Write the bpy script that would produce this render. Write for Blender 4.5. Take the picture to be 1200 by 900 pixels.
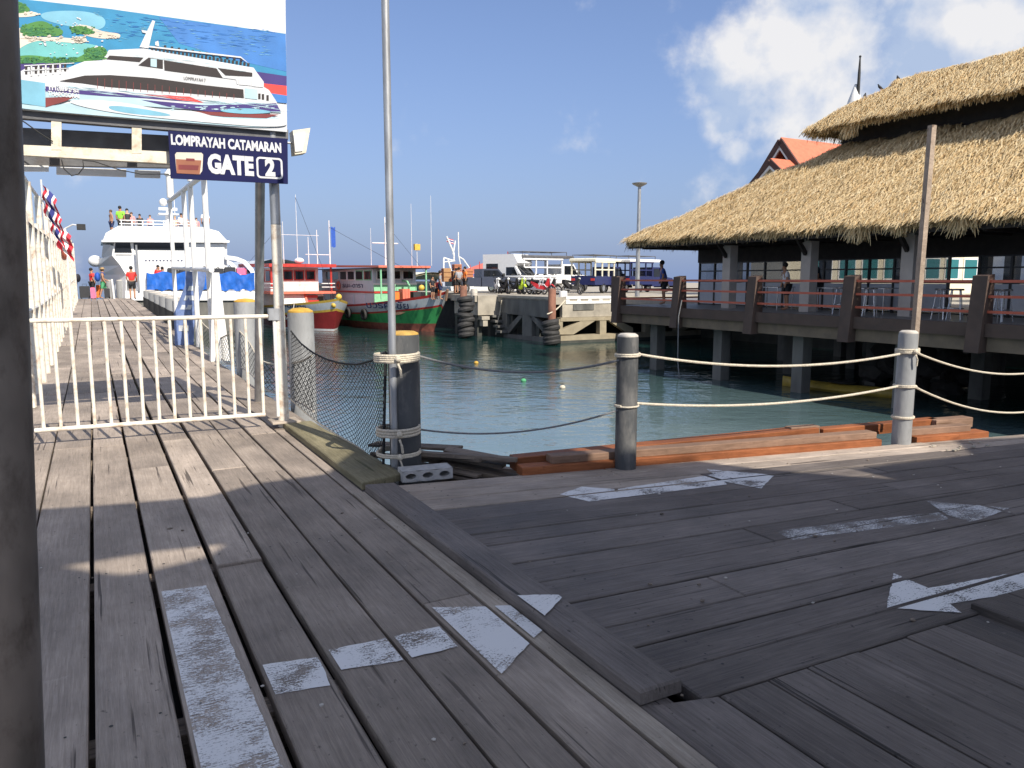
import bpy, bmesh, math, random
import numpy as np
from mathutils import Vector, Matrix
R = math.radians
random.seed(7)
rng = np.random.default_rng(7)
scene = bpy.context.scene
for o in list(bpy.data.objects): bpy.data.objects.remove(o)

# ------------------------------------------------------------------ camera, sky, sun
EYE = 1.55
PITCH = math.atan(123 / 900)
cam_d = bpy.data.cameras.new('camera'); cam = bpy.data.objects.new('camera', cam_d)
scene.collection.objects.link(cam)
cam.location = (0, 0, EYE); cam.rotation_euler = (R(90) - PITCH, 0, 0)
cam_d.sensor_width = 36; cam_d.lens = 27; cam_d.clip_start = .05; cam_d.clip_end = 9000
scene.camera = cam
scene.view_settings.view_transform = 'Standard'; scene.view_settings.look = 'None'
scene.view_settings.exposure = 0.64; scene.view_settings.gamma = 1
SUN_EL = R(42); SX, SY = .602, -.798                    # horizontal direction towards the sun

def pix_dir(px, py):
    a = (px - 600) / 900; b = (450 - py) / 900; cp, sp = math.cos(PITCH), math.sin(PITCH)
    return Vector((a, cp + b * sp, -sp + b * cp))

world = bpy.data.worlds.new('World'); scene.world = world; world.use_nodes = True
nt = world.node_tree; nt.nodes.clear(); N = nt.nodes.new; LK = nt.links.new
def wmath(op, a, b=None, clamp=False):
    n = N('ShaderNodeMath'); n.operation = op; n.use_clamp = clamp
    for i, v in enumerate((a, b)):
        if v is None: continue
        if isinstance(v, (int, float)): n.inputs[i].default_value = v
        else: LK(v, n.inputs[i])
    return n.outputs[0]
sky = N('ShaderNodeTexSky'); sky.sky_type = 'NISHITA'; sky.sun_disc = False
sky.sun_elevation = SUN_EL; sky.sun_rotation = math.atan2(SX, SY)
sky.air_density = 1.0; sky.dust_density = 1.0; sky.ozone_density = 2.5
SKY_STRENGTH = .10
tint = N('ShaderNodeMixRGB'); tint.blend_type = 'MULTIPLY'; tint.inputs[0].default_value = 1
tint.inputs[2].default_value = (.86, .86, 1.0, 1); LK(sky.outputs[0], tint.inputs[1])
bg_sky = N('ShaderNodeBackground'); bg_sky.inputs[1].default_value = SKY_STRENGTH
tc = N('ShaderNodeTexCoord')
# sea haze: the blue-grey of humid air, thickest at the horizon all round
sep = N('ShaderNodeSeparateXYZ'); LK(tc.outputs['Generated'], sep.inputs[0])
hz = wmath('MULTIPLY', wmath('EXPONENT', wmath('MULTIPLY', wmath('ABSOLUTE', sep.outputs['Z']), -4.5)), .95)
hmx = N('ShaderNodeMixRGB'); LK(hz, hmx.inputs[0]); LK(tint.outputs[0], hmx.inputs[1]); hmx.inputs[2].default_value = (1.62, 2.22, 3.75, 1)
LK(hmx.outputs[0], bg_sky.inputs[0])
# clouds: banks of cumulus placed by direction, broken up by fractal noise
nz = N('ShaderNodeTexNoise'); nz.inputs['Scale'].default_value = 9; nz.inputs['Detail'].default_value = 9
nz.inputs['Roughness'].default_value = .56; LK(tc.outputs['Generated'], nz.inputs['Vector'])
big = N('ShaderNodeTexNoise'); big.inputs['Scale'].default_value = 2.2; big.inputs['Detail'].default_value = 3
LK(tc.outputs['Generated'], big.inputs['Vector'])
cover = None
for px, py, rad, amp in [(890, 95, .10, .46), (985, 40, .15, .52), (1090, 80, .2, .50), (1200, 40, .24, .52), (1330, 70, .25, .5), (846, 142, .038, .48),
                         (862, 178, .028, .44), (850, 212, .05, .36), (835, 80, .07, .34), (1500, -40, .3, .4), (-700, 100, .35, .4), (2600, -300, .5, .4), (-2600, -500, .5, .38), (600, -1500, .45, .36)]:
    d = pix_dir(px, py).normalized()
    dn = N('ShaderNodeVectorMath'); dn.operation = 'DISTANCE'; LK(tc.outputs['Generated'], dn.inputs[0]); dn.inputs[1].default_value = d
    q = wmath('DIVIDE', dn.outputs['Value'], rad); q = wmath('MULTIPLY', q, q)
    g = wmath('MULTIPLY', wmath('EXPONENT', wmath('MULTIPLY', q, -1)), amp)
    cover = g if cover is None else wmath('MAXIMUM', cover, g)
for d_, rad, amp in [((.75, -.4, .45), .55, .50), ((-.75, -.45, .5), .50, .46), ((.1, -.85, .55), .45, .46), ((.55, .15, .85), .42, .46), ((-.5, .2, .85), .36, .42)]:   # unseen cloud banks added to whiten and lift the fill in the shade
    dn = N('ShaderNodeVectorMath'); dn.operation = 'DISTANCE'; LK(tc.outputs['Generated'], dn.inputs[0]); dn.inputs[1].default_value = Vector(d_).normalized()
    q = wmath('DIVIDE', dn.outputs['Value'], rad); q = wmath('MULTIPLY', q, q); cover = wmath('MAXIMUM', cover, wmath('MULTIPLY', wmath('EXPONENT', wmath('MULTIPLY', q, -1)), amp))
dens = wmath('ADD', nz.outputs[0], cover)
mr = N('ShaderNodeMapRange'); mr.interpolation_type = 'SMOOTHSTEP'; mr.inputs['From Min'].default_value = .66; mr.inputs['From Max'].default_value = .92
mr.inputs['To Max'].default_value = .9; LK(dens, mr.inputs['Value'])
# lit and shaded sides of the clouds
off = N('ShaderNodeVectorMath'); off.operation = 'ADD'; LK(tc.outputs['Generated'], off.inputs[0]); off.inputs[1].default_value = (.022, -.006, .03)
nz2 = N('ShaderNodeTexNoise'); nz2.inputs['Scale'].default_value = 9; nz2.inputs['Detail'].default_value = 7; LK(off.outputs[0], nz2.inputs['Vector'])
dif = wmath('SUBTRACT', nz.outputs[0], nz2.outputs[0])
lit = N('ShaderNodeMapRange'); lit.inputs['From Min'].default_value = -.12; lit.inputs['From Max'].default_value = .09; LK(dif, lit.inputs['Value'])
crgb = N('ShaderNodeMixRGB'); crgb.inputs[1].default_value = (.30, .37, .50, 1); crgb.inputs[2].default_value = (.60, .59, .585, 1)
LK(lit.outputs[0], crgb.inputs[0])
bg_c = N('ShaderNodeBackground'); bg_c.inputs[1].default_value = 1.0; LK(crgb.outputs[0], bg_c.inputs[0])
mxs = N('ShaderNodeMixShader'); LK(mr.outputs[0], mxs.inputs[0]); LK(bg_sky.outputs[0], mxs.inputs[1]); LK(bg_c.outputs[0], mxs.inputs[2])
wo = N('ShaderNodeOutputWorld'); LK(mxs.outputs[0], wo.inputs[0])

sun_d = bpy.data.lights.new('sun', 'SUN'); sun_d.energy = 3.9; sun_d.angle = R(.5); sun_d.color = (1, .93, .82)
sun = bpy.data.objects.new('sun', sun_d); scene.collection.objects.link(sun)
sdir = Vector((SX * math.cos(SUN_EL), SY * math.cos(SUN_EL), math.sin(SUN_EL)))
sun.rotation_euler = sdir.to_track_quat('Z', 'Y').to_euler(); sun.location = sdir * 60

# ------------------------------------------------------------------ frame of the pier: t = to the right, s = along the pier
TH = R(28.46)
U = Vector((-math.sin(TH), math.cos(TH), 0)); V = Vector((math.cos(TH), math.sin(TH), 0))
def W(t, s, z=0): return V * t + U * s + Vector((0, 0, z))
def ST(p): return (p.dot(V), p.dot(U), p.z)             # world -> (t, s, z)
def gnd(px, py, z=0):
    d = pix_dir(px, py); k = (z - EYE) / d.z; return ST(Vector((d.x * k, d.y * k, z)))
def onS(px, py, s):                                     # meets the plane s = const
    d = pix_dir(px, py); k = s / d.dot(U); p = d * k + Vector((0, 0, EYE)); return ST(p)
def onT(px, py, t):
    d = pix_dir(px, py); k = t / d.dot(V); p = d * k + Vector((0, 0, EYE)); return ST(p)
WZ = -1.76                                              # water level
# ------------------------------------------------------------------ materials
def _mat(name):
    m = bpy.data.materials.new(name); m.use_nodes = True
    return m, m.node_tree, m.node_tree.nodes['Principled BSDF']
def mat(name, c, rough=.6, metal=0., var=.18, scale=6., bump=.15, bscale=60., dirt=None, dirt_amt=.5, spec=.5, stretch=(1, 1, 1), dscale=2.5):
    m, t, b = _mat(name); n = t.nodes.new; l = t.links.new
    tc = n('ShaderNodeTexCoord'); mp = n('ShaderNodeMapping'); mp.inputs['Scale'].default_value = stretch
    oi = n('ShaderNodeObjectInfo'); ad = n('ShaderNodeVectorMath'); ad.operation = 'ADD'
    sc = n('ShaderNodeVectorMath'); sc.operation = 'SCALE'; sc.inputs[0].default_value = (37, 19, 11); l(oi.outputs['Random'], sc.inputs['Scale'])
    l(tc.outputs['Object'], ad.inputs[0]); l(sc.outputs[0], ad.inputs[1]); l(ad.outputs[0], mp.inputs[0])
    nz = n('ShaderNodeTexNoise'); nz.inputs['Scale'].default_value = scale; nz.inputs['Detail'].default_value = 6; l(mp.outputs[0], nz.inputs['Vector'])
    rp = n('ShaderNodeValToRGB'); rp.color_ramp.elements[0].position = .3; rp.color_ramp.elements[1].position = .7
    rp.color_ramp.elements[0].color = tuple(x * (1 - var) for x in c) + (1,); rp.color_ramp.elements[1].color = tuple(min(1, x * (1 + var)) for x in c) + (1,)
    l(nz.outputs[0], rp.inputs[0]); col = rp.outputs[0]
    if dirt:
        n2 = n('ShaderNodeTexNoise'); n2.inputs['Scale'].default_value = dscale; n2.inputs['Detail'].default_value = 8; n2.inputs['Roughness'].default_value = .65
        l(mp.outputs[0], n2.inputs['Vector']); mr = n('ShaderNodeMapRange'); mr.inputs['From Min'].default_value = .5; mr.inputs['From Max'].default_value = .72; mr.inputs['To Max'].default_value = dirt_amt
        l(n2.outputs[0], mr.inputs['Value']); mx = n('ShaderNodeMixRGB'); l(mr.outputs[0], mx.inputs[0]); l(col, mx.inputs[1]); mx.inputs[2].default_value = tuple(dirt) + (1,); col = mx.outputs[0]
    l(col, b.inputs['Base Color']); b.inputs['Roughness'].default_value = rough; b.inputs['Metallic'].default_value = metal; b.inputs['Specular IOR Level'].default_value = spec
    if bump:
        n3 = n('ShaderNodeTexNoise'); n3.inputs['Scale'].default_value = bscale; n3.inputs['Detail'].default_value = 5; l(mp.outputs[0], n3.inputs['Vector'])
        bp = n('ShaderNodeBump'); bp.inputs['Strength'].default_value = bump; bp.inputs['Distance'].default_value = .01; l(n3.outputs[0], bp.inputs['Height']); l(bp.outputs[0], b.inputs['Normal'])
    return m

def plank_mat(name, c1, c2, dark, rough=.75, pervar=.35):
    """weathered boards: grain along local X, stains, cracks, per-board tone"""
    m, t, b = _mat(name); n = t.nodes.new; l = t.links.new
    tc = n('ShaderNodeTexCoord'); oi = n('ShaderNodeObjectInfo')
    sc = n('ShaderNodeVectorMath'); sc.operation = 'SCALE'; sc.inputs[0].default_value = (53, 29, 17); l(oi.outputs['Random'], sc.inputs['Scale'])
    ad = n('ShaderNodeVectorMath'); ad.operation = 'ADD'; l(tc.outputs['Object'], ad.inputs[0]); l(sc.outputs[0], ad.inputs[1])
    def noise(scale, st, det=6, rg=.6):
        mp = n('ShaderNodeMapping'); mp.inputs['Scale'].default_value = st; l(ad.outputs[0], mp.inputs[0])
        k = n('ShaderNodeTexNoise'); k.inputs['Scale'].default_value = scale; k.inputs['Detail'].default_value = det; k.inputs['Roughness'].default_value = rg
        l(mp.outputs[0], k.inputs['Vector']); return k.outputs[0]
    grain = noise(5, (.6, 14, 6), 8, .7); fine = noise(30, (.35, 9, 4), 5, .7); blotch = noise(2.2, (.8, 1.4, 1), 7, .62); spots = noise(26, (1, 1.3, 1), 3)
    rp = n('ShaderNodeValToRGB'); rp.color_ramp.elements[0].position = .33; rp.color_ramp.elements[1].position = .68
    rp.color_ramp.elements[0].color = (*c1, 1); rp.color_ramp.elements[1].color = (*c2, 1); l(grain, rp.inputs[0])
    def mapr(v, a, b_, lo, hi):
        k = n('ShaderNodeMapRange'); k.inputs['From Min'].default_value = a; k.inputs['From Max'].default_value = b_; k.inputs['To Min'].default_value = lo; k.inputs['To Max'].default_value = hi; l(v, k.inputs['Value']); return k.outputs[0]
    def mulc(col, f):
        k = n('ShaderNodeMixRGB'); k.blend_type = 'MULTIPLY'; k.inputs[0].default_value = 1; l(col, k.inputs[1]); l(f, k.inputs[2]); return k.outputs[0]
    col = mulc(rp.outputs[0], mapr(oi.outputs['Random'], 0, 1, 1 - pervar, 1 + pervar))
    col = mulc(col, mapr(blotch, .3, .7, .72, 1.22)); col = mulc(col, mapr(fine, .3, .7, .82, 1.14))
    mx = n('ShaderNodeMixRGB'); l(mapr(spots, .66, .74, 0, .7), mx.inputs[0]); l(col, mx.inputs[1]); mx.inputs[2].default_value = (*dark, 1)
    geo = n('ShaderNodeNewGeometry'); k7 = n('ShaderNodeTexNoise'); k7.inputs['Scale'].default_value = 1.1; k7.inputs['Detail'].default_value = 7; k7.inputs['Roughness'].default_value = .6; l(geo.outputs['Position'], k7.inputs['Vector'])
    mx.inputs[1].links[0]; col2 = mulc(col, mapr(k7.outputs[0], .34, .66, .78, 1.14)); l(col2, mx.inputs[1])
    k8 = n('ShaderNodeTexNoise'); k8.inputs['Scale'].default_value = 7; k8.inputs['Detail'].default_value = 8; k8.inputs['Roughness'].default_value = .75; l(geo.outputs['Position'], k8.inputs['Vector'])
    mx3 = n('ShaderNodeMixRGB'); l(mapr(k8.outputs[0], .62, .72, 0, .28), mx3.inputs[0]); l(col2, mx3.inputs[1]); mx3.inputs[2].default_value = tuple(min(1, x * 1.7) for x in c2) + (1,); l(mx3.outputs[0], mx.inputs[1])
    crack = noise(3.2, (.22, 9, 3), 3, .5)
    mx2 = n('ShaderNodeMixRGB'); ck = mapr(crack, .66, .70, 0, .85); l(ck, mx2.inputs[0]); l(mx.outputs[0], mx2.inputs[1]); mx2.inputs[2].default_value = (*dark, 1)
    l(mx2.outputs[0], b.inputs['Base Color']); l(mapr(blotch, .3, .7, rough - .12, rough + .1), b.inputs['Roughness']); b.inputs['Specular IOR Level'].default_value = .2
    bp = n('ShaderNodeBump'); bp.inputs['Strength'].default_value = .5; bp.inputs['Distance'].default_value = .006
    sm = n('ShaderNodeMath'); sm.operation = 'ADD'; l(fine, sm.inputs[0]); l(grain, sm.inputs[1]); sb = n('ShaderNodeMath'); sb.operation = 'SUBTRACT'; l(sm.outputs[0], sb.inputs[0]); l(ck, sb.inputs[1])
    l(sb.outputs[0], bp.inputs['Height']); l(bp.outputs[0], b.inputs['Normal'])
    return m

def paint_mat(name, c, lo, hi, sx=3., sy=14., ws=.75):
    """worn brushed paint: flakes away along the strokes"""
    m, t, b = _mat(name); n = t.nodes.new; l = t.links.new
    tc = n('ShaderNodeTexCoord'); mp = n('ShaderNodeMapping'); mp.inputs['Scale'].default_value = (sx, sy, 1); l(tc.outputs['Object'], mp.inputs[0])
    def nz_(scale, det, rg, vec, w):
        k = n('ShaderNodeTexNoise'); k.inputs['Scale'].default_value = scale; k.inputs['Detail'].default_value = det; k.inputs['Roughness'].default_value = rg; l(vec, k.inputs['Vector'])
        q = n('ShaderNodeMath'); q.operation = 'MULTIPLY'; q.inputs[1].default_value = w; l(k.outputs[0], q.inputs[0]); return q.outputs[0]
    tot = None
    for v_ in (nz_(9, 8, .7, mp.outputs[0], ws), nz_(4.5, 3, .5, tc.outputs['Object'], .7), nz_(110, 3, .7, tc.outputs['Object'], .55)):
        if tot is None: tot = v_
        else: a = n('ShaderNodeMath'); a.operation = 'ADD'; l(tot, a.inputs[0]); l(v_, a.inputs[1]); tot = a.outputs[0]
    r = n('ShaderNodeMapRange'); r.inputs['From Min'].default_value = lo; r.inputs['From Max'].default_value = hi; r.inputs['To Max'].default_value = .93; l(tot, r.inputs['Value'])
    b.inputs['Base Color'].default_value = (*c, 1); b.inputs['Roughness'].default_value = .7; l(r.outputs[0], b.inputs['Alpha'])
    return m

def water_mat():
    m, t, b = _mat('sea_water'); n = t.nodes.new; l = t.links.new
    geo = n('ShaderNodeNewGeometry')
    b.inputs['Roughness'].default_value = .04; b.inputs['IOR'].default_value = 1.33
    k0 = n('ShaderNodeTexNoise'); k0.inputs['Scale'].default_value = .12; k0.inputs['Detail'].default_value = 3; l(geo.outputs['Position'], k0.inputs['Vector'])
    rp = n('ShaderNodeValToRGB'); rp.color_ramp.elements[0].position = .35; rp.color_ramp.elements[1].position = .7
    rp.color_ramp.elements[0].color = (.006, .030, .028, 1); rp.color_ramp.elements[1].color = (.014, .050, .045, 1); l(k0.outputs[0], rp.inputs[0])
    # paler beside the landing: murky shallows, with sky reflection painted into the colour
    vd = n('ShaderNodeVectorMath'); vd.operation = 'DISTANCE'; l(geo.outputs['Position'], vd.inputs[0]); vd.inputs[1].default_value = (-1.5, 9, WZ)
    ad = n('ShaderNodeMath'); ad.operation = 'MULTIPLY_ADD'; l(k0.outputs[0], ad.inputs[0]); ad.inputs[1].default_value = 14; l(vd.outputs['Value'], ad.inputs[2])
    sr = n('ShaderNodeMapRange'); sr.inputs['From Min'].default_value = 11; sr.inputs['From Max'].default_value = 27; sr.inputs['To Min'].default_value = 1; sr.inputs['To Max'].default_value = 0; l(ad.outputs[0], sr.inputs['Value'])
    sm_ = n('ShaderNodeMixRGB'); l(sr.outputs[0], sm_.inputs[0]); l(rp.outputs[0], sm_.inputs[1]); sm_.inputs[2].default_value = (.17, .235, .25, 1); l(sm_.outputs[0], b.inputs['Base Color'])
    hs = None
    for sc, st, w in [(.55, (1, 1.5, 1), 1.0), (2.0, (1, 1.8, 1), .42), (6.5, (1, 1.5, 1), .10)]:
        mp = n('ShaderNodeMapping'); mp.inputs['Scale'].default_value = st; mp.inputs['Rotation'].default_value = (0, 0, .5); l(geo.outputs['Position'], mp.inputs[0])
        k = n('ShaderNodeTexNoise'); k.inputs['Scale'].default_value = sc; k.inputs['Detail'].default_value = 3; k.inputs['Roughness'].default_value = .5; l(mp.outputs[0], k.inputs['Vector'])
        q = n('ShaderNodeMath'); q.operation = 'MULTIPLY'; q.inputs[1].default_value = w; l(k.outputs[0], q.inputs[0])
        if hs is None: hs = q.outputs[0]
        else:
            a = n('ShaderNodeMath'); a.operation = 'ADD'; l(hs, a.inputs[0]); l(q.outputs[0], a.inputs[1]); hs = a.outputs[0]
    bp = n('ShaderNodeBump'); bp.inputs['Strength'].default_value = 1; bp.inputs['Distance'].default_value = .045; l(hs, bp.inputs['Height']); l(bp.outputs[0], b.inputs['Normal'])
    return m
def glass_mat(name, c, rough=.05, alpha=1.):
    m, t, b = _mat(name); b.inputs['Base Color'].default_value = (*c, 1); b.inputs['Roughness'].default_value = rough; b.inputs['Alpha'].default_value = alpha
    b.inputs['Specular IOR Level'].default_value = .6
    return m

M = {}
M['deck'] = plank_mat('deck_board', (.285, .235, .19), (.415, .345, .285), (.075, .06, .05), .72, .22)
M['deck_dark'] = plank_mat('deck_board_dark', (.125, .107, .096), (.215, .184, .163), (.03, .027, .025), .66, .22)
M['deck_pale'] = plank_mat('deck_board_pale', (.27, .225, .18), (.42, .36, .29), (.08, .065, .05), .8, .15)
M['deck_moss'] = plank_mat('mossy_board', (.19, .17, .10), (.31, .27, .17), (.07, .07, .03), .8, .1)
M['old_board'] = plank_mat('old_board', (.12, .095, .075), (.31, .25, .195), (.02, .017, .015), .8, .4)
M['red_timber'] = plank_mat('red_timber', (.20, .066, .026), (.35, .125, .05), (.15, .055, .03), .6, .22)
M['brown_timber'] = plank_mat('brown_timber', (.22, .135, .09), (.33, .21, .145), (.14, .08, .05), .7, .15)
M['pole_wood'] = plank_mat('pole_wood', (.33, .25, .19), (.48, .38, .29), (.15, .1, .07), .7, .05)
M['paint'] = paint_mat('worn_white_paint', (.78, .765, .74), .88, .97)
M['paint_thin'] = paint_mat('very_worn_white_paint', (.68, .67, .65), .90, 1.16)
M['paint_brush'] = paint_mat('brushed_white_paint', (.80, .785, .76), 1.02, 1.13, 2.2, 16, 1.0)
M['water'] = water_mat()
M['white'] = mat('white_paint', (.80, .79, .76), .45, var=.06, bump=.05, dirt=(.5, .42, .33), dirt_amt=.35)
M['boat_white'] = mat('boat_white', (.83, .83, .82), .3, var=.04, bump=.02, scale=2)
M['cream'] = mat('cream_paint', (.74, .67, .53), .5, var=.1, dirt=(.34, .19, .09), dirt_amt=.7, dscale=7)
M['rail_white'] = mat('gate_paint', (.80, .75, .64), .4, var=.06, dirt=(.36, .18, .08), dirt_amt=.75, dscale=9)
M['galv'] = mat('galvanised_steel', (.42, .43, .44), .45, .6, var=.25, scale=14, dirt=(.22, .2, .18), stretch=(1, 1, .25))
M['grey_steel'] = mat('grey_steel', (.13, .13, .135), .5, .3, var=.2, dirt=(.09, .06, .04), dirt_amt=.5)
M['dark_pole'] = mat('dark_rusty_pole', (.15, .13, .115), .55, .1, var=.4, scale=9, dirt=(.03, .018, .012), dirt_amt=.8, dscale=14, stretch=(1, 1, .5))
M['navy'] = mat('navy_sign', (.006, .008, .062), .5, var=.06, bump=.0, spec=.2)
M['black'] = mat('black_rubber', (.022, .022, .022), .65, var=.3)
M['tyre'] = mat('tyre_rubber', (.035, .034, .033), .75, var=.3, scale=9)
M['rope'] = mat('pale_rope', (.62, .55, .43), .85, var=.2, scale=70, bump=.8, bscale=160)
M['rope_grey'] = mat('grey_rope', (.20, .20, .20), .85, var=.25, scale=70, bump=.8, bscale=160)
M['net'] = mat('black_net', (.018, .019, .02), .8, var=.2)
M['bollard'] = mat('bollard_black', (.07, .073, .075), .7, var=.3, scale=5, bump=.4, bscale=30, dirt=(.25, .235, .21), dirt_amt=.6, dscale=8, stretch=(1, 1, .35))
M['bollard_grey'] = mat('bollard_grey', (.29, .295, .295), .65, var=.2, scale=4, dirt=(.12, .115, .11), dirt_amt=.6, dscale=8, bump=.4, bscale=30, stretch=(1, 1, .4))
M['cap'] = mat('bollard_cap', (.50, .46, .40), .8, var=.2, scale=14, dirt=(.2, .19, .17))
M['yellow_cap'] = mat('yellow_cap', (.58, .34, .05), .7, var=.25, scale=12, dirt=(.2, .17, .12))
M['block'] = mat('breeze_block', (.42, .41, .39), .9, var=.15, scale=18, bump=.6, bscale=140)
M['concrete'] = mat('quay_concrete', (.40, .36, .29), .85, var=.18, scale=1.6, dirt=(.17, .15, .125), dirt_amt=.7, dscale=1.2)
M['concrete_dark'] = mat('stained_shaded_concrete', (.15, .145, .13), .85, var=.3, scale=1.4, dirt=(.05, .05, .048), dirt_amt=.8, dscale=1.1, stretch=(1, 1, .4))  # also carries the painted shade of the left quay face
M['concrete_wet'] = mat('tidal_concrete', (.055, .058, .05), .6, var=.3, scale=2)
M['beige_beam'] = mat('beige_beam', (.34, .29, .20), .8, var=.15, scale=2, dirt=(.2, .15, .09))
M['rest_brown'] = mat('brown_concrete', (.095, .062, .047), .75, var=.15, scale=3, dirt=(.05, .04, .035))
M['rest_beam'] = mat('plain_concrete_beam', (.19, .145, .10), .85, var=.18, scale=2, dirt=(.1, .085, .07), dirt_amt=.6)
M['rest_floor'] = mat('restaurant_floor', (.20, .19, .18), .5, var=.1)
M['red_rail'] = mat('red_handrail', (.50, .11, .06), .45, var=.15)
M['column'] = mat('column_render', (.55, .49, .43), .8, var=.1, scale=3)
M['dark_wood'] = mat('dark_timber', (.030, .024, .020), .75, var=.3, scale=5)
M['panel_white'] = mat('white_panel', (.62, .63, .67), .5, var=.05)
M['black_frame'] = mat('black_frame', (.018, .018, .02), .4, var=.1)
M['thatch_base'] = mat('thatch_base', (.28, .20, .105), .95, var=.35, scale=9, bump=1, bscale=30)
M['red_tile'] = mat('red_roof_tile', (.62, .17, .09), .6, var=.12, scale=4)
M['gable_brown'] = mat('gable_brown', (.09, .045, .035), .7, var=.15)
M['wall_cream'] = mat('cream_wall', (.72, .66, .50), .8, var=.06, scale=1)
M['glass_dark'] = glass_mat('dark_glass', (.012, .014, .017))
M['glass_teal'] = glass_mat('teal_glass', (.03, .16, .17))
M['glass_clear'] = glass_mat('clear_glass', (.10, .12, .13), .03, .5)
M['tarp'] = mat('blue_tarp', (.02, .13, .52), .42, var=.25, scale=3, bump=.6, bscale=7)
M['banner'] = mat('blue_banner', (.14, .20, .38), .7, var=.25, scale=8)
M['green_hull'] = mat('green_hull', (.06, .36, .11), .45, var=.2, scale=1.6, dirt=(.03, .16, .06), dirt_amt=.8, dscale=2.4, stretch=(1.5, 1.5, .4))
M['light_green'] = mat('light_green', (.26, .58, .34), .5, var=.1)
M['pale_blue_grey'] = mat('pale_cabin', (.56, .60, .63), .5, var=.08, dirt=(.33, .27, .22), dirt_amt=.55, dscale=3, stretch=(2.2, 2.2, .35))
M['red_paint'] = mat('red_paint', (.52, .045, .035), .45, var=.15)
M['maroon'] = mat('maroon_hull', (.30, .03, .03), .45, var=.2, scale=1.6, dirt=(.16, .02, .02))
M['antifoul'] = mat('worn_antifouling', (.27, .085, .055), .7, var=.3, scale=3, dirt=(.12, .05, .035))
M['orange_red'] = mat('orange_red_paint', (.74, .19, .12), .5, var=.1)
M['pale_pink'] = mat('pale_pink_paint', (.80, .70, .66), .5, var=.05, dirt=(.5, .36, .3), dirt_amt=.5, dscale=3, stretch=(2.2, 2.2, .35))
M['yellow'] = mat('yellow_paint', (.66, .44, .07), .5, var=.15)
M['dull_yellow'] = mat('dull_yellow', (.36, .25, .04), .5, var=.2, dirt=(.15, .11, .03))
M['buoy_yellow'] = mat('yellow_float', (.75, .55, .05), .45, var=.1)
M['rust'] = mat('rusty_pile', (.25, .115, .075), .8, var=.25, scale=4, dirt=(.1, .05, .035))
M['navy_car'] = mat('navy_car_paint', (.02, .026, .10), .25, var=.05, bump=0)
M['slate_car'] = mat('slate_car_paint', (.05, .06, .09), .25, var=.05, bump=0)
M['car_white'] = mat('white_car_paint', (.78, .78, .77), .28, var=.03, bump=0)
M['chrome'] = mat('bright_metal', (.62, .62, .63), .25, .9, var=.05, bump=0)
M['lamp_glass'] = glass_mat('lamp_glass', (.8, .8, .76), .15)
M['sheet_roof'] = mat('canopy_sheet', (.45, .46, .47), .5, .2, var=.1)
M['rock'] = mat('dark_rock', (.05, .045, .04), .9, var=.35, scale=4, bump=.8, bscale=14)
def simple(key, c, rough=.7): M[key] = mat(key, c, rough, var=.12, bump=.05); return M[key]
for k_, c_ in dict(shirt_red=(.72, .035, .03), shirt_black=(.02, .02, .025), shirt_white=(.8, .8, .8), shirt_green=(.30, .75, .06), shirt_grey=(.3, .3, .32), shirt_blue=(.05, .10, .4), shirt_pink=(.75, .3, .3),
                   shorts_black=(.018, .018, .02), shorts_green=(.08, .36, .16), shorts_navy=(.02, .03, .09), hair_black=(.012, .010, .009), hair_fair=(.40, .27, .13), hair_brown=(.10, .055, .03),
                   skin_tan=(.42, .22, .13), skin_fair=(.62, .38, .27), skin_dark=(.24, .12, .07), case_pink=(.85, .16, .28), case_dark=(.03, .032, .035), bag_orange=(.85, .2, .03), bag_blue=(.02, .09, .42),
                   lime=(.55, .75, .05), bike_red=(.6, .03, .04), bike_black=(.02, .02, .022), bike_white=(.75, .75, .75), crate_wood=(.42, .23, .10), net_green=(.16, .32, .16), net_orange=(.45, .17, .08),
                   flag_red=(.62, .03, .05), flag_white=(.82, .82, .82), flag_blue=(.03, .04, .22), canvas=(.78, .74, .58), p_sea=(.03, .23, .42), p_sea_deep=(.015, .13, .40), p_lagoon=(.15, .46, .45), p_sand=(.66, .60, .50),
                   p_green=(.07, .23, .05), p_green_dark=(.035, .17, .06), p_rock=(.62, .55, .46), p_navy=(.05, .03, .17), p_red=(.75, .06, .05), p_blue=(.05, .19, .50), p_white=(.62, .63, .64), p_pale=(.42, .58, .64), p_dark=(.028, .02, .02),
                   p_cyan=(.18, .42, .54), p_maroon=(.20, .035, .035), brown_box=(.30, .11, .06), pigeon_grey=(.03, .03, .035), teal=(.05, .30, .28)).items(): simple(k_, c_)

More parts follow.
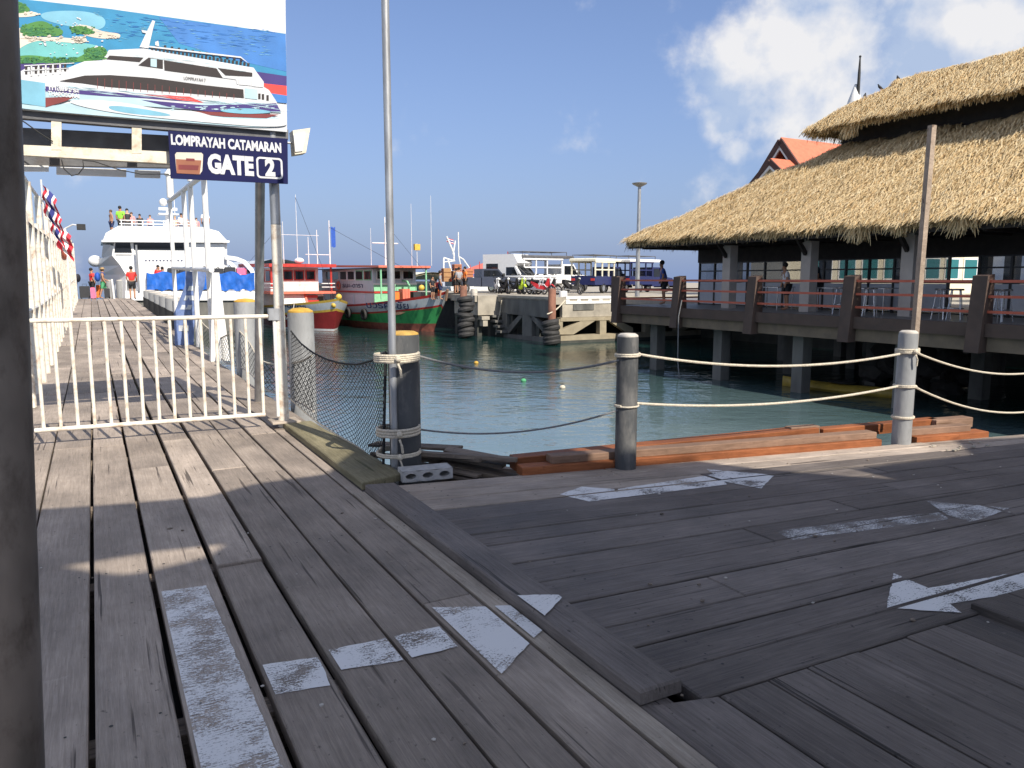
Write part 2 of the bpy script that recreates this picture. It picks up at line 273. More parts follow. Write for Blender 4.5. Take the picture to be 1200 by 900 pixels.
# ------------------------------------------------------------------ object helpers
C = scene.collection
ORG = {}                                                 # thing -> origin subtracted from its parts' coordinates
class MB:
    def __init__(s): s.v = []; s.f = []
    def add(s, vs, fs):
        b = len(s.v); s.v += [tuple(v) for v in vs]; s.f += [tuple(b + i for i in f) for f in fs]; return s
    def box(s, a, b):
        x0, y0, z0 = [min(p, q) for p, q in zip(a, b)]; x1, y1, z1 = [max(p, q) for p, q in zip(a, b)]
        return s.add([(x0, y0, z0), (x1, y0, z0), (x1, y1, z0), (x0, y1, z0), (x0, y0, z1), (x1, y0, z1), (x1, y1, z1), (x0, y1, z1)],
                     [(0, 3, 2, 1), (4, 5, 6, 7), (0, 1, 5, 4), (1, 2, 6, 5), (2, 3, 7, 6), (3, 0, 4, 7)])
    def bbox(s, a, b, c=.01):
        """box with chamfered top and vertical edges"""
        x0, y0, z0 = [min(p, q) for p, q in zip(a, b)]; x1, y1, z1 = [max(p, q) for p, q in zip(a, b)]
        r = [(x0, y0), (x1, y0), (x1, y1), (x0, y1)]; rc = [(x0 + c, y0 + c), (x1 - c, y0 + c), (x1 - c, y1 - c), (x0 + c, y1 - c)]
        vs = [(x, y, z0) for x, y in r] + [(x, y, z1 - c) for x, y in r] + [(x, y, z1) for x, y in rc]
        return s.add(vs, [(3, 2, 1, 0), (8, 9, 10, 11)] + [(i, (i + 1) % 4, 4 + (i + 1) % 4, 4 + i) for i in range(4)] + [(4 + i, 4 + (i + 1) % 4, 8 + (i + 1) % 4, 8 + i) for i in range(4)])
    def bar(s, p, q, w, h=None, up=(0, 0, 1)):
        """square bar from p to q, w wide, h high"""
        p = Vector(p); q = Vector(q); h = h or w; d = (q - p).normalized(); u = Vector(up)
        if abs(d.dot(u)) > .98: u = Vector((0, 1, 0))
        r = d.cross(u).normalized(); u = r.cross(d)
        vs = [e + r * (a * w / 2) + u * (b * h / 2) for e in (p, q) for a, b in ((-1, -1), (1, -1), (1, 1), (-1, 1))]
        return s.add(vs, [(0, 1, 2, 3), (7, 6, 5, 4), (0, 4, 5, 1), (1, 5, 6, 2), (2, 6, 7, 3), (3, 7, 4, 0)])
    def tube(s, pts, r, n=8, cap=True, closed=False):
        pts = [Vector(p) for p in pts]; rs = r if isinstance(r, (list, tuple)) else [r] * len(pts); k = len(pts); vs = []
        for i, p in enumerate(pts):
            if closed: d = pts[(i + 1) % k] - pts[i - 1]
            else: d = pts[min(i + 1, k - 1)] - pts[max(i - 1, 0)]
            d.normalize(); u = Vector((0, 0, 1)) if abs(d.z) < .95 else Vector((1, 0, 0)); a = d.cross(u).normalized(); b = a.cross(d)
            vs += [p + a * (rs[i] * math.cos(2 * math.pi * j / n)) + b * (rs[i] * math.sin(2 * math.pi * j / n)) for j in range(n)]
        fs = []
        for i in range(k if closed else k - 1):
            for j in range(n): fs.append((i * n + j, i * n + (j + 1) % n, ((i + 1) % k) * n + (j + 1) % n, ((i + 1) % k) * n + j))
        if cap and not closed: fs += [tuple(range(n))[::-1], tuple(range((k - 1) * n, k * n))]
        return s.add(vs, fs)
    def lathe(s, c, prof, n=16, sx=1, sy=1):
        """profile [(r,z)] about the vertical through c"""
        vs = [(c[0] + sx * r * math.cos(2 * math.pi * j / n), c[1] + sy * r * math.sin(2 * math.pi * j / n), c[2] + z) for r, z in prof for j in range(n)]
        fs = [(i * n + j, i * n + (j + 1) % n, (i + 1) * n + (j + 1) % n, (i + 1) * n + j) for i in range(len(prof) - 1) for j in range(n)]
        fs += [tuple(range(n))[::-1], tuple(range((len(prof) - 1) * n, len(prof) * n))]
        return s.add(vs, fs)
    def prism(s, poly, off):
        """polygon (3-D points) extruded by the vector off"""
        k = len(poly); o = Vector(off); vs = [Vector(p) for p in poly]; vs += [p + o for p in vs]
        return s.add(vs, [tuple(range(k))[::-1], tuple(range(k, 2 * k))] + [(i, (i + 1) % k, k + (i + 1) % k, k + i) for i in range(k)])
    def poly(s, pts): return s.add(pts, [tuple(range(len(pts)))])
    def grid(s, rows):
        m = len(rows[0]); vs = [p for r in rows for p in r]
        return s.add(vs, [(i * m + j, i * m + j + 1, (i + 1) * m + j + 1, (i + 1) * m + j) for i in range(len(rows) - 1) for j in range(m - 1)])
    def sphere(s, c, r, n=10, k=7, sc=(1, 1, 1)):
        prof = [(max(1e-4, math.sin(math.pi * i / k)) * r, -math.cos(math.pi * i / k) * r * sc[2]) for i in range(k + 1)]
        return s.lathe(c, prof, n, sc[0], sc[1])
    def mesh(s, name, m, org=(0, 0, 0), smooth=False):
        me = bpy.data.meshes.new(name); me.from_pydata([(x - org[0], y - org[1], z - org[2]) for x, y, z in s.v], [], s.f)
        if m: me.materials.append(M[m] if isinstance(m, str) else m)
        bm = bmesh.new(); bm.from_mesh(me); bmesh.ops.recalc_face_normals(bm, faces=bm.faces); bm.to_mesh(me); bm.free()
        if smooth:
            me.polygons.foreach_set('use_smooth', [True] * len(me.polygons))
            try: me.set_sharp_from_angle(angle=R(38))
            except Exception: pass
        return me

def tag(o, label=None, cat=None, group=None, kind=None):
    if label: o['label'] = label
    if cat: o['category'] = cat
    if group: o['group'] = group
    if kind: o['kind'] = kind
    return o
def thing(name, label, cat, at, rz=0., group=None, local=False, kind=None):
    """Empty at (t, s, z).  local: parts are given about the Empty; else in absolute (t, s, z)"""
    o = bpy.data.objects.new(name, None); C.objects.link(o); o.empty_display_size = .2
    o.location = W(*at); o.rotation_euler = (0, 0, TH + rz); ORG[o] = (0, 0, 0) if local else tuple(at)
    return tag(o, label, cat, group, kind)
def part(name, mb, m, parent, label=None, smooth=False, kind=None):
    org = ORG.get(parent, (0, 0, 0)); o = bpy.data.objects.new(name, mb.mesh(name, m, org, smooth)); C.objects.link(o); o.parent = parent; ORG[o] = org
    return tag(o, label, None, None, kind)
def solo(name, mb, m, label, cat, group=None, kind=None, smooth=False, at=None):
    xs = np.array(mb.v); org = at or (float(xs[:, 0].mean()), float(xs[:, 1].mean()), float(xs[:, 2].min()))
    o = bpy.data.objects.new(name, mb.mesh(name, m, org, smooth)); C.objects.link(o); o.location = W(*org); o.rotation_euler = (0, 0, TH); ORG[o] = org
    return tag(o, label, cat, group, kind)
def copy_tree(o, parent=None):
    c = o.copy(); C.objects.link(c)
    if parent: c.parent = parent
    for ch in list(o.children): copy_tree(ch, c)
    return c
def put(o, at, rz=0, label=None, group=None, scale=None):
    o.location = W(*at); o.rotation_euler = (0, 0, TH + rz)
    if label: o['label'] = label
    if group: o['group'] = group
    if scale: o.scale = (scale,) * 3
    return o
def text_part(name, body, m, parent, mtx, size, extrude=.002, width=None, bold=0., label=None):
    cu = bpy.data.curves.new(name, 'FONT'); cu.body = body; cu.size = size; cu.extrude = extrude; cu.align_x = 'CENTER'; cu.align_y = 'CENTER'; cu.offset = bold; cu.resolution_u = 3
    tmp = bpy.data.objects.new(name, cu); C.objects.link(tmp); bpy.context.view_layer.update()
    me = bpy.data.meshes.new_from_object(tmp.evaluated_get(bpy.context.evaluated_depsgraph_get())); bpy.data.objects.remove(tmp)
    me.name = name; me.materials.clear(); me.materials.append(M[m])
    if width and len(me.vertices):
        xs = [v.co.x for v in me.vertices]; k = width / max(1e-6, max(xs) - min(xs))
        for v in me.vertices: v.co.x *= k
    o = bpy.data.objects.new(name, me); C.objects.link(o); o.parent = parent; o.matrix_local = mtx; tag(o, label); return o

# ------------------------------------------------------------------ water
mb = MB(); mb.poly([(-4500, -4500, WZ), (4500, -4500, WZ), (4500, 4500, WZ), (-4500, 4500, WZ)])
o = bpy.data.objects.new('sea_water', mb.mesh('sea_water', 'water')); C.objects.link(o); tag(o, 'calm green harbour water with small ripples', None, None, 'structure')

# ------------------------------------------------------------------ pier and landing decks: every board a part
def pier_z(s): return .0 if s < 14 else .40 * min(1, (s - 14) / 30)
PLANKS = []
def deck_root(name, label):
    o = bpy.data.objects.new(name, None); C.objects.link(o); o.rotation_euler = (0, 0, TH); return tag(o, label, None, None, 'structure')
pier = deck_root('pier_deck', 'long wooden pier of wide weathered boards running out to sea')
landing = deck_root('landing_deck', 'dark boarded landing stage to the right of the pier boards')
def plank(parent, a, b, c, d, m, z=0., th=.06, ch=.006, follow=False, name='board'):
    """board with corners a-b (one long edge) and d-c (the other), given as (t, s)"""
    P = [Vector((p[0], p[1], 0)) for p in (a, b, c, d)]
    cen = sum(P, Vector()) / 4; ax = ((P[1] - P[0]) + (P[2] - P[3])).normalized(); ay = Vector((-ax.y, ax.x, 0))
    zz = [z + (pier_z(p.y) if follow else 0) for p in P]; z0 = sum(zz) / 4
    L = [((p - cen).dot(ax), (p - cen).dot(ay), q - z0) for p, q in zip(P, zz)]
    cx = sum(p[0] for p in L) / 4; ins = []
    for x, y, q in L: ins.append((x - ch * (1 if x > 0 else -1), y - ch * (1 if y > 0 else -1), q))
    mb = MB(); mb.add([(x, y, q - th) for x, y, q in L] + [(x, y, q - ch) for x, y, q in L] + ins,
                      [(3, 2, 1, 0), (8, 9, 10, 11)] + [(i, (i + 1) % 4, 4 + (i + 1) % 4, 4 + i) for i in range(4)] + [(4 + i, 4 + (i + 1) % 4, 8 + (i + 1) % 4, 8 + i) for i in range(4)])
    o = bpy.data.objects.new(name, mb.mesh(name, m)); C.objects.link(o); o.parent = parent
    o.location = (cen.x, cen.y, z0); o.rotation_euler = (0, 0, math.atan2(ax.y, ax.x))
    if not follow or cen.y < 13: PLANKS.append(([(p.x, p.y) for p in P], z0))
    return o
jz = lambda: random.uniform(-.004, .004)
# pier boards (run along s).  columns: (t0, t1, gap)
cols = [(-.82, -.42), (-.405, -.112), (-.092, .168), (.19, .468), (.50, .735), (.765, 1.03), (1.045, 1.285), (1.305, 1.555)]
joints = [[-3, .9, 5.4, 8.1], [-3, 1.2, 8.05], [-3, 1.5, 8.02], [-3, 2, 6.9], [-3, 1.0, 4.30, 8.0], [-3, .4, 6.55], [-3, 1.4, 6.3], [-3, .2, 3.3, 7.9]]
for (t0, t1), js in zip(cols, joints):
    js = list(js); x = js[-1]
    while x < 49: x += random.choice([2.9, 3.4, 3.9, 4.4]) if x < 26 else 6.; js.append(x)
    for a, b in zip(js, js[1:]):
        k = jz(); w = .004
        sh = random.uniform(-.006, .006)
        plank(pier, (t0 + sh, a + w), (t0, b - w), (t1, b - w), (t1 - sh, a + w), 'deck', k + (-.012 if (abs(t0 - .5) < .01 and abs(a - 1.0) < .01) else 0), follow=True)
x = 8.0
while x < 49:                                            # outermost boards of the pier beyond the landing stage
    y = x + random.choice([3.2, 3.9, 4.4]); plank(pier, (1.572, x + .004), (1.572, y - .004), (1.98, y - .004), (1.98, x + .004), 'deck', jz(), follow=True); x = y
for a, b in [(-3, 5.34)]: plank(pier, (1.572, a), (1.572, b), (1.662, b), (1.662, a), 'deck_pale', .004)
plank(pier, (1.572, 5.35), (1.572, 7.99), (1.655, 7.99), (1.655, 5.35), 'deck', 0)
plank(pier, (1.668, 2.09), (1.668, 5.34), (1.88, 5.30), (1.862, 2.09), 'deck_dark', .055, .055, .009, name='raised_board')
plank(pier, (1.665, 5.40), (1.67, 8.16), (1.96, 8.10), (2.03, 5.52), 'deck_moss', .055, .055, .008, name='raised_board')
plank(pier, (1.668, -3), (1.668, 8.1), (1.99, 8.1), (1.88, 5.3), 'deck_dark', -.006)
for t in (-2.3, -1.9, -1.5, -1.16): plank(pier, (t, -3), (t, 7.6), (t + .33, 7.6), (t + .33, -3), 'deck', jz())
# landing boards (run along t), fanning slightly
def sl(s0): return .03 + .155 * max(0, (s0 - 2.2)) / 3.2
rows = [5.42, 5.19, 4.955, 4.70, 4.41, 4.11, 3.89, 3.57, 3.27, 2.98, 2.68, 2.47, 2.235, 2.014]
rj = [[1.9, 3.62, 6.9, 9.6], [1.9, 5.1, 8.3], [1.9, 4.2, 6.7, 9.9], [1.9, 5.6, 9.0], [1.9, 3.7, 6.2, 10], [1.9, 5.2, 8.8], [1.9, 4.5, 7.7], [1.9, 3.5, 6.6, 9.5], [1.9, 5.3, 8.3], [1.9, 2.75, 5.9, 9], [1.9, 4.9, 8.1], [1.9, 6.0, 9.2], [1.9, 4.4, 8.2]]
for i in range(len(rows) - 1):
    j = rj[i] + [13.0]
    for a, b in zip(j, j[1:]):
        hi = lambda t: rows[i] - sl(rows[i]) * (t - 1.9) - .006; lo = lambda t: rows[i + 1] - sl(rows[i + 1]) * (t - 1.9) + .006
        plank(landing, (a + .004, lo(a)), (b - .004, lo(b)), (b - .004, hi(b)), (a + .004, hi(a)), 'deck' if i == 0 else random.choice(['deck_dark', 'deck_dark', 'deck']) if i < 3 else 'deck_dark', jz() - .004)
# landing boards near the camera (run along s)
tb = [1.70, 1.98, 2.23, 2.44, 2.74, 3.04, 3.30, 3.56]
for a, b in zip(tb, tb[1:]):
    e = lambda t: 2.02 - .03 * (t - 1.9)
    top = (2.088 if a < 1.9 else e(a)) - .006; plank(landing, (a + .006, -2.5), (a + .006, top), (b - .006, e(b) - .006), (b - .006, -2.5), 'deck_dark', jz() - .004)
t = 3.56
while t < 11:
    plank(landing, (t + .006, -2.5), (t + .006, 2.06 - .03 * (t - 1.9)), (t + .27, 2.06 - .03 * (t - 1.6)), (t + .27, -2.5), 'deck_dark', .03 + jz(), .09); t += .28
# joists under the boards
mb = MB()
for s in np.arange(-2, 50, 1.6): mb.box((-.8, s, pier_z(s) - .22), (1.9, s + .12, pier_z(s) - .064))
part('joist', mb, 'old_board', pier, kind='stuff'); part('gap_shade_sheet', MB().box((-2.4, -3, -.34), (1.9, 13, -.23)), 'dark_wood', pier)  # dark sheet added below so the gaps between boards look shaded
mb = MB()
for t in np.arange(2.1, 12, 1.3): mb.box((t, -2, -.24), (t + .12, 5.3 - .19 * (t - 1.9), -.075))
part('joist', mb, 'old_board', landing, kind='stuff'); part('gap_shade_sheet', MB().box((1.95, -2.5, -.36), (12, 3.3, -.25)), 'dark_wood', landing)  # same dark sheet under the landing, for shade in the gaps
mb = MB()
for s in list(np.arange(-2, 50, 4.0)):
    for t in (-.6, 1.6): mb.tube([(t, s, -3), (t, s, pier_z(s) - .22)], .14, 10)
for t in (3, 6, 9):
    for s in (-1, 2.5): mb.tube([(t, s, -3), (t, s, -.24)], .14, 10)
part('support_pile', mb, 'concrete_dark', pier, kind='stuff')

mb = MB()
for quad, z in PLANKS:                                    # nail heads, two at each joist
    (x0, y0), (x1, y1) = (min(p[0] for p in quad), min(p[1] for p in quad)), (max(p[0] for p in quad), max(p[1] for p in quad))
    if y0 > 9.5: continue
    if y1 - y0 > x1 - x0: P_ = [(x0 + a * (x1 - x0) + random.uniform(-.012, .012), s_ + random.uniform(-.02, .02)) for s_ in np.arange(-1.94, 9.4, 1.6) if y0 + .05 < s_ < y1 - .05 for a in (.2, .8)]
    else: P_ = [(t_ + random.uniform(-.02, .02), quad[0][1] + (quad[1][1] - quad[0][1]) * (t_ - x0) / (x1 - x0) + a * (quad[3][1] - quad[0][1])) for t_ in np.arange(2.16, 9, 1.3) if x0 + .05 < t_ < x1 - .05 for a in (.22, .78)]
    for x, y in P_:
        r_ = random.uniform(.005, .008); mb.poly([(x + r_ * math.cos(k * 1.047), y + r_ * math.sin(k * 1.047), z + .0015) for k in range(6)])
part('nail_heads', mb, 'black', pier, kind='stuff')
for nm, m_k, cnt, area, rs in [('debris', 'cap', 70, (-.4, 1.5, 9, 5.2), (.003, .010)), ('debris', 'concrete', 26, (6.75, 4.0, 7.4, 4.5), (.006, .022)), ('debris', 'old_board', 60, (-.4, 1.5, 9, 5.2), (.004, .014))]:
    mb = MB()
    for _ in range(cnt):
        x, y = random.uniform(area[0], area[2]), random.uniform(area[1], area[3])
        if y > 5.3 - .19 * (x - 1.9) and x > 1.9: continue
        r_ = random.uniform(*rs); h_ = r_ * .5; P_ = [(x + r_ * random.uniform(.6, 1.4) * math.cos(k * 1.257), y + r_ * random.uniform(.5, 1.2) * math.sin(k * 1.257)) for k in range(5)]
        mb.prism([(a, b, .003) for a, b in P_], (0, 0, h_))
    part(nm, mb, m_k, landing, kind='stuff')

def clip_poly(sub, clip):
    """Sutherland-Hodgman, clip convex"""
    ar = sum(clip[i][0] * clip[(i + 1) % len(clip)][1] - clip[(i + 1) % len(clip)][0] * clip[i][1] for i in range(len(clip)))
    if ar < 0: clip = clip[::-1]
    out = sub
    for i in range(len(clip)):
        a, b = clip[i], clip[(i + 1) % len(clip)]; inp, out = out, []
        f = lambda p: (b[0] - a[0]) * (p[1] - a[1]) - (b[1] - a[1]) * (p[0] - a[0])
        for j in range(len(inp)):
            p, q = inp[j - 1], inp[j]; fp, fq = f(p), f(q)
            if (fp < 0) != (fq < 0):
                k = fp / (fp - fq); out.append((p[0] + (q[0] - p[0]) * k, p[1] + (q[1] - p[1]) * k))
            if fq >= 0: out.append(q)
        if not out: return []
    return out
def marking(name, polys, m, parent, label, rz=0):
    mb = MB()
    def rough_edge(P):
        out = []
        for i in range(len(P)):
            p, q = Vector(P[i - 1]), Vector(P[i]); k = max(2, int((q - p).length / .035)); nn = Vector((-(q - p).y, (q - p).x)).normalized()
            out += [tuple(p.lerp(q, j / k) + nn * random.gauss(0, .002)) for j in range(k)]
        return out
    polys = [rough_edge(p) for p in polys]
    for pi_, poly in enumerate(polys):
        for quad, z in PLANKS:
            cx = sum(p[0] for p in quad) / 4; cy = sum(p[1] for p in quad) / 4
            q = [(cx + (p[0] - cx) * (1 - .012 / max(.05, abs(p[0] - cx))), cy + (p[1] - cy) * (1 - .012 / max(.05, abs(p[1] - cy)))) for p in quad]
            r = clip_poly(poly, q)
            if len(r) > 2: mb.poly([(x, y, z + .003 + .0015 * pi_) for x, y in r])
    o = part(name, mb, m, parent, label)
    return o
G2 = lambda L: [gnd(*p)[:2] for p in L]
marking('painted_arrow', [G2([(296, 778), (374, 767), (387, 800), (305, 813)]), G2([(378, 764), (448, 750), (467, 776), (400, 786)]), G2([(448, 750), (515, 736), (537, 760), (467, 776)]),
                          G2([(500, 714), (662, 711), (640, 735), (588, 792)])], 'paint', pier, 'white painted arrow pointing right across the pier boards')
marking('paint_patch', [G2([(184, 695), (242, 687), (334, 905), (226, 905)])], 'paint_brush', pier, 'large brushed white paint patch on one pier board')
marking('painted_arrow', [G2([(656, 579), (682, 570), (722, 573), (842, 555), (852, 567), (690, 587)]), G2([(828, 550), (907, 557), (892, 572), (845, 563)])], 'paint', landing, 'white painted arrow nearest the bollards pointing right')
marking('painted_arrow', [G2([(908, 622), (1100, 600), (1112, 609), (930, 633)]), G2([(1086, 587), (1184, 596), (1140, 613), (1110, 604)])], 'paint_thin', landing, 'faint worn white arrow in the middle of the landing')
marking('painted_arrow', [G2([(1080, 690), (1205, 668), (1205, 693), (1092, 711)]), G2([(1047, 672), (1087, 688), (1127, 719), (1039, 713)])], 'paint', landing, 'white painted arrow pointing left at the right edge')

# ------------------------------------------------------------------ ropes
def sag(p, q, d, n=14):
    p = Vector(p); q = Vector(q); return [p.lerp(q, i / n) - Vector((0, 0, d * 4 * (i / n) * (1 - i / n))) for i in range(n + 1)]
def at_s(px, py, Y):
    d = pix_dir(px, py); k = Y / d.y; return ST(Vector((d.x * k, Y, EYE + d.z * k)))
def coil(c, r, z0, z1, turns, n=14):
    k = int(turns * n); return [(c[0] + r * math.cos(2 * math.pi * i / n), c[1] + r * math.sin(2 * math.pi * i / n), z0 + (z1 - z0) * i / k) for i in range(k + 1)]

# ------------------------------------------------------------------ bollards along the landing edge
B1 = gnd(478, 556)[:2]; B1 = (2.18, 5.86); B2 = (3.79, 5.02); B3 = (6.69, 4.55)
def bollard(at, r, top, m, capm, label, n=20):
    t = thing('bollard', label, 'bollard', (at[0], at[1], 0), group='round bollards along the landing edge', local=True)
    part('shaft', MB().lathe((0, 0, 0), [(r * .98, -.9), (r, 0), (r * .99, top - .035), (r * .95, top - .012)], n), m, t, smooth=True)
    part('cap', MB().lathe((0, 0, 0), [(r * .96, top - .012), (r * .93, top), (r * .7, top + .014), (.01, top + .018)], n), capm, t, smooth=True)
    return t
bollard(B1, .128, 1.12, 'bollard', 'yellow_cap', 'thick dark bollard with yellow top beside the steel pole')
bollard(B2, .088, 1.10, 'bollard', 'cap', 'black bollard with pale top in the middle of the rope line')
bollard(B3, .086, 1.06, 'bollard_grey', 'cap', 'grey sunlit bollard in front of the restaurant')
# steel pole tied to the first bollard
pb = gnd(463, 553); t_ = solo('steel_pole', MB().tube([(pb[0], pb[1], -.3), (pb[0], pb[1], 4.6)], .030, 12), 'galv', 'tall galvanised steel pole tied to the yellow topped bollard', 'pole', smooth=True)
# wooden post tied to the third bollard
a = at_s(1069, 425, 7.28); b = at_s(1092.5, 147, 7.30)
th_ = thing('wooden_post', 'tall square wooden post tied to the grey bollard', 'post', (a[0], a[1], a[2]))
mb = MB(); mb.bar((a[0], a[1], a[2] - .12), b, .052, .052, (1, -.2, 0)); part('post', mb, 'pole_wood', th_)
mb = MB(); mb.bar((a[0] - .01, a[1] - .0, .28), (a[0] + .005, a[1] + .04, a[2] + .1), .035, .03); part('splint', mb, 'pole_wood', th_)

def rope(pts, label, r=.011, m='rope', n=7, group='ropes strung between the bollards'):
    return solo('rope', MB().tube(pts, r, n), m, label, 'rope', group, smooth=True)
z2a, z2b, z3a, z3b = .945, .535, .86, .555
def off(b, r, ang, z): return (b[0] + r * math.cos(ang), b[1] + r * math.sin(ang), z)
rope(sag(off(B2, .08, 0, z2a), off(B3, .08, math.pi, z3a), .11, 18), 'upper pale rope between the black and the grey bollard')
rope(sag(off(B2, .08, 0, z2b), off(B3, .08, math.pi, z3b), .085, 18), 'lower pale rope between the black and the grey bollard')
e1 = at_s(1215, 436, 9.3); e2 = at_s(1215, 481, 9.3)
rope(sag(off(B3, .08, 0, .875), e1, .10, 14), 'upper pale rope leading right from the grey bollard')
rope(sag(off(B3, .08, 0, z3b), e2, .12, 14), 'lower pale rope leading right from the grey bollard')
rope(sag(off(B1, .12, -.3, .93), off(B2, .08, math.pi, .90), .115, 16), 'upper grey rope between the two dark bollards', .010, 'rope_grey')
rope(sag(off(B1, .12, -.6, .33), off(B2, .08, math.pi, .49), .10, 16), 'lower grey rope between the two dark bollards', .008, 'rope_grey')
def knot(b, r, z0, z1, turns, label, rr=.011, tails=True, m='rope'):
    t = thing('rope_lashing', label, 'rope', (b[0], b[1], z0), group='rope lashings round the bollards')
    part('coil', MB().tube(coil(b, r, z0, z1, turns), rr, 6), m, t, smooth=True)
    if tails:
        mb = MB(); a = -math.pi / 2 - .3
        mb.sphere((b[0] + (r + .012) * math.cos(a), b[1] + (r + .012) * math.sin(a), (z0 + z1) / 2), .026, 8, 6)
        mb.tube([off(b, r + .015, a, z0), off(b, r + .03, a + .08, z0 - .05), off(b, r + .02, a + .12, z0 - .11)], rr * .8, 6)
        part('knot', mb, m, t, smooth=True)
knot(B2, .099, .925, .955, 2.3, 'pale rope tied round the top of the black bollard', .010, False)
knot(B2, .098, .515, .53, 1.6, 'pale rope tied low round the black bollard', .008, False)
knot(B3, .098, .86, .905, 3.2, 'pale rope tied round the grey bollard and the wooden post')
knot(B3, .097, .54, .56, 1.8, 'pale rope round the middle of the grey bollard', .010, False)
knot(B3, .094, .245, .262, 2.2, 'short pale rope loop low on the grey bollard', .010, False)
pm = ((B1[0] + pb[0]) / 2 - .02, (B1[1] + pb[1]) / 2 - .02)
knot(pm, .175, .90, .965, 4.2, 'bulky pale rope tied round the yellow topped bollard and the pole', .013)
knot(pm, .172, .30, .375, 3.2, 'grey pale rope tied low round the yellow topped bollard', .012)
knot(pm, .176, .14, .175, 2.4, 'frayed rope lashing at the foot of the steel pole', .010)

# ------------------------------------------------------------------ breeze block
bc = gnd(503, 563); bt = thing('breeze_block', 'pale hollow concrete block lying on the landing edge', 'block', (bc[0], bc[1] + .08, 0), R(-8), local=True)
bm = MB(); L_, H_, D_ = .40, .088, .17
def ring(x, z, y): return [(x + .034 * math.cos(2 * math.pi * k / 12) * 1.25, y, z + .024 * math.sin(2 * math.pi * k / 12)) for k in range(12)]
# body with three through holes, built as strips round each hole
for i in range(3):
    x0 = -L_ / 2 + i * L_ / 3; x1 = x0 + L_ / 3; cx = (x0 + x1) / 2; oc = []
    for k in range(12):
        a = 2 * math.pi * k / 12; c_, s_ = math.cos(a), math.sin(a); q = min((L_ / 6) / max(1e-6, abs(c_)), (H_ / 2) / max(1e-6, abs(s_))); oc.append((cx + c_ * q, H_ / 2 + s_ * q))
    for y in (-D_ / 2, D_ / 2):
        rg = ring(cx, H_ / 2, y); bm.add([(x, y, z) for x, z in oc] + rg, [(k, (k + 1) % 12, 12 + (k + 1) % 12, 12 + k) for k in range(12)])
    bm.add(ring(cx, H_ / 2, -D_ / 2) + ring(cx, H_ / 2, D_ / 2), [(k, (k + 1) % 12, 12 + (k + 1) % 12, 12 + k) for k in range(12)])
bm.add([(x, y, z) for y in (-D_ / 2, D_ / 2) for x, z in ((-L_ / 2, 0), (L_ / 2, 0), (L_ / 2, H_), (-L_ / 2, H_))], [(0, 1, 5, 4), (1, 2, 6, 5), (2, 3, 7, 6), (3, 0, 4, 7)])
part('body', bm, 'block', bt)

# ------------------------------------------------------------------ timbers stacked along the edge
def timber(t0, t1, ds, z, w, h, m, label, tilt=0., zt=0.):
    """beam lying along the landing edge; ds = distance beyond the edge of its near side"""
    e = lambda t: 5.42 - .185 * (t - 1.9) + ds
    p = Vector((t0, e(t0), z + h / 2)); q = Vector((t1, e(t1) + tilt, z + h / 2 + zt)); c = (p + q) / 2; d = q - p
    o_ = bpy.data.objects.new('timber_beam', None); bpy.data.objects.remove(o_)
    mb = MB(); L = d.length; mb.bbox((-L / 2, -w / 2, -h / 2), (L / 2, w / 2, h / 2), .006)
    o = bpy.data.objects.new('timber_beam', mb.mesh('timber_beam', m)); C.objects.link(o); o.location = W(c.x, c.y, c.z)
    o.rotation_euler = (0, -math.asin(d.z / L), TH + math.atan2(d.y, d.x)); return tag(o, label, 'beam', 'sawn timber beams along the landing edge')
timber(2.93, 6.43, .05, -.015, .15, .075, 'red_timber', 'long orange beam lying lowest in front on the landing edge')
timber(3.20, 6.42, .09, .062, .13, .06, 'brown_timber', 'long paler brown beam on top of the orange beam')
timber(2.98, 6.0, .27, -.02, .15, .11, 'red_timber', 'reddish beam lying behind the paler brown beam', .06, .06)
timber(6.86, 7.75, .07, -.02, .16, .07, 'red_timber', 'short orange beam to the right of the grey bollard')
timber(6.80, 7.60, .12, .052, .12, .06, 'brown_timber', 'short paler brown beam on top of the short orange beam')
timber(6.05, 7.55, .32, .03, .12, .10, 'red_timber', 'upper red beam lying behind the grey bollard', .1)
timber(7.45, 7.95, .36, .03, .13, .10, 'brown_timber', 'short dark brown offcut at the right end of the timbers', .02)
timber(5.72, 6.04, .34, .06, .10, .10, 'brown_timber', 'small dark brown offcut between the red beams', 0)

# ------------------------------------------------------------------ broken boards dumped by the first bollard
rr = random.Random(5)
ORD = ['old broken board at the very bottom ', 'old broken board second from the bottom '] + ['old broken board %s from the bottom ' % w for w in ('third', 'fourth', 'fifth', 'sixth', 'seventh')] + ['old broken board %s from the top ' % w for w in ('seventh', 'sixth', 'fifth', 'fourth', 'third', 'second')] + ['old broken board on the very top ']
ang = [-.9, -.75, -.98, -.6, -.85, -1.05, -.7, -.5, -.95, -.8, -.65, -1.0]
for i in range(14):
    L = rr.uniform(.5, 1.05); w = rr.uniform(.07, .17); h = rr.uniform(.02, .045); c = (rr.uniform(2.42, 2.98), rr.uniform(5.62, 6.35), -.16 + .018 * i); a = ang[i % 12] + rr.uniform(-.12, .12)
    mb = MB(); mb.bbox((-L / 2, -w / 2, 0), (L / 2, w / 2, h), .004)
    o = bpy.data.objects.new('broken_board', mb.mesh('broken_board', 'old_board')); C.objects.link(o); o.location = W(*c); o.rotation_euler = (rr.uniform(-.14, .14), rr.uniform(-.1, .16), TH + a)
    tag(o, ORD[i] + 'of the heap behind the concrete block', 'board', 'broken boards in a heap')
mb = MB(); mb.box((2.25, 5.5, -.34), (3.3, 6.5, -.2)); solo('board_shelf', mb, 'old_board', 'low dark timber shelf under the heap of broken boards', 'shelf')

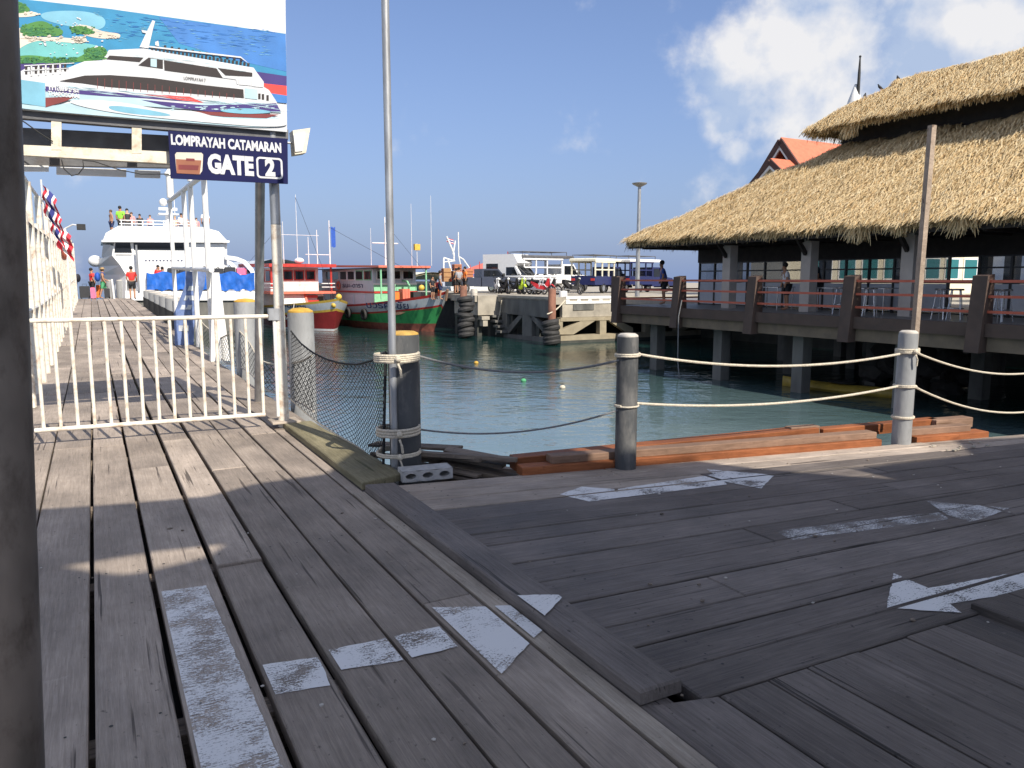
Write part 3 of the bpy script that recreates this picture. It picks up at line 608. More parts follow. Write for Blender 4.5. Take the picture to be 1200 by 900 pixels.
# ------------------------------------------------------------------ gate
ga = Vector((-.56, 8.30, 0)); gb = Vector((1.50, 8.17, 0)); GL = (gb - ga).length
gate = thing('barrier_gate', 'low cream metal gate of upright bars across the pier', 'gate', (ga.x, ga.y, 0), math.atan2(gb.y - ga.y, gb.x - ga.x), local=True)
part('top_rail', MB().tube([(-.02, 0, 1.17), (GL + .14, 0, 1.17)], .022, 10), 'rail_white', gate, smooth=True)
part('bottom_rail', MB().tube([(0, 0, .15), (GL, 0, .15)], .022, 10), 'rail_white', gate, smooth=True)
bar0 = None
for i in range(15):
    x = .075 + (GL - .09) * i / 14; lean = .03 * (1 - i / 14)
    if bar0 is None: bar0 = MB().tube([(0, 0, .168), (0, 0, 1.152)], .0165, 9).mesh('bar', 'rail_white', smooth=True)
    o = bpy.data.objects.new('bar', bar0); C.objects.link(o); o.parent = gate; o.location = (x, 0, 0)
lp = thing('latch_post', 'thin white post with a steel latch at the gate end', 'post', (gb.x + .13, gb.y - .01, 0), local=True)
part('post', MB().tube([(0, 0, .12), (0, 0, 1.22)], .018, 9), 'white', lp, smooth=True)
part('latch', MB().box((-.06, -.03, 1.13), (.05, .03, 1.25)), 'galv', lp)

# ------------------------------------------------------------------ gantry with billboard over the gate
SP = 8.19
gan = thing('gantry', 'white steel gantry carrying the billboard over the gate', 'gantry', (1.69, SP, .0))
base_ = (1.69, 8.19)
part('post', MB().tube([(1.69, 8.19, .0), (1.69, 8.19, 2.10)], [.056, .052], 14), 'rail_white', gan, smooth=True)
part('post', MB().tube([(1.69, 8.19, 2.105), (1.69, 8.19, 3.2)], .05, 14), 'galv', gan, smooth=True)
part('post', MB().tube([(-.95, 8.45, .0), (-.95, 8.45, 3.2)], .055, 14), 'rail_white', gan, smooth=True)
br = gnd(303, 470); part('brace', MB().tube([(br[0], br[1], 0), (1.60, 8.42, 2.62)], .05, 10), 'galv', gan, smooth=True)
part('base_plate', MB().bbox((1.55, 8.05, .056), (1.84, 8.33, .075), .004), 'deck_pale', gan)
SB = 8.10                                                # plane of the billboard face
def bbp(zx, zy): q = onS(zx / 3.3333, zy / 3.3333, SB); return q
# beams under the board
def beam_on(pts, s, depth, m, name, lab=None):
    P = [onS(px, py, s) for px, py in pts]; mb = MB(); mb.prism([(p[0], s, p[2]) for p in P], (0, depth, 0)); return part(name, mb, m, gan, lab)
beam_on([(-30, 146.5), (337, 166), (337, 199), (-30, 192)], SB + .36, .10, 'grey_steel', 'back_beam')
beam_on([(-30, 193), (57, 194), (57, 200.5), (-30, 200)], SB + .30, .05, 'white', 'lit_flange'); beam_on([(66, 195.5), (148, 198.5), (148, 207), (66, 204)], SB + .30, .05, 'white', 'lit_flange'); beam_on([(158, 199), (188, 200), (188, 208.5), (158, 207.5)], SB + .30, .05, 'white', 'lit_flange')  # white strips paint the sunlit lower edge of the grey back beam
beam_on([(-30, 167), (205, 178), (205, 192), (-30, 178.5)], SB + .06, .07, 'cream', 'bottom_chord')
beam_on([(-30, 123), (338, 152), (338, 163.5), (-30, 134)], SB + .05, .10, 'grey_steel', 'top_chord')
for x0, x1, ya, yb in [(60, 72, 133, 175.5), (154.5, 166, 142, 179.5), (246, 255, 150, 185)]: beam_on([(x0, ya), (x1, ya + 1), (x1, yb), (x0, yb)], SB + .056, .06, 'cream', 'stud')
def wire(pix, s, label, r=.006):
    P = [onS(px, py, s) for px, py in pix]; solo('cable', MB().tube([(p[0], s, p[2]) for p in P], r, 5), 'black', label, 'cable', smooth=True)
wire([(14, 134), (30, 144), (45, 155), (62, 166)], SB + .04, 'black cable slanting below the left part of the billboard')
wire([(72, 187), (75, 198), (84, 206), (92, 204), (98, 196), (97, 188), (110, 189), (140, 199), (165, 204), (198, 204)], SB + .03, 'looping black cable hanging under the cream gantry chord', .005)

# billboard: flat printed picture built from thin flat shapes
bb = thing('billboard', 'large billboard picturing a white catamaran at speed beside green islands', 'billboard', onS(180, 140, SB))
corner = [bbp(20, 421), bbp(1122, 515), bbp(1113, -190), bbp(20, -330)]
mb = MB(); mb.prism([(p[0], SB + .004, p[2]) for p in corner], (0, .045, 0)); part('panel', mb, 'p_white', bb)
def chaikin(P, k=3):
    for _ in range(k): P = [(a[0] * (1 - w) + b[0] * w, a[1] * (1 - w) + b[1] * w) for a, b in zip(P, P[1:] + P[:1]) for w in (.25, .75)]
    return P
def pr(name, polys, m, lay):
    many = name in ('printed_passenger', 'printed_trees', 'printed_railing'); mb = MB()
    for pl in polys:
        if name.split('_')[1] in ('lagoon', 'sand', 'rock', 'island', 'forest', 'wave', 'wake'): pl = chaikin(pl)
        P = [bbp(*p) for p in pl]; mb.poly([(p[0], SB - .0012 * lay, p[2]) for p in P])
        if not many: part(name, mb, m, bb); mb = MB()
    if many: part(name, mb, m, bb, kind='stuff')
pr('printed_sea', [[(30, -10), (430, 35), (1116, 132), (1119, 300), (700, 300), (30, 245)]], 'p_sea', 1)
pr('printed_sea', [[(620, 66), (1116, 134), (1118, 280), (900, 230), (700, 170)]], 'p_blue', 2)
pr('printed_lagoon', [[(35, 150), (130, 160), (330, 165), (420, 190), (330, 232), (150, 220), (36, 225)]], 'p_lagoon', 2)
pr('printed_lagoon', [[(160, 45), (330, 40), (420, 70), (400, 125), (250, 100), (160, 75)]], 'p_cyan', 2)
pr('printed_sand', [[(35, 110), (80, 105), (130, 150), (190, 155), (110, 165), (36, 222)], [(70, 150), (200, 143), (340, 155), (330, 172), (230, 163), (80, 153)], [(35, 58), (120, 42), (165, 58), (100, 68), (35, 66)]], 'p_sand', 3)
pr('printed_rock', [[(270, 108), (330, 92), (400, 125), (470, 130), (470, 150), (400, 153), (330, 140)], [(280, 150), (330, 140), (345, 165), (300, 173)]], 'p_rock', 3)
pr('printed_island', [[(36, 0), (75, 4), (128, 40), (90, 52), (36, 52)], [(75, 112), (110, 92), (170, 78), (215, 108), (250, 118), (240, 142), (170, 143), (90, 138)], [(265, 122), (300, 98), (345, 108), (378, 130), (330, 137)]], 'p_green', 4)
pr('printed_forest', [[(36, 225), (110, 214), (180, 222), (260, 240), (330, 215), (350, 185), (400, 178), (425, 205), (410, 240), (36, 252)]], 'p_green', 4)
pr('printed_forest', [[(36, 238), (120, 230), (200, 240), (150, 250), (36, 250)], [(90, 120), (130, 108), (160, 125), (150, 140), (100, 134)], [(340, 215), (390, 196), (405, 225), (360, 238)], [(36, 22), (80, 25), (110, 42), (36, 48)]], 'p_green_dark', 5)
pr('printed_stripe', [[(36, 248), (250, 246), (240, 275), (36, 280)], [(880, 262), (1119, 298), (1119, 336), (900, 312)]], 'p_navy', 5)
pr('printed_stripe', [[(36, 279), (100, 279), (80, 300), (36, 302)], [(900, 312), (1119, 336), (1120, 374), (980, 352)]], 'p_red', 5)
pr('printed_stripe', [[(36, 301), (80, 299), (70, 322), (36, 322)], [(980, 352), (1120, 374), (1120, 404), (1000, 392)]], 'p_blue', 5)
pr('printed_wake', [[(36, 400), (180, 420), (300, 395), (650, 430), (1118, 452), (1121, 510), (600, 468), (300, 445), (36, 420)]], 'p_pale', 5)
pr('printed_hull', [[(62, 290), (110, 262), (260, 268), (330, 240), (400, 236), (425, 196), (560, 190), (990, 265), (1000, 280), (1030, 320), (1030, 340), (1050, 352), (1080, 398), (1098, 438), (640, 420), (400, 385), (178, 348), (62, 308)]], 'p_white', 6)
pr('printed_hull_shadow', [[(66, 310), (176, 325), (178, 418), (66, 402)]], 'p_cyan', 7)
pr('printed_hull_shadow', [[(178, 338), (420, 368), (690, 405), (1075, 405), (1098, 440), (700, 425), (420, 405), (178, 385)]], 'p_pale', 7)
pr('printed_stripe', [[(178, 338), (420, 358), (560, 374), (760, 400), (560, 384), (400, 376), (178, 358)], [(548, 390), (800, 412), (1078, 404), (1096, 436), (820, 437), (660, 418)]], 'p_navy', 8)
pr('printed_stripe', [[(560, 370), (740, 378), (795, 402), (700, 392), (640, 380)]], 'p_red', 9)
pr('printed_stripe', [[(178, 382), (300, 378), (250, 398), (178, 420)], [(640, 430), (1090, 448), (1040, 462), (870, 456)]], 'p_maroon', 8)
pr('printed_wave', [[(245, 398), (330, 388), (480, 400), (640, 432), (760, 432), (850, 462), (1000, 470), (1118, 462), (1120, 505), (700, 470), (420, 440)]], 'p_white', 10)
pr('printed_wave', [[(420, 410), (560, 425), (700, 455), (560, 452), (430, 432)], [(830, 432), (960, 420), (1090, 440), (950, 448)]], 'p_cyan', 11)
pr('printed_window', [[(232, 318), (330, 296), (430, 294), (600, 306), (800, 334), (950, 350), (952, 384), (700, 362), (420, 340), (320, 326)], [(415, 232), (428, 218), (560, 226), (545, 243)], [(540, 256), (580, 226), (636, 235), (636, 270)],
                      [(640, 236), (845, 268), (870, 306), (642, 276)], [(850, 266), (985, 285), (985, 300), (880, 295)]], 'p_dark', 9)
pr('printed_window', [[(588, 230), (612, 233), (612, 264), (588, 260)], [(955, 345), (1005, 350), (1005, 390), (955, 384)]], 'p_pale', 10)
pr('printed_mast', [[(545, 185), (580, 110), (595, 80), (606, 84), (598, 112), (580, 190)], [(552, 118), (575, 122), (572, 132), (556, 128)], [(606, 165), (618, 160), (622, 182), (606, 178)]], 'p_white', 9)
pl_ = []
for i in range(26):
    x = 590 + i * 15; y = 184 + (x - 590) * .165; pl_.append([(x, y), (x + 9, y + 1), (x + 9, y + 13), (x, y + 12)])
for i in range(12):
    x = 640 + i * 27; y = 178 + (x - 640) * .165; pl_.append([(x, y), (x + 9, y), (x + 10, y + 12), (x, y + 11)])
for i in range(9):
    x = 98 + i * 19; y = 258 - i * 1.5; pl_.append([(x, y), (x + 10, y), (x + 9, y + 34), (x, y + 33)])
for q in [(1008, 366), (1022, 368), (1040, 372)]: pl_.append([q, (q[0] + 9, q[1]), (q[0] + 9, q[1] + 22), (q[0], q[1] + 22)])
pr('printed_passenger', pl_, 'p_dark', 8)
pr('printed_railing', [[(95, 256), (290, 246), (290, 249), (95, 260)], [(95, 275), (270, 266), (270, 269), (95, 279)], [(580, 180), (940, 222), (972, 250), (940, 228), (580, 186)], [(870, 300), (930, 308), (930, 330), (925, 330), (920, 312), (870, 305)]] +
   [[(120 + 28 * i, 256 - 2 * i), (126 + 28 * i, 256 - 2 * i), (126 + 28 * i, 298 - 2 * i), (120 + 28 * i, 298 - 2 * i)] for i in range(5)], 'p_white', 11)
pr('printed_raft', [[(932, 308), (980, 312), (980, 336), (932, 332)], [(982, 314), (1027, 320), (1027, 342), (982, 338)]], 'p_white', 11)
rb2 = random.Random(11)
def blobs(n, area, r0, r1):
    out = []
    for _ in range(n):
        x = rb2.uniform(area[0], area[2]); y = rb2.uniform(area[1], area[3]); r = rb2.uniform(r0, r1); out.append([(x + r * rb2.uniform(.6, 1.3) * math.cos(a * .7854), y + r * .55 * rb2.uniform(.6, 1.3) * math.sin(a * .7854)) for a in range(8)])
    return out
pr('printed_trees', blobs(26, (38, 6, 100, 44), 4, 10) + blobs(40, (82, 100, 240, 140), 4, 9) + blobs(30, (272, 106, 368, 132), 3, 7) + blobs(60, (40, 226, 300, 246), 5, 11) + blobs(40, (330, 190, 412, 232), 5, 10), 'p_green_dark', 6)
pr('printed_trees', blobs(18, (38, 6, 100, 44), 3, 6) + blobs(40, (82, 95, 240, 140), 3, 6) + blobs(24, (272, 104, 368, 132), 3, 5) + blobs(50, (40, 222, 300, 246), 3, 7) + blobs(34, (330, 188, 412, 232), 3, 7), 'p_green', 7)
pr('printed_trees', blobs(22, (100, 140, 330, 160), 4, 9) + blobs(14, (280, 140, 345, 168), 4, 9) + blobs(14, (380, 130, 470, 150), 4, 8) + blobs(8, (90, 46, 160, 62), 4, 8), 'p_rock', 7)
pr('printed_trees', blobs(12, (160, 160, 420, 215), 3, 6) + blobs(14, (220, 70, 330, 105), 3, 5) + blobs(10, (150, 165, 260, 180), 2, 6), 'p_white', 7)
pr('printed_trees', [[(x, y * .45 + 225) for x, y in b] for b in blobs(26, (640, 420, 1090, 455), 4, 12)], 'p_pale', 11)
def streaks(n, area, ln, hh, sl=.11):
    out = []
    for _ in range(n):
        x = rb2.uniform(area[0], area[2]); y = rb2.uniform(area[1], area[3]) + sl * (x - area[0]); L = rb2.uniform(*ln); h = rb2.uniform(*hh); out.append([(x, y), (x + L * .5, y + L * .05 - h), (x + L, y + L * .1), (x + L * .5, y + L * .05 + h)])
    return out
pr('printed_trees', streaks(120, (430, 50, 1040, 140), (14, 60), (.6, 1.6)), 'p_sea_deep', 3); pr('printed_trees', streaks(90, (330, 40, 1040, 150), (10, 40), (.5, 1.2)), 'p_cyan', 4)
pr('printed_trees', [[(x, 306 + (x - 340) * .12 - 6), (x + 2, 306 + (x - 340) * .12 - 6), (x + 2, 342 + (x - 340) * .08), (x, 342 + (x - 340) * .08)] for x in range(380, 940, 28)], 'p_maroon', 10)
pr('printed_trees', streaks(60, (200, 330, 1040, 350), (30, 120), (.8, 1.8), .09), 'p_pale', 9); pr('printed_trees', streaks(30, (440, 200, 900, 222), (20, 80), (.7, 1.5), .13), 'p_pale', 7)
def onbb(zx, zy, lay, rz=0.):
    p = bbp(zx, zy); a, b = bbp(zx - 40, zy), bbp(zx + 40, zy); o3 = ORG[bb]
    m = Matrix.Translation((p[0] - o3[0], SB - .0012 * lay - o3[1], p[2] - o3[2])) @ Matrix.Rotation(R(90), 4, 'X') @ Matrix.Rotation(rz, 4, 'Z'); return m
sc_ = (bbp(1000, 300)[0] - bbp(900, 300)[0]) / 100      # metres per zoomed pixel, right side
text_part('lettering', 'LOMPRAYAH 7', 'p_dark', bb, onbb(760, 311, 12, -.0), sc_ * 17, .0002, sc_ * 80)
text_part('lettering', 'THAPOSORAI', 'p_white', bb, onbb(250, 372, 12, -.0), sc_ * 22, .0002, sc_ * 100, .002)
text_part('lettering', 'ท่าโพธิ์สระ', 'p_white', bb, onbb(250, 350, 12, -.0), sc_ * 22, .0002, sc_ * 96, .002)

# gate sign
SS = 8.04
def sgp(px, py): return onS(px, py, SS)
c4 = [sgp(200, 209), sgp(337.5, 215.5), sgp(337, 162.5), sgp(197, 153)]
gs = thing('gate_sign', 'navy sign reading LOMPRAYAH CATAMARAN GATE 2', 'sign', c4[0])
mb = MB(); mb.prism([(p[0], SS, p[2]) for p in c4], (0, .02, 0)); part('panel', mb, 'navy', gs)
o3 = ORG[gs]
def onsg(px, py, lay=1): p = sgp(px, py); return Matrix.Translation((p[0] - o3[0], SS - .002 * lay - o3[1], p[2] - o3[2])) @ Matrix.Rotation(R(90), 4, 'X')
pxm = (sgp(300, 185)[0] - sgp(240, 185)[0]) / 60
tx = text_part('lettering', 'LOMPRAYAH CATAMARAN', 'p_white', gs, onsg(267, 169.2), .125, .001, pxm * 128, .0055)
text_part('lettering', 'GATE', 'p_white', gs, onsg(270.5, 194.5), .235, .001, pxm * 54, .013)
text_part('lettering', '2', 'p_white', gs, onsg(316.5, 197.5), .215, .001, pxm * 12.5, .012)
mb = MB()
def rr_rect(cx, cy, w, h, r):
    out = []
    for qx, qy, a0 in ((1, 1, 0), (-1, 1, 90), (-1, -1, 180), (1, -1, 270)):
        for k in range(5): a = R(a0 + 90 * k / 4); out.append((cx + qx * (w / 2 - r) + r * math.cos(a), cy + qy * (h / 2 - r) + r * math.sin(a)))
    return out
cc = sgp(316, 197); wo_, ho_ = pxm * 32, pxm * 26
A_ = rr_rect(cc[0], cc[2], wo_, ho_, .035); B_ = rr_rect(cc[0], cc[2], wo_ - .036, ho_ - .036, .022); n_ = len(A_)
mb.add([(x, SS - .002, z) for x, z in A_ + B_], [(k, (k + 1) % n_, n_ + (k + 1) % n_, n_ + k) for k in range(n_)]); part('number_frame', mb, 'p_white', gs)
mb = MB(); mb.poly([(q[0], SS - .002, q[2]) for q in [sgp(207, 203), sgp(234, 204.5), sgp(237, 200), sgp(238, 181), sgp(236, 179), sgp(207, 178.5), sgp(205, 181)]]); part('picture', mb, 'p_sand', gs)
mb = MB(); mb.poly([(q[0], SS - .004, q[2]) for q in [sgp(207, 203), sgp(234, 204.5), sgp(236, 188), sgp(206, 186.5)]]); part('picture', mb, 'brown_box', gs)
mb = MB(); mb.poly([(q[0], SS - .0055, q[2]) for q in [sgp(209, 198.5), sgp(232, 199.5), sgp(233, 194), sgp(209, 193)]]); mb.poly([(q[0], SS - .0055, q[2]) for q in [sgp(218, 188.5), sgp(228, 189), sgp(228, 186), sgp(218, 185.5)]]); part('picture', mb, 'p_maroon', gs)
# floodlight
fl = onS(350, 168, 8.22)
fo = thing('floodlight', 'cream floodlight on a bracket at the right end of the sign', 'lamp', fl)
q = [onS(341.5, 154, 8.22), onS(362, 151, 8.22), onS(357, 180, 8.22), onS(344, 182, 8.22)]
mb = MB(); mb.prism([(p[0], 8.16, p[2]) for p in q], (0, .16, 0)); part('housing', mb, 'cream', fo)
q = [onS(344, 158, 8.15), onS(358, 156, 8.15), onS(354.5, 177, 8.15), onS(346, 178, 8.15)]
mb = MB(); mb.prism([(p[0], 8.148, p[2]) for p in q], (0, .011, 0)); part('lens', mb, 'lamp_glass', fo)
p_, q_ = onS(331, 167, 8.24), onS(346, 168, 8.24); part('bracket', MB().tube([(p_[0], 8.24, p_[2]), (q_[0], 8.24, q_[2])], .012, 6), 'galv', fo)

# ------------------------------------------------------------------ net hung between gantry post and first bollard
top = [(341, 388), (352, 402), (366, 413), (382, 421), (400, 426), (420, 427), (438, 422), (452, 413)]
bot = [(341, 468), (356, 482), (372, 495), (392, 508), (415, 521), (428, 530), (440, 545), (449, 555)]
def interp(L, f):
    x = f * (len(L) - 1); i = min(int(x), len(L) - 2); k = x - i; return (L[i][0] + (L[i + 1][0] - L[i][0]) * k, L[i][1] + (L[i + 1][1] - L[i][1]) * k)
def net_pt(u, v):
    a = interp(top, u); b = interp(bot, u); Y = 7.95 + (6.12 - 7.95) * u
    p = at_s(a[0] + (b[0] - a[0]) * v, a[1] + (b[1] - a[1]) * v, Y); return Vector((p[0] + .05 * math.sin(math.pi * u) * math.sin(math.pi * v), p[1], p[2]))
nt_ = thing('safety_net', 'black mesh net slung between the gantry post and the bollard', 'net', net_pt(0, 1))
mb = MB(); NU, NV = 60, 34
for i in range(NU):
    for j in range(NV):
        if (i + j) % 2: continue
        for di, dj in ((1, 1), (1, -1), (-1, 1), (-1, -1)):
            if di < 0: continue
            i2, j2 = i + di, j + dj
            if 0 <= i2 <= NU and 0 <= j2 <= NV: mb.tube([net_pt(i / NU, j / NV), net_pt(i2 / NU, j2 / NV)], .0026, 3, False)
        if i > 0:
            for dj in (1, -1):
                if 0 <= j + dj <= NV: mb.tube([net_pt(i / NU, j / NV), net_pt((i - 1) / NU, (j + dj) / NV)], .0026, 3, False)
part('mesh', mb, 'net', nt_, kind='stuff')
part('edge_rope', MB().tube([net_pt(i / 20, 0) for i in range(21)], .009, 6), 'net', nt_, smooth=True)
part('edge_rope', MB().tube([net_pt(i / 20, 1) for i in range(21)], .008, 6), 'rope', nt_, smooth=True)
part('edge_rope', MB().tube([net_pt(1, i / 12) for i in range(13)], .012, 6), 'net', nt_, smooth=True)

# ------------------------------------------------------------------ pole by the camera
a = at_s(-27, 0, 1.25); b = at_s(11, 900, 1.25); dz = (Vector(a) - Vector(b))
fp = thing('steel_pole', 'thick dark rusty pole close by on the left edge', 'pole', (b[0], b[1], 0))
A0 = Vector(b) - dz * (b[2] / dz.z); A1 = Vector(b) + dz * ((4.1 - b[2]) / dz.z)
part('shaft', MB().tube([A0, A1], .054, 24), 'dark_pole', fp, smooth=True)
part('foot', MB().bbox((A0.x - .12, A0.y - .12, .002), (A0.x + .12, A0.y + .12, .012), .002), 'dark_pole', fp)

# ------------------------------------------------------------------ terminal canopy over the landing (behind and above the camera): it casts the shade
HR = 5.6; k_ = HR / math.tan(SUN_EL); SH = Vector((SX * k_, SY * k_, 0))
outline = [(-3.75, 4.95), (-3.23, 5.03), (-2.59, 5.19), (-2.17, 5.34), (-1.95, 5.68), (-1.47, 5.99), (-1.42, 6.5), (-1.34, 6.95), (.15, 7.15), (.62, 6.22), (1.15, 6.31), (1.61, 6.43), (2.11, 6.13), (3.04, 5.84), (2.83, 6.16), (4.13, 6.69), (4.33, 7.31), (5.3, 7.5), (13, 9.3), (13, -2), (3, -2), (-.4, .7), (-3.75, 1.6)]
hole = [(-2.46, 4.00), (-2.07, 4.22), (-1.67, 4.36), (-1.70, 4.12), (-1.92, 3.92), (-2.04, 3.87), (-2.22, 3.91)]
cn = thing('terminal_canopy', 'flat sheet canopy over the landing behind the camera', 'canopy', (4, -2, 0))
bm = bmesh.new(); es = []
for loop in (outline, hole):
    vs = [bm.verts.new(ST(Vector((x, y, HR)) + SH)) for x, y in loop]; es += [bm.edges.new((vs[i - 1], vs[i])) for i in range(len(vs))]
bmesh.ops.triangle_fill(bm, use_beauty=True, edges=es)
r_ = bmesh.ops.extrude_face_region(bm, geom=bm.faces[:]); bmesh.ops.translate(bm, vec=(0, 0, .03), verts=[e for e in r_['geom'] if isinstance(e, bmesh.types.BMVert)])
bmesh.ops.recalc_face_normals(bm, faces=bm.faces[:]); bmesh.ops.translate(bm, vec=(-4, 2, 0), verts=bm.verts[:])
me = bpy.data.meshes.new('roof_sheet'); bm.to_mesh(me); bm.free(); me.materials.append(M['sheet_roof'])
o = bpy.data.objects.new('roof_sheet', me); C.objects.link(o); o.parent = cn
for x, y in [(-6, -4), (2, -4), (9, -4)]:
    p = ST(Vector((x, y, 0))); part('post', MB().tube([(p[0], p[1], 0), (p[0], p[1], HR)], .07, 10), 'galv', cn)

# ------------------------------------------------------------------ pier furniture beyond the gate
# white fence along the left side
FT = -.74
fen = thing('pier_railing', 'tall white post railing along the left side of the pier', 'railing', (FT, 10.6, 0))
pm_ = MB().tube([(0, 0, 0), (0, 0, 2.95)], .05, 8).mesh('post', 'rail_white', smooth=True)
for i, s in enumerate(list(np.arange(10.9, 30, 1.25)) + list(np.arange(30.5, 46, 2.5))):
    o = bpy.data.objects.new('post', pm_); C.objects.link(o); o.parent = fen; o.location = (0, s - 10.6, pier_z(s)); o.scale = (1, 1, .82 if i % 2 else 1)
for z, r, m in [(2.32, .03, 'grey_steel'), (1.15, .028, 'white'), (2.95, .028, 'white')]:
    part('rail', MB().tube([(FT, s, pier_z(s) + z) for s in (9.0, 14, 24, 44)], r, 6), m, fen)
def slats_(z0, z1, s0, s1, nm, m): part(nm, MB().box((FT - .09, s0, z0), (FT - .05, s1, z1)), m, fen)
for k in range(3): slats_(2.42 + .2 * k, 2.46 + .2 * k, 9.0, 11.2, 'slat', 'white')
slats_(1.75, 2.30, 9.3, 10.8, 'panel', 'grey_steel')
# flags on short staffs on the railing
def flag(name, label, at, stripes, w, h, rz=0):
    t = thing(name, label, 'flag', at, rz, local=True, group='flags along the left railing')
    part('staff', MB().tube([(0, 0, 0), (.0, -.12, h + .45)], .016, 6), 'white', t)
    n = len(stripes); y0 = .35
    for i, (c, a, b) in enumerate(stripes):
        rows = []
        for k in (0, 1):
            f = (a, b)[k]; rows.append([(.02 + w * f + .03 * math.sin(j * 1.7 + f * 3), -.12 * (y0 + h * (1 - j / 7)) / h + .05 * math.sin(j * 2.1 + f * 2) + .12 * f * j / 7, y0 + h * (1 - j / 7) - .25 * f * (1 + .4 * j / 7)) for j in range(8)])
        part('stripe', MB().grid(rows), c, t, smooth=True)
    return t
thai = [('flag_red', 0, .18), ('flag_white', .18, .34), ('flag_blue', .34, .66), ('flag_white', .66, .82), ('flag_red', .82, 1)]
flag('flag', 'nearest drooping red white and blue striped flag on the railing', (FT + .06, 16.4, 2.35), thai, .2, .5)
flag('flag', 'second drooping striped flag on the railing', (FT + .06, 18.6, 2.15), thai, .2, .5)
flag('flag', 'small red and white flag farthest along the railing', (FT + .06, 21.2, 1.95), [('flag_red', 0, .4), ('flag_white', .4, .7), ('flag_red', .7, 1)], .30, .5)
lb = thing('life_ring', 'orange and white life ring hanging on the railing', 'life ring', (FT + .12, 22.0, 2.3), local=True)
mb = MB(); mb.tube([(.06, .24 * math.cos(2 * math.pi * k / 16), .24 * math.sin(2 * math.pi * k / 16)) for k in range(16)], .055, 8, closed=True); part('ring', mb, 'orange_red', lb, smooth=True)
for a in (0, 1.57, 3.14, 4.71): part('band', MB().tube([(.06, .24 * math.cos(a + d), .24 * math.sin(a + d)) for d in (-.2, 0, .2)], .06, 8), 'flag_white', lb, smooth=True)
# small lamp on an arm
a1 = at_s(76, 268, 26); a2 = at_s(95, 265, 26)
lm = thing('pier_lamp', 'thin arm lamp reaching out over the far pier', 'lamp', (a1[0], a1[1], pier_z(24)))
part('post', MB().tube([(a1[0], a1[1], pier_z(24)), a1], .04, 7), 'white', lm); part('arm', MB().tube([a1, ((a1[0] + a2[0]) / 2, (a1[1] + a2[1]) / 2, a2[2] + .05), a2], .025, 6), 'white', lm)
part('head', MB().box((a2[0] - .13, a2[1] - .18, a2[2] - .12), (a2[0] + .13, a2[1] + .18, a2[2] + .06)), 'black', lm)

# piles along the right side
def pier_pile(s, t, r, top, m, cap, label, skirt=False):
    p = thing('mooring_pile', label, 'pile', (t, s, pier_z(s)), group='piles along the right side of the pier', local=True)
    part('shaft', MB().lathe((0, 0, 0), [(r, -2.6), (r, top - .03), (r * .96, top)], 16), m, p, smooth=True)
    part('cap', MB().lathe((0, 0, 0), [(r * .97, top + .001), (r * .95, top + .02), (r * .6, top + .05), (.01, top + .06)], 16), cap, p, smooth=True)
    if skirt:
        n = 14; rows = []
        for k in range(5): rows.append([(1.08 * r * math.cos(math.pi + math.pi * j / n * 1.0) * 1.02, 1.08 * r * math.sin(math.pi + math.pi * j / n), top * .45 + .16 * abs(j / n - .5) * 2 - (k / 4) * (top * .45 + 1.2)) for j in range(n + 1)])
        part('net_skirt', MB().grid(rows), 'net', p, smooth=True)
    return p
q = gnd(352, 497)
p1 = onS(352, 366, 9.6); pier_pile(9.6, p1[0], .16, p1[2], 'bollard_grey', 'yellow_cap', 'grey concrete pile with yellow top just right of the gantry post')
p2 = onS(280, 354, 13.4); pier_pile(13.4, p2[0] + .1, .19, p2[2] , 'bollard_grey', 'yellow_cap', 'grey pile with yellow top seen between the gate bars')
for i, s in enumerate([24.0, 26.5, 29.0, 31.5, 34.5, 38.0]):
    pier_pile(s, 2.22, .25, .80 - .02 * i, 'bollard_grey', 'cap', ['broad grey pile nearest the blue banner', 'second broad grey pile back from the blue banner', 'third broad grey pile back from the blue banner', 'fourth broad grey pile back from the blue banner', 'fifth broad grey pile back from the blue banner', 'farthest broad grey pile below the red shirted man'][i], True)
for i, px in enumerate([129, 141, 154]):
    q = at_s(px, 352, 47); pier_pile(q[1], q[0], .17, 1.05, 'bollard_grey', 'cap', ['grey pile beside the backpacker at the pier end', 'grey pile in the middle at the pier end', 'grey pile under the red shirted man at the pier end'][i])
# net and rope from pile to pile behind the gate
nb = thing('safety_net', 'dark net hung along the right edge of the pier behind the gate', 'net', (2.1, 9.8, 0)); mb = MB()
def n2(u, v): s = 8.4 + u * 11; return (2.06 + .05 * math.sin(u * 20), s, pier_z(s) + .72 - .30 * abs(math.sin(u * math.pi * 2.2)) - v * .62 * (1 - .4 * abs(math.sin(u * math.pi * 2.2))))
for i in range(90):
    for j in range(10):
        if (i + j) % 2 == 0: mb.tube([n2(i / 90, j / 10), n2((i + 1) / 90, (j + 1) / 10)], .004, 3, False)
        else: mb.tube([n2(i / 90, (j + 1) / 10), n2((i + 1) / 90, j / 10)], .004, 3, False)
part('mesh', mb, 'net', nb, kind='stuff'); part('edge_rope', MB().tube([n2(i / 60, 0) for i in range(61)], .012, 5), 'rope', nb, smooth=True); part('edge_rope', MB().tube([n2(i / 40, 1) for i in range(41)], .014, 5), 'cap', nb, smooth=True)
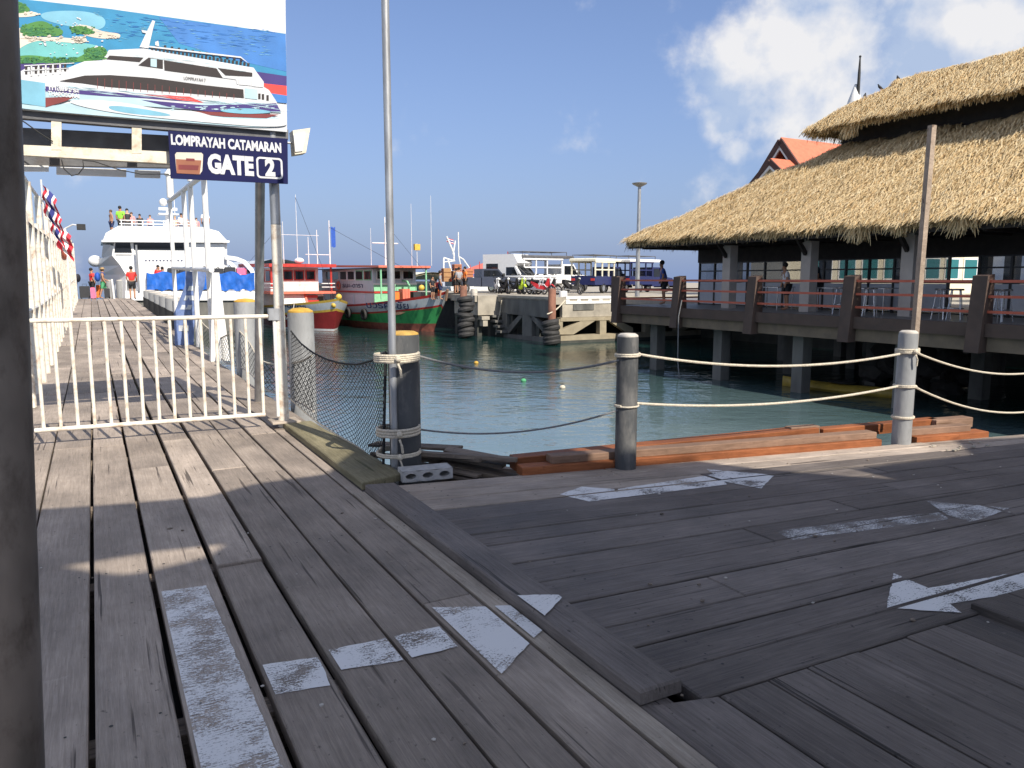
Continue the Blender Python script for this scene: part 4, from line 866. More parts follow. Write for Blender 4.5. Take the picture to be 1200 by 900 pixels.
# white gangway frame
gf = thing('gangway_frame', 'white pipe frame standing on the right side of the pier', 'frame', (2.0, 16, pier_z(16)))
zt = lambda s: 3.52 + .02 * (s - 16)
for s, z1 in [(16.0, zt(16) + .0), (18.3, zt(18.3)), (19.7, zt(19.7)), (23.2, zt(23.2) + .0)]: part('post', MB().tube([(2.0, s, pier_z(s)), (2.0, s, z1)], .055, 9), 'white', gf, smooth=True)
part('beam', MB().tube([(2.0, 15.6, zt(15.6)), (2.0, 23.6, zt(23.6))], .055, 9), 'white', gf, smooth=True)
part('handrail', MB().tube([(2.0, 15.6, 1.72), (2.0, 23.4, 1.86)], .05, 9), 'white', gf, smooth=True)
part('finial', MB().lathe((2.0, 22.9, zt(22.9)), [(.09, .05), (.09, .62), (.13, .64), (.12, .70), (.05, .78), (.015, 1.0)], 12), 'white', gf, smooth=True)
part('finial', MB().lathe((2.0, 18.0, zt(18.0)), [(.085, .05), (.085, .80)], 12), 'white', gf, smooth=True)
wp = thing('white_stanchion', 'tapered white stanchion at the pier edge in front of the pipe frame', 'post', (2.03, 15.35, pier_z(15.4)), local=True)
mb = MB(); vs = [(-.02, -.18, 0), (.16, .18, 0)]
b0 = [(-.17, -.1, 0), (.17, -.1, 0), (.17, .1, 0), (-.17, .1, 0)]; b1 = [(-.06, -.06, 1.65), (.06, -.06, 1.65), (.06, .06, 1.65), (-.06, .06, 1.65)]
mb.add(b0 + b1, [(3, 2, 1, 0), (4, 5, 6, 7), (0, 1, 5, 4), (1, 2, 6, 5), (2, 3, 7, 6), (3, 0, 4, 7)]); part('shaft', mb, 'white', wp)
# blue banner draped over the handrail
path = [(230, 318, 23), (228, 335, 23), (222, 352, 24), (216, 368, 25), (216, 388, 23), (216, 408, 22)]
rows = []
for i in range(16):
    f = i / 15 * 5; k = min(int(f), 4); w = f - k; px, py, ww = [path[k][j] + (path[k + 1][j] - path[k][j]) * w for j in range(3)]
    rows.append([onS(px + ww * (j / 6 - .5), py, 18.9 - .03 * math.sin(j * 1.5 + i * .4)) for j in range(7)])
bn = thing('blue_banner', 'long faded blue banner hanging down from the white pipe frame', 'banner', onS(216, 408, 18.9))
mb = MB().grid(rows); part('cloth', mb, 'banner', bn, smooth=True)
mb = MB()
for i in (3, 5, 7, 11): mb.grid([[(p[0] * .7 + q[0] * .3, p[1] - .012, p[2]) for p, q in ((rows[i][j], rows[i][j + 1]) for j in range(1, 5))], [(p[0] * .7 + q[0] * .3, p[1] - .012, p[2]) for p, q in ((rows[i + 1][j], rows[i + 1][j + 1]) for j in range(1, 5))]])
part('print', mb, 'pale_blue_grey', bn)

# ------------------------------------------------------------------ restaurant on piles
RT = 17.6; RS = [23.9 - 3.41 * k for k in range(8)]; RF = .55
res = thing('thatched_restaurant', 'open sided restaurant on piles under a two tier thatched roof', 'restaurant', (RT, 12, WZ))
part('floor', MB().box((RT, -2, .35), (30.5, 24.3, RF)), 'rest_floor', res)
for k in range(7): part('edge_beam', MB().box((RT - .10, RS[k + 1] + .18, .26), (RT + .05, RS[k] - .18, RF + .012)), 'rest_brown', res); part('beam', MB().box((RT + .02, RS[k + 1] + .18, -.07), (RT + .22, RS[k] - .18, .258)), 'rest_beam', res)
rp_ = [(RT + .14, 1.66), (RT - .12, 1.62), (RT - .20, RF), (RT - .26, -.10), (RT + .20, -.10), (RT + .20, RF)]
for k in range(8):
    mb = MB(); mb.prism([(t, RS[k] - .17, z) for t, z in rp_], (0, .34, 0)); part('rail_post', mb, 'rest_brown', res)
for k in range(7):
    for z in (1.50, 1.16, .82): part('handrail', MB().box((RT - .05, RS[k + 1] + .16, z - .03), (RT + .03, RS[k] - .16, z + .03)), 'red_rail', res)
part('rail_post', MB().box((RT - .1, 23.95, .3), (RT + .2, 24.3, 1.66)), 'rest_brown', res)
for z in (1.50, 1.16, .82): part('handrail', MB().box((RT + .2, 24.1, z - .03), (29.5, 24.17, z + .03)), 'red_rail', res)
for t in (18.0, 21.3, 24.6, 28.0):
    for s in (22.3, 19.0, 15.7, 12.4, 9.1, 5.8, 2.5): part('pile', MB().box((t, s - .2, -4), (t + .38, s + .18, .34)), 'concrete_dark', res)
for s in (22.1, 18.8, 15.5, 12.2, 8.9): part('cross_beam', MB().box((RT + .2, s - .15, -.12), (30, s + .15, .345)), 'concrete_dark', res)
part('shade_slab', MB().box((24.9, 24.4, .24), (36, 33.6, .50)), 'rest_floor', res)  # slab added so that its shadow darkens the quay face beyond
# columns
for s in (19.97, 16.6, 13.25, 9.9, 6.5, 23.3):
    t0 = 19.2 if s < 23 else 22.8
    part('column', MB().bbox((t0, s - .18, RF), (t0 + .34, s + .18, 3.2)), 'column', res)
    mb = MB(); mb.bar((t0 - .01, s, 2.30), (t0 - .55, s, 2.92), .09, .12); part('bracket', mb, 'dark_wood', res)
for s in (19.97, 16.6, 13.25, 9.9, 6.5, 3.1):
    for t0 in (24.0, 28.4): part('column', MB().box((t0, s - .16, RF), (t0 + .32, s + .16, 3.2)), 'column', res)
# roof geometry
EA, EB, NK, ZE, PT = 18.2, 30.8, 5.2, 3.05, .585         # eave t range, neck distance, eave height, pitch
S0, S1 = 24.3, -3.0
def lower(m, e):                                         # ring of the lower roof at inset m
    z = ZE + PT * m + e; return [(EA + m, S1, z), (EA + m, S0 - m, z), (EB - m, S0 - m, z), (EB - m, S1, z)]
def slab(f, ms, th, name, m):
    mb = MB(); T = [f(x, 0) for x in ms]; Bt = [f(x, -th) for x in ms]
    for L in (T, Bt): mb.grid(L)
    for i in range(3): mb.add([T[0][i], T[0][i + 1], Bt[0][i + 1], Bt[0][i]], [(0, 1, 2, 3)])
    for r in (0, 3):
        for i in range(len(ms) - 1): mb.add([T[i][r], T[i + 1][r], Bt[i + 1][r], Bt[i][r]], [(0, 1, 2, 3)])
    return part(name, mb, m, res)
lr = slab(lower, [0, NK], .24, 'lower_roof', 'thatch_base')
UA, UM, UZ, UP, US0 = 22.45, 2.0, 6.76, .70, 19.55
def upper(m, e):
    z = UZ + UP * m + e; return [(UA + m, S1, z), (UA + m, US0 - m, z), (49 - UA - m, US0 - m, z), (49 - UA - m, S1, z)]
ur = slab(upper, [0, UM - .01], .2, 'upper_roof', 'thatch_base')
part('neck_wall', MB().box((EA + NK + .05, S1, 5.7), (EB - NK - .05, S0 - NK - .1, 7.2)), 'dark_wood', res)
part('ceiling', MB().box((EA + .55, S1, 2.78), (EB - .5, S0 - .5, 2.80)), 'dark_wood', res)
part('eave_board', MB().box((EA + .06, S1, 2.70), (EA + .12, S0 - .04, 2.86)), 'dark_wood', res); part('eave_board', MB().box((EA + .06, S0 - .12, 2.72), (EB, S0 - .06, 2.86)), 'dark_wood', res)
for s in np.arange(-2, 24, .85): part('rafter', MB().box((EA + .2, s, 2.66), (21.2, s + .09, 2.775)), 'dark_wood', res)
part('header', MB().box((21.0, S1, 2.18), (21.1, 23.4, 2.78)), 'dark_wood', res)
# glazed partition
PTT = 21.0; ps = [23.3 - .84 * i for i in range(31)]
for i in range(30):
    if i in (12, 19): continue
    a, b = ps[i + 1] + .03, ps[i] - .03
    part('panel', MB().box((PTT + .02, a, .62), (PTT + .06, b, 1.42)), 'panel_white', res); part('pane', MB().box((PTT + .03, a, 1.47), (PTT + .036, b, 2.14)), 'glass_clear', res)
for s in ps: part('mullion', MB().box((PTT - .01, s - .03, RF), (PTT + .07, s + .03, 2.18)), 'black_frame', res)
for z in (.56, 1.425, 1.83, 2.14): part('transom', MB().box((PTT, ps[-1], z), (PTT + .075, ps[0], z + .045)), 'black_frame', res)
# thatch: straw laid down the slopes, and a hanging fringe
m_, t_n, b_ = _mat('thatch_straw'); n = t_n.nodes.new; l = t_n.links.new
ge = n('ShaderNodeNewGeometry'); rp = n('ShaderNodeValToRGB'); els = rp.color_ramp.elements
els[0].position = 0; els[0].color = (.34, .23, .10, 1); els[1].position = 1; els[1].color = (.90, .74, .46, 1); e_ = els.new(.25); e_.color = (.68, .50, .26, 1); e_ = els.new(.7); e_.color = (.84, .65, .36, 1)
l(ge.outputs['Random Per Island'], rp.inputs[0]); l(rp.outputs[0], b_.inputs['Base Color']); b_.inputs['Roughness'].default_value = .8; b_.inputs['Specular IOR Level'].default_value = .2
M['straw'] = m_
def straw(P, D, Nn, Lr, Wr, lift, parent, name='thatch', bend=.0):
    """P points, D down-slope unit dirs, Nn normals (n,3): one bent blade each"""
    k = len(P); L = rng.uniform(*Lr, k)[:, None]; w = rng.uniform(*Wr, k)[:, None]
    S = np.cross(D, Nn); D2 = D + S * rng.normal(0, .22, k)[:, None]; D2 /= np.linalg.norm(D2, axis=1)[:, None]; S = np.cross(D2, Nn)
    a = P + Nn * rng.uniform(.0, lift, k)[:, None]; b = a + D2 * L * .55 + Nn * rng.uniform(.01, lift * 1.3, k)[:, None]; c = a + D2 * L + Nn * rng.uniform(-.02, lift * .9, k)[:, None]
    c[:, 2] -= bend * L[:, 0]
    v = np.stack([a - S * w * .5, a + S * w * .5, b - S * w * .5, b + S * w * .5, c - S * w * .22, c + S * w * .22], 1).reshape(-1, 3)
    org = ORG[parent]; v = v - np.array(org)
    base = (np.arange(k) * 6)[:, None]; f = np.concatenate([base + np.array([0, 1, 3, 2]), base + np.array([2, 3, 5, 4])], 1).reshape(-1)
    me = bpy.data.meshes.new(name); me.vertices.add(len(v)); me.vertices.foreach_set('co', v.ravel()); me.loops.add(len(f)); me.loops.foreach_set('vertex_index', f.astype(np.int32))
    me.polygons.add(2 * k); me.polygons.foreach_set('loop_start', (np.arange(2 * k) * 4).astype(np.int32)); me.polygons.foreach_set('loop_total', np.full(2 * k, 4, np.int32)); me.update(); me.materials.append(M['straw'])
    o = bpy.data.objects.new(name, me); C.objects.link(o); o.parent = parent; ORG[o] = org; o['kind'] = 'stuff'; return o
def slope_pts(k, ta, m_len, s_hi, s_lo, z0, pitch, end=False, tb=None):
    m = rng.uniform(-.03, m_len, k)
    if not end:
        s = rng.uniform(s_lo, s_hi, k); ok = s < s_hi - m + .02; m, s = m[ok], s[ok]; P = np.stack([ta + m, s, z0 + pitch * m], 1); d = np.array([-1, 0, -pitch]); nn = np.array([-pitch, 0, 1])
    else:
        t = rng.uniform(ta, tb, k); ok = (t > ta + m) & (t < tb - m); m, t = m[ok], t[ok]; P = np.stack([t, s_hi - m, z0 + pitch * m], 1); d = np.array([0, 1, -pitch]); nn = np.array([0, pitch, 1])
    d = d / np.linalg.norm(d); nn = nn / np.linalg.norm(nn); return P, np.tile(d, (len(P), 1)), np.tile(nn, (len(P), 1))
def hump(P):                                              # uneven surface of the thatch
    P = P.copy(); P[:, 2] += .05 * np.sin(P[:, 1] * 2.1 + P[:, 0] * .7) * np.sin(P[:, 0] * 2.6 + 1) + .03 * np.sin(P[:, 1] * 5.3 + P[:, 0] * 3.1); return P
P, D, Nn = slope_pts(76000, EA, NK + .1, S0, 6.0, ZE + .02, PT); straw(hump(P), D, Nn, (.28, .55), (.013, .032), .075, lr)
P, D, Nn = slope_pts(9000, EA, NK, S0, 0, ZE + .02, PT, True, EB); straw(hump(P), D, Nn, (.3, .55), (.03, .05), .07, lr)
P, D, Nn = slope_pts(38000, UA, UM + .03, US0, 6.0, UZ + .02, UP); straw(hump(P), D, Nn, (.25, .5), (.013, .03), .07, ur)
P, D, Nn = slope_pts(4000, UA, UM, US0, 0, UZ + .02, UP, True, 49 - UA); straw(hump(P), D, Nn, (.3, .5), (.03, .05), .06, ur)
k = 2600; s = rng.uniform(6, US0, k); P = np.stack([UA + UM + rng.normal(0, .05, k), np.minimum(s, US0 - UM), UZ + UP * UM + rng.uniform(-.03, .06, k)], 1)   # ridge
straw(P, np.tile([-.8, .0, -.6], (k, 1)), np.tile([-.6, 0, .8], (k, 1)), (.25, .45), (.02, .04), .06, ur)
def fringe(k, ta, s_hi, s_lo, z, parent, L, bend=.2):
    s = rng.uniform(s_lo, s_hi, k); P = np.stack([ta + rng.uniform(-.02, .22, k), s, z + rng.uniform(-.16, .06, k)], 1); d = np.stack([-rng.uniform(.25, .9, k), rng.normal(0, .18, k), -rng.uniform(.6, 1, k)], 1); d /= np.linalg.norm(d, axis=1)[:, None]
    nn = np.cross(d, np.array([0, 1., 0])); nn /= np.linalg.norm(nn, axis=1)[:, None]; nn *= np.sign(nn[:, 2:3] + 1e-6); straw(P, d, nn, L, (.014, .035), .03, parent, 'fringe', bend)
fringe(5200, EA, S0, 6, ZE, lr, (.08, .22)); fringe(3400, UA, US0, 6, UZ, ur, (.08, .2))
def fringe_end(k, t0, t1, s, z, parent, L):
    t = rng.uniform(t0, t1, k); P = np.stack([t, s + rng.uniform(-.2, .02, k), z + rng.uniform(-.16, .06, k)], 1); d = np.stack([rng.normal(0, .18, k), rng.uniform(.25, .9, k), -rng.uniform(.6, 1, k)], 1); d /= np.linalg.norm(d, axis=1)[:, None]
    nn = np.cross(np.array([1., 0, 0]), d); nn /= np.linalg.norm(nn, axis=1)[:, None]; nn *= np.sign(nn[:, 2:3] + 1e-6); straw(P, d, nn, L, (.016, .035), .03, parent, 'fringe', .2)
fringe_end(900, EA, EB, S0, ZE, lr, (.14, .34)); fringe_end(500, UA, 49 - UA, US0, UZ, ur, (.14, .34))
for px, py, wd, ln, hz in [(905, 268, .3, .55, UA), (1008, 262, .45, .75, 0), (1056, 258, .35, .6, 0), (1127, 256, .4, .6, 0), (996, 152, .3, .5, 1)]:   # straggling tufts
    q = onT(px, py, EA if hz != 1 else UA); k = 130; P = np.stack([np.full(k, q[0]) + rng.uniform(-.05, .15, k), q[1] + rng.normal(0, wd * .35, k), q[2] + .12 + rng.uniform(-.06, .06, k)], 1)
    d = np.stack([-rng.uniform(.1, .5, k), rng.normal(.12, .22, k), -np.ones(k)], 1); d /= np.linalg.norm(d, axis=1)[:, None]; nn = np.cross(d, np.array([0, 1., 0])); nn /= np.linalg.norm(nn, axis=1)[:, None]
    straw(P, d, -nn, (ln * .5, ln), (.012, .028), .03, lr if hz != 1 else ur, 'tuft')
# lightning rod with a white foot on the ridge, and pigeons
rt = UA + UM; zr = UZ + UP * UM
q = onT(993, 118, rt); sp = thing('roof_spire', 'thin dark spire with white foot behind the thatched ridge', 'spire', (rt + .4, q[1], zr - .45), local=True)
part('foot', MB().lathe((0, 0, 0), [(.30, 0), (.25, .25), (.10, .68), (.04, .85)], 10), 'white', sp, smooth=True)
part('rod', MB().tube([(.0, -.12, .4), (.0, -.12, 1.2), (.0, -.12, 1.75)], [.06, .05, .025], 8), 'black', sp); part('tip', MB().sphere((.0, -.12, 1.78), .045, 8, 6), 'black', sp)
bird_m = None
for i, (px, py) in enumerate([(1013, 113), (1031, 107), (1052, 103)]):
    def hip_px(m):
        p = W(UA + m, US0 - m, 0) if m <= UM else W(UA + UM, US0 - UM - (m - UM), 0); z_ = UZ + UP * min(m, UM) - EYE
        return 600 + 900 * p.x / (p.y * math.cos(PITCH) - z_ * math.sin(PITCH))
    m_b = min(np.arange(0, 6, .02), key=lambda m: abs(hip_px(m) - px)); at_ = (UA + min(m_b, UM), US0 - m_b, UZ + UP * min(m_b, UM) + .07)
    if i == 0:
        bird = thing('pigeon', 'leftmost dark pigeon on the thatched ridge', 'bird', at_, R(20), 'pigeons on the roof ridge', True); bird.scale = (.62,) * 3
        part('body', MB().tube([(-.17, 0, .06), (-.10, 0, .09), (0, 0, .13), (.08, 0, .19), (.11, 0, .25), (.14, 0, .285), (.19, 0, .28)], [.015, .045, .075, .068, .04, .036, .008], 10), 'pigeon_grey', bird, smooth=True)
        for sgn in (-1, 1): part('leg', MB().tube([(.0, .03 * sgn, .08), (.01, .03 * sgn, -.03)], .008, 5), 'orange_red', bird)
    else: put(copy_tree(bird), at_, R(160 if i == 1 else 60), ['', 'middle dark pigeon on the thatched ridge', 'rightmost dark pigeon on the thatched ridge'][i])
# rope hanging from the rail
h = onT(799, 352, RT - .2); solo('rope', MB().tube([(RT - .2, h[1], .85), (RT - .28, h[1] + .05, .3), (RT - .3, h[1], -1.2), (RT - .3, h[1] - .1, WZ)], .02, 6), 'rope_grey', 'thin grey rope hanging from the restaurant rail to the water', 'rope', smooth=True)

# stools and tables inside
def stool_at(label, at, tall=.72):
    t = thing('bar_stool', label, 'stool', at, group='metal stools in the restaurant', local=True)
    part('seat', MB().lathe((0, 0, tall), [(.17, 0), (.18, .02), (.16, .045)], 14), 'chrome', t, smooth=True)
    for a in (.78, 2.36, 3.93, 5.5): part('leg', MB().tube([(.13 * math.cos(a), .13 * math.sin(a), tall), (.22 * math.cos(a), .22 * math.sin(a), 0)], .014, 6), 'chrome', t)
    part('foot_ring', MB().tube([(.19 * math.cos(k * .5236), .19 * math.sin(k * .5236), .28) for k in range(12)], .01, 5, closed=True), 'chrome', t); return t
st0 = None
for i, (px, lab) in enumerate([(1104, 'first metal stool right of the wooden post'), (1120, 'second metal stool right of the wooden post'), (1165, 'metal stool beside the right rail post'), (1176, 'rightmost metal stool behind the rail'), (986, 'metal stool by the white panels near the third rail post'), (1020, 'metal stool left of the wooden post')]):
    q = onT(px, 350, 18.7); at_ = (18.7, q[1], RF)
    if st0 is None: st0 = stool_at(lab, at_)
    else: put(copy_tree(st0), at_, i * .4, lab)
def table_at(label, at):
    t = thing('table', label, 'table', at, group='tables in the restaurant', local=True)
    part('tabletop', MB().bbox((-.4, -.6, .72), (.4, .6, .75), .006), 'chrome', t)
    for x in (-.35, .35):
        for y in (-.55, .55): part('leg', MB().tube([(x, y, 0), (x, y, .72)], .02, 6), 'chrome', t)
    return t
tb0 = None
for i, (px, lab) in enumerate([(905, 'metal table behind the third rail bay'), (985, 'metal table behind the fourth rail bay'), (1025, 'metal table left of the wooden post')]):
    q = onT(px, 345, 19.9); at_ = (19.9, q[1], RF)
    if tb0 is None: tb0 = table_at(lab, at_)
    else: put(copy_tree(tb0), at_, 0, lab)

# ------------------------------------------------------------------ under the restaurant: rocks and a yellow kayak
rk = thing('rock_heap', 'dark rocks piled between the piles under the restaurant', 'rocks', (22.0, 14.5, WZ), local=True); r2 = random.Random(3)
for i in range(16):
    bm = bmesh.new(); bmesh.ops.create_icosphere(bm, subdivisions=2, radius=r2.uniform(.35, .75))
    for v in bm.verts: v.co *= 1 + r2.uniform(-.18, .18); v.co.z *= .7
    me = bpy.data.meshes.new('rock'); bm.to_mesh(me); bm.free(); me.materials.append(M['rock']); o = bpy.data.objects.new('rock', me); C.objects.link(o); o.parent = rk; o.location = (r2.uniform(-1.0, 1.4), r2.uniform(-1.6, 1.6), r2.uniform(-.2, 1.2))
ka, kb = gnd(893, 446, -1.55), gnd(1040, 462, -1.55); ka = Vector((ka[0], ka[1], WZ)); kb = Vector((kb[0], kb[1], WZ)); KL = (kb - ka).length
ka += Vector((.9, 0, 0)); kb += Vector((.9, 0, 0))
ky = thing('kayak', 'yellow kayak floating in the shade under the restaurant', 'kayak', (ka + kb) / 2, math.atan2((kb - ka).y, (kb - ka).x), local=True)
rows = []
for i in range(15):
    f = i / 14; w = .36 * math.sin(math.pi * min(max(f, .015), .985)) ** .9; z1 = .15 + .06 * (2 * f - 1) ** 2; rows.append([(KL * (f - .5), w * math.cos(a), z1 * .55 + (z1 * .55 + .08) * math.sin(a) * (1 if math.sin(a) > 0 else 1.0)) for a in np.linspace(0, 2 * math.pi, 13)])
part('hull', MB().grid(rows), 'dull_yellow', ky, smooth=True)
part('seat_well', MB().lathe((0, 0, .27), [(.22, 0), (.24, .04), (.2, .06)], 14, 1.8, 1), 'black', ky, smooth=True)

# ------------------------------------------------------------------ red-roofed building beyond
BT = 34.5; ap = onT(915, 165, BT); lf = onT(883, 214, BT); hw = lf[1] - ap[1]; zb_ = lf[2] - .2
bd = thing('red_roofed_building', 'cream building with orange red tiled gables and teal windows', 'building', (BT, ap[1], .6))
mb = MB(); part('wall', MB().box((BT + .5, ap[1] - hw + .4, .6), (BT + 17, ap[1] + hw - .4, zb_)), 'wall_cream', bd)
mb = MB(); mb.prism([(BT + .5, ap[1] - hw + .5, zb_), (BT + .5, ap[1] + hw - .5, zb_), (BT + .5, ap[1], ap[2] - .55)], (.3, 0, 0)); part('gable', mb, 'gable_brown', bd)
for sg in (-1, 1):
    d = Vector((0, sg * hw, zb_ - ap[2])); nrm = Vector((0, sg * (ap[2] - zb_), hw)).normalized() * .16
    mb = MB(); mb.prism([(BT, ap[1], ap[2]), (BT, ap[1] + d.y, ap[2] + d.z), (BT, ap[1] + d.y, ap[2] + d.z) + nrm if False else (BT, ap[1] + d.y + nrm.y, ap[2] + d.z + nrm.z), (BT, ap[1] + (0 if 1 else 0), ap[2] + .2)], (17.5, 0, 0)); part('roof', mb, 'red_tile', bd)
    mb = MB(); mb.bar((BT - .05, ap[1], ap[2] - .02), (BT - .05, ap[1] + d.y, ap[2] + d.z - .02), .12, .34, (0, 0, 1)); part('verge', mb, 'gable_brown', bd)
    mb = MB(); mb.bar((BT - .03, ap[1], ap[2] - .34), (BT - .03, ap[1] + d.y * .98, ap[2] + d.z * .98 - .34), .1, .16, (0, 0, 1)); part('verge_trim', mb, 'white', bd)
ap2 = onT(903, 189, BT - 1.6); lf2 = onT(876, 222, BT - 1.6); h2 = lf2[1] - ap2[1]
for sg in (-1, 1):
    mb = MB(); mb.prism([(BT - 1.6, ap2[1], ap2[2]), (BT - 1.6, ap2[1] + sg * h2, lf2[2]), (BT - 1.6, ap2[1] + sg * h2, lf2[2] + .15), (BT - 1.6, ap2[1], ap2[2] + .17)], (2.4, 0, 0)); part('porch_roof', mb, 'red_tile', bd)
    mb = MB(); mb.bar((BT - 1.65, ap2[1], ap2[2] - .02), (BT - 1.65, ap2[1] + sg * h2, lf2[2] - .02), .1, .28); part('verge', mb, 'gable_brown', bd)
    mb = MB(); mb.bar((BT - 1.62, ap2[1], ap2[2] - .28), (BT - 1.62, ap2[1] + sg * h2, lf2[2] - .28), .1, .13); part('verge_trim', mb, 'white', bd)
mb = MB(); mb.prism([(BT - 1.4, ap2[1] - h2 * .8, .6), (BT - 1.4, ap2[1] + h2 * .8, .6), (BT - 1.4, ap2[1] + h2 * .8, lf2[2] + .4), (BT - 1.4, ap2[1], ap2[2] - .3), (BT - 1.4, ap2[1] - h2 * .8, lf2[2] + .4)], (1.9, 0, 0)); part('porch', mb, 'wall_cream', bd)
for i in range(8):
    for z in (1.5, 4.6):
        t = BT + 1.4 + i * 2.0; w = part('window', MB().box((t, ap[1] - hw + .34, z), (t + 1.5, ap[1] - hw + .42, z + 1.4)), 'white', bd); part('pane', MB().box((t + .1, ap[1] - hw + .32, z + .1), (t + 1.4, ap[1] - hw + .36, z + 1.3)), 'glass_teal', w)
for i in range(3):
    for z in (1.5, 4.6):
        s = ap[1] - hw + 1.2 + i * (2 * hw - 3) / 2
        if z < 4 and i == 1: continue
        w = part('window', MB().box((BT + .40, s, z), (BT + .52, s + 1.2, z + 1.4)), 'white', bd); part('pane', MB().box((BT + .38, s + .1, z + .1), (BT + .44, s + 1.1, z + 1.3)), 'glass_teal', w)
# long low building seen through the restaurant
b2 = thing('low_building', 'long low cream building with teal windows behind the restaurant', 'building', (44, 12, .6))
part('wall', MB().box((42, -6, .6), (47, 22, 4.2)), 'wall_cream', b2); part('roof', MB().box((41.3, -6.6, 4.2), (47.6, 22.6, 4.45)), 'concrete', b2)
for i in range(9):
    s = -5 + i * 3; w = part('window', MB().box((41.93, s, 1.5), (42.02, s + 2.1, 3.1)), 'white', b2); part('pane', MB().box((41.9, s + .1, 1.6), (41.97, s + 2.0, 3.0)), 'glass_dark' if i % 3 else 'glass_teal', w)

# ------------------------------------------------------------------ quay
QZ = .62
qy = deck_root('quay', 'concrete quay with braced sea walls carrying a road')
def qpart(name, a, b, m): return part(name, MB().box(a, b), m, qy)
qpart('road_slab', (20.75, 33.75, .25), (70, 40.1, QZ), 'concrete'); qpart('road_slab', (21.2, 40.1, .25), (70, 57, QZ), 'concrete'); qpart('road_slab', (19.3, 40.1, .25), (21.2, 43.5, QZ - .01), 'concrete')
qpart('shore_wall', (30.6, -30, -4), (32, 34, .3), 'concrete_wet'); qpart('land', (32, -40, -4), (160, 57, .34), 'concrete'); qpart('core_wall', (22.6, 35.6, -4), (69, 55, .25), 'concrete_wet'); qpart('land', (38, 57, -4), (160, 150, QZ), 'concrete')
# sunlit right face at s = 33.7, drawn on its plane
QS = 33.7
def qface(pix, m, dep=.3, s0=QS, name='brace'):
    P = [onS(px, py, s0) for px, py in pix]; mb = MB(); mb.prism([(p[0], s0, p[2]) for p in P], (0, dep, 0)); return part(name, mb, m, qy)
L0 = onS(655, 350, QS)[0]
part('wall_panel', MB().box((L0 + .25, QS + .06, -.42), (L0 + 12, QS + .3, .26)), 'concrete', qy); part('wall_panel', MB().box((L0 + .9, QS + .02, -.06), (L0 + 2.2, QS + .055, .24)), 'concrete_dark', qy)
part('face_beam', MB().box((L0 + .1, QS - .02, -.62), (L0 + 13, QS + .4, -.43)), 'beige_beam', qy)
part('foot_beam', MB().box((L0 + .1, QS - .05, -2.4), (L0 + 14, QS + .5, -1.36)), 'beige_beam', qy)
part('foot_beam', MB().box((L0 + .1, QS - .06, -2.4), (L0 + 14, QS + .4, -1.62)), 'concrete_wet', qy)
qface([(655, 374), (659.5, 374), (659.5, 392), (655, 392)], 'beige_beam', .35, name='upright'); qface([(703, 374), (710.5, 374), (710.5, 392), (703, 392)], 'beige_beam', .35, name='upright')
qface([(659.5, 386), (688, 373), (702, 373), (672, 392), (659.5, 392)], 'beige_beam', .28); qface([(710, 373), (720, 373), (742, 384), (742, 392), (733, 389)], 'beige_beam', .28)
for i in range(5):
    t = L0 + 5.6 + i * 2.2; part('upright', MB().box((t, QS - .01, -1.36), (t + .32, QS + .35, -.62)), 'beige_beam', qy); part('brace', MB().bar((t + .32, QS + .12, -1.28), (t + 2.2, QS + .12, -.70), .24, .26), 'beige_beam', qy)
# left face at t = 20.7, its shade put into a darker concrete
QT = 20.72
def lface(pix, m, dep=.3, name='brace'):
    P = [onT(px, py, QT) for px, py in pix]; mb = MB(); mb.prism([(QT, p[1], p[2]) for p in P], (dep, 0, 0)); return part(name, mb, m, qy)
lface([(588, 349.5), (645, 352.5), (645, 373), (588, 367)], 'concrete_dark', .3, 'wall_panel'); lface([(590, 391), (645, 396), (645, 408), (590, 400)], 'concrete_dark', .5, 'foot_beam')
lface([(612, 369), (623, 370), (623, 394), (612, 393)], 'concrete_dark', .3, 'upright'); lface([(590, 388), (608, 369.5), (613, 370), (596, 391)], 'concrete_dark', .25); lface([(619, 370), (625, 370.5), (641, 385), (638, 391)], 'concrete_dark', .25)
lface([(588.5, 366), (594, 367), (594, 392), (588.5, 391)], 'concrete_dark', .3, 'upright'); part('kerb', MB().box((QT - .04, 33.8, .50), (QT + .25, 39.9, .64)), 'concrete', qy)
# block by the landing steps
part('landing_block', MB().box((19.45, 40.0, -.52), (21.0, 43.3, .60)), 'concrete', qy)
for i in range(4): part('step', MB().box((20.25, 39.7 - .32 * i, -.65 - .28 * i), (20.95, 40.3 - .32 * i, -.52 - .28 * i)), 'concrete_dark', qy)
part('corbel', MB().box((19.55, 39.7, -.78), (20.05, 40.2, -.58)), 'concrete', qy); part('corbel', MB().box((19.65, 39.75, -1.15), (19.95, 40.2, -.78)), 'concrete', qy)
for t, s in [(19.5, 40.2), (20.3, 40.1), (19.5, 43), (20.9, 38.5), (20.9, 35.5)]: part('quay_pile', MB().box((t, s, -4), (t + .3, s + .35, -.5)), 'concrete_wet', qy)
# white kerb barrier
ba, bb_ = onS(662.5, 350, QS + .1)[0], onS(718, 350, QS + .1)[0]
wb = thing('white_barrier', 'low white concrete barrier with slots on the quay edge', 'barrier', (ba, QS + .02, .27))
for z0, z1 in ((.27, .41), (.52, .66)): part('rail', MB().box((ba, QS + .02, z0), (bb_, QS + .3, z1)), 'white', wb)
for k in range(5): x = ba + (bb_ - ba - .22) * k / 4; part('stud', MB().box((x, QS + .04, .41), (x + .22, QS + .28, .52)), 'white', wb)
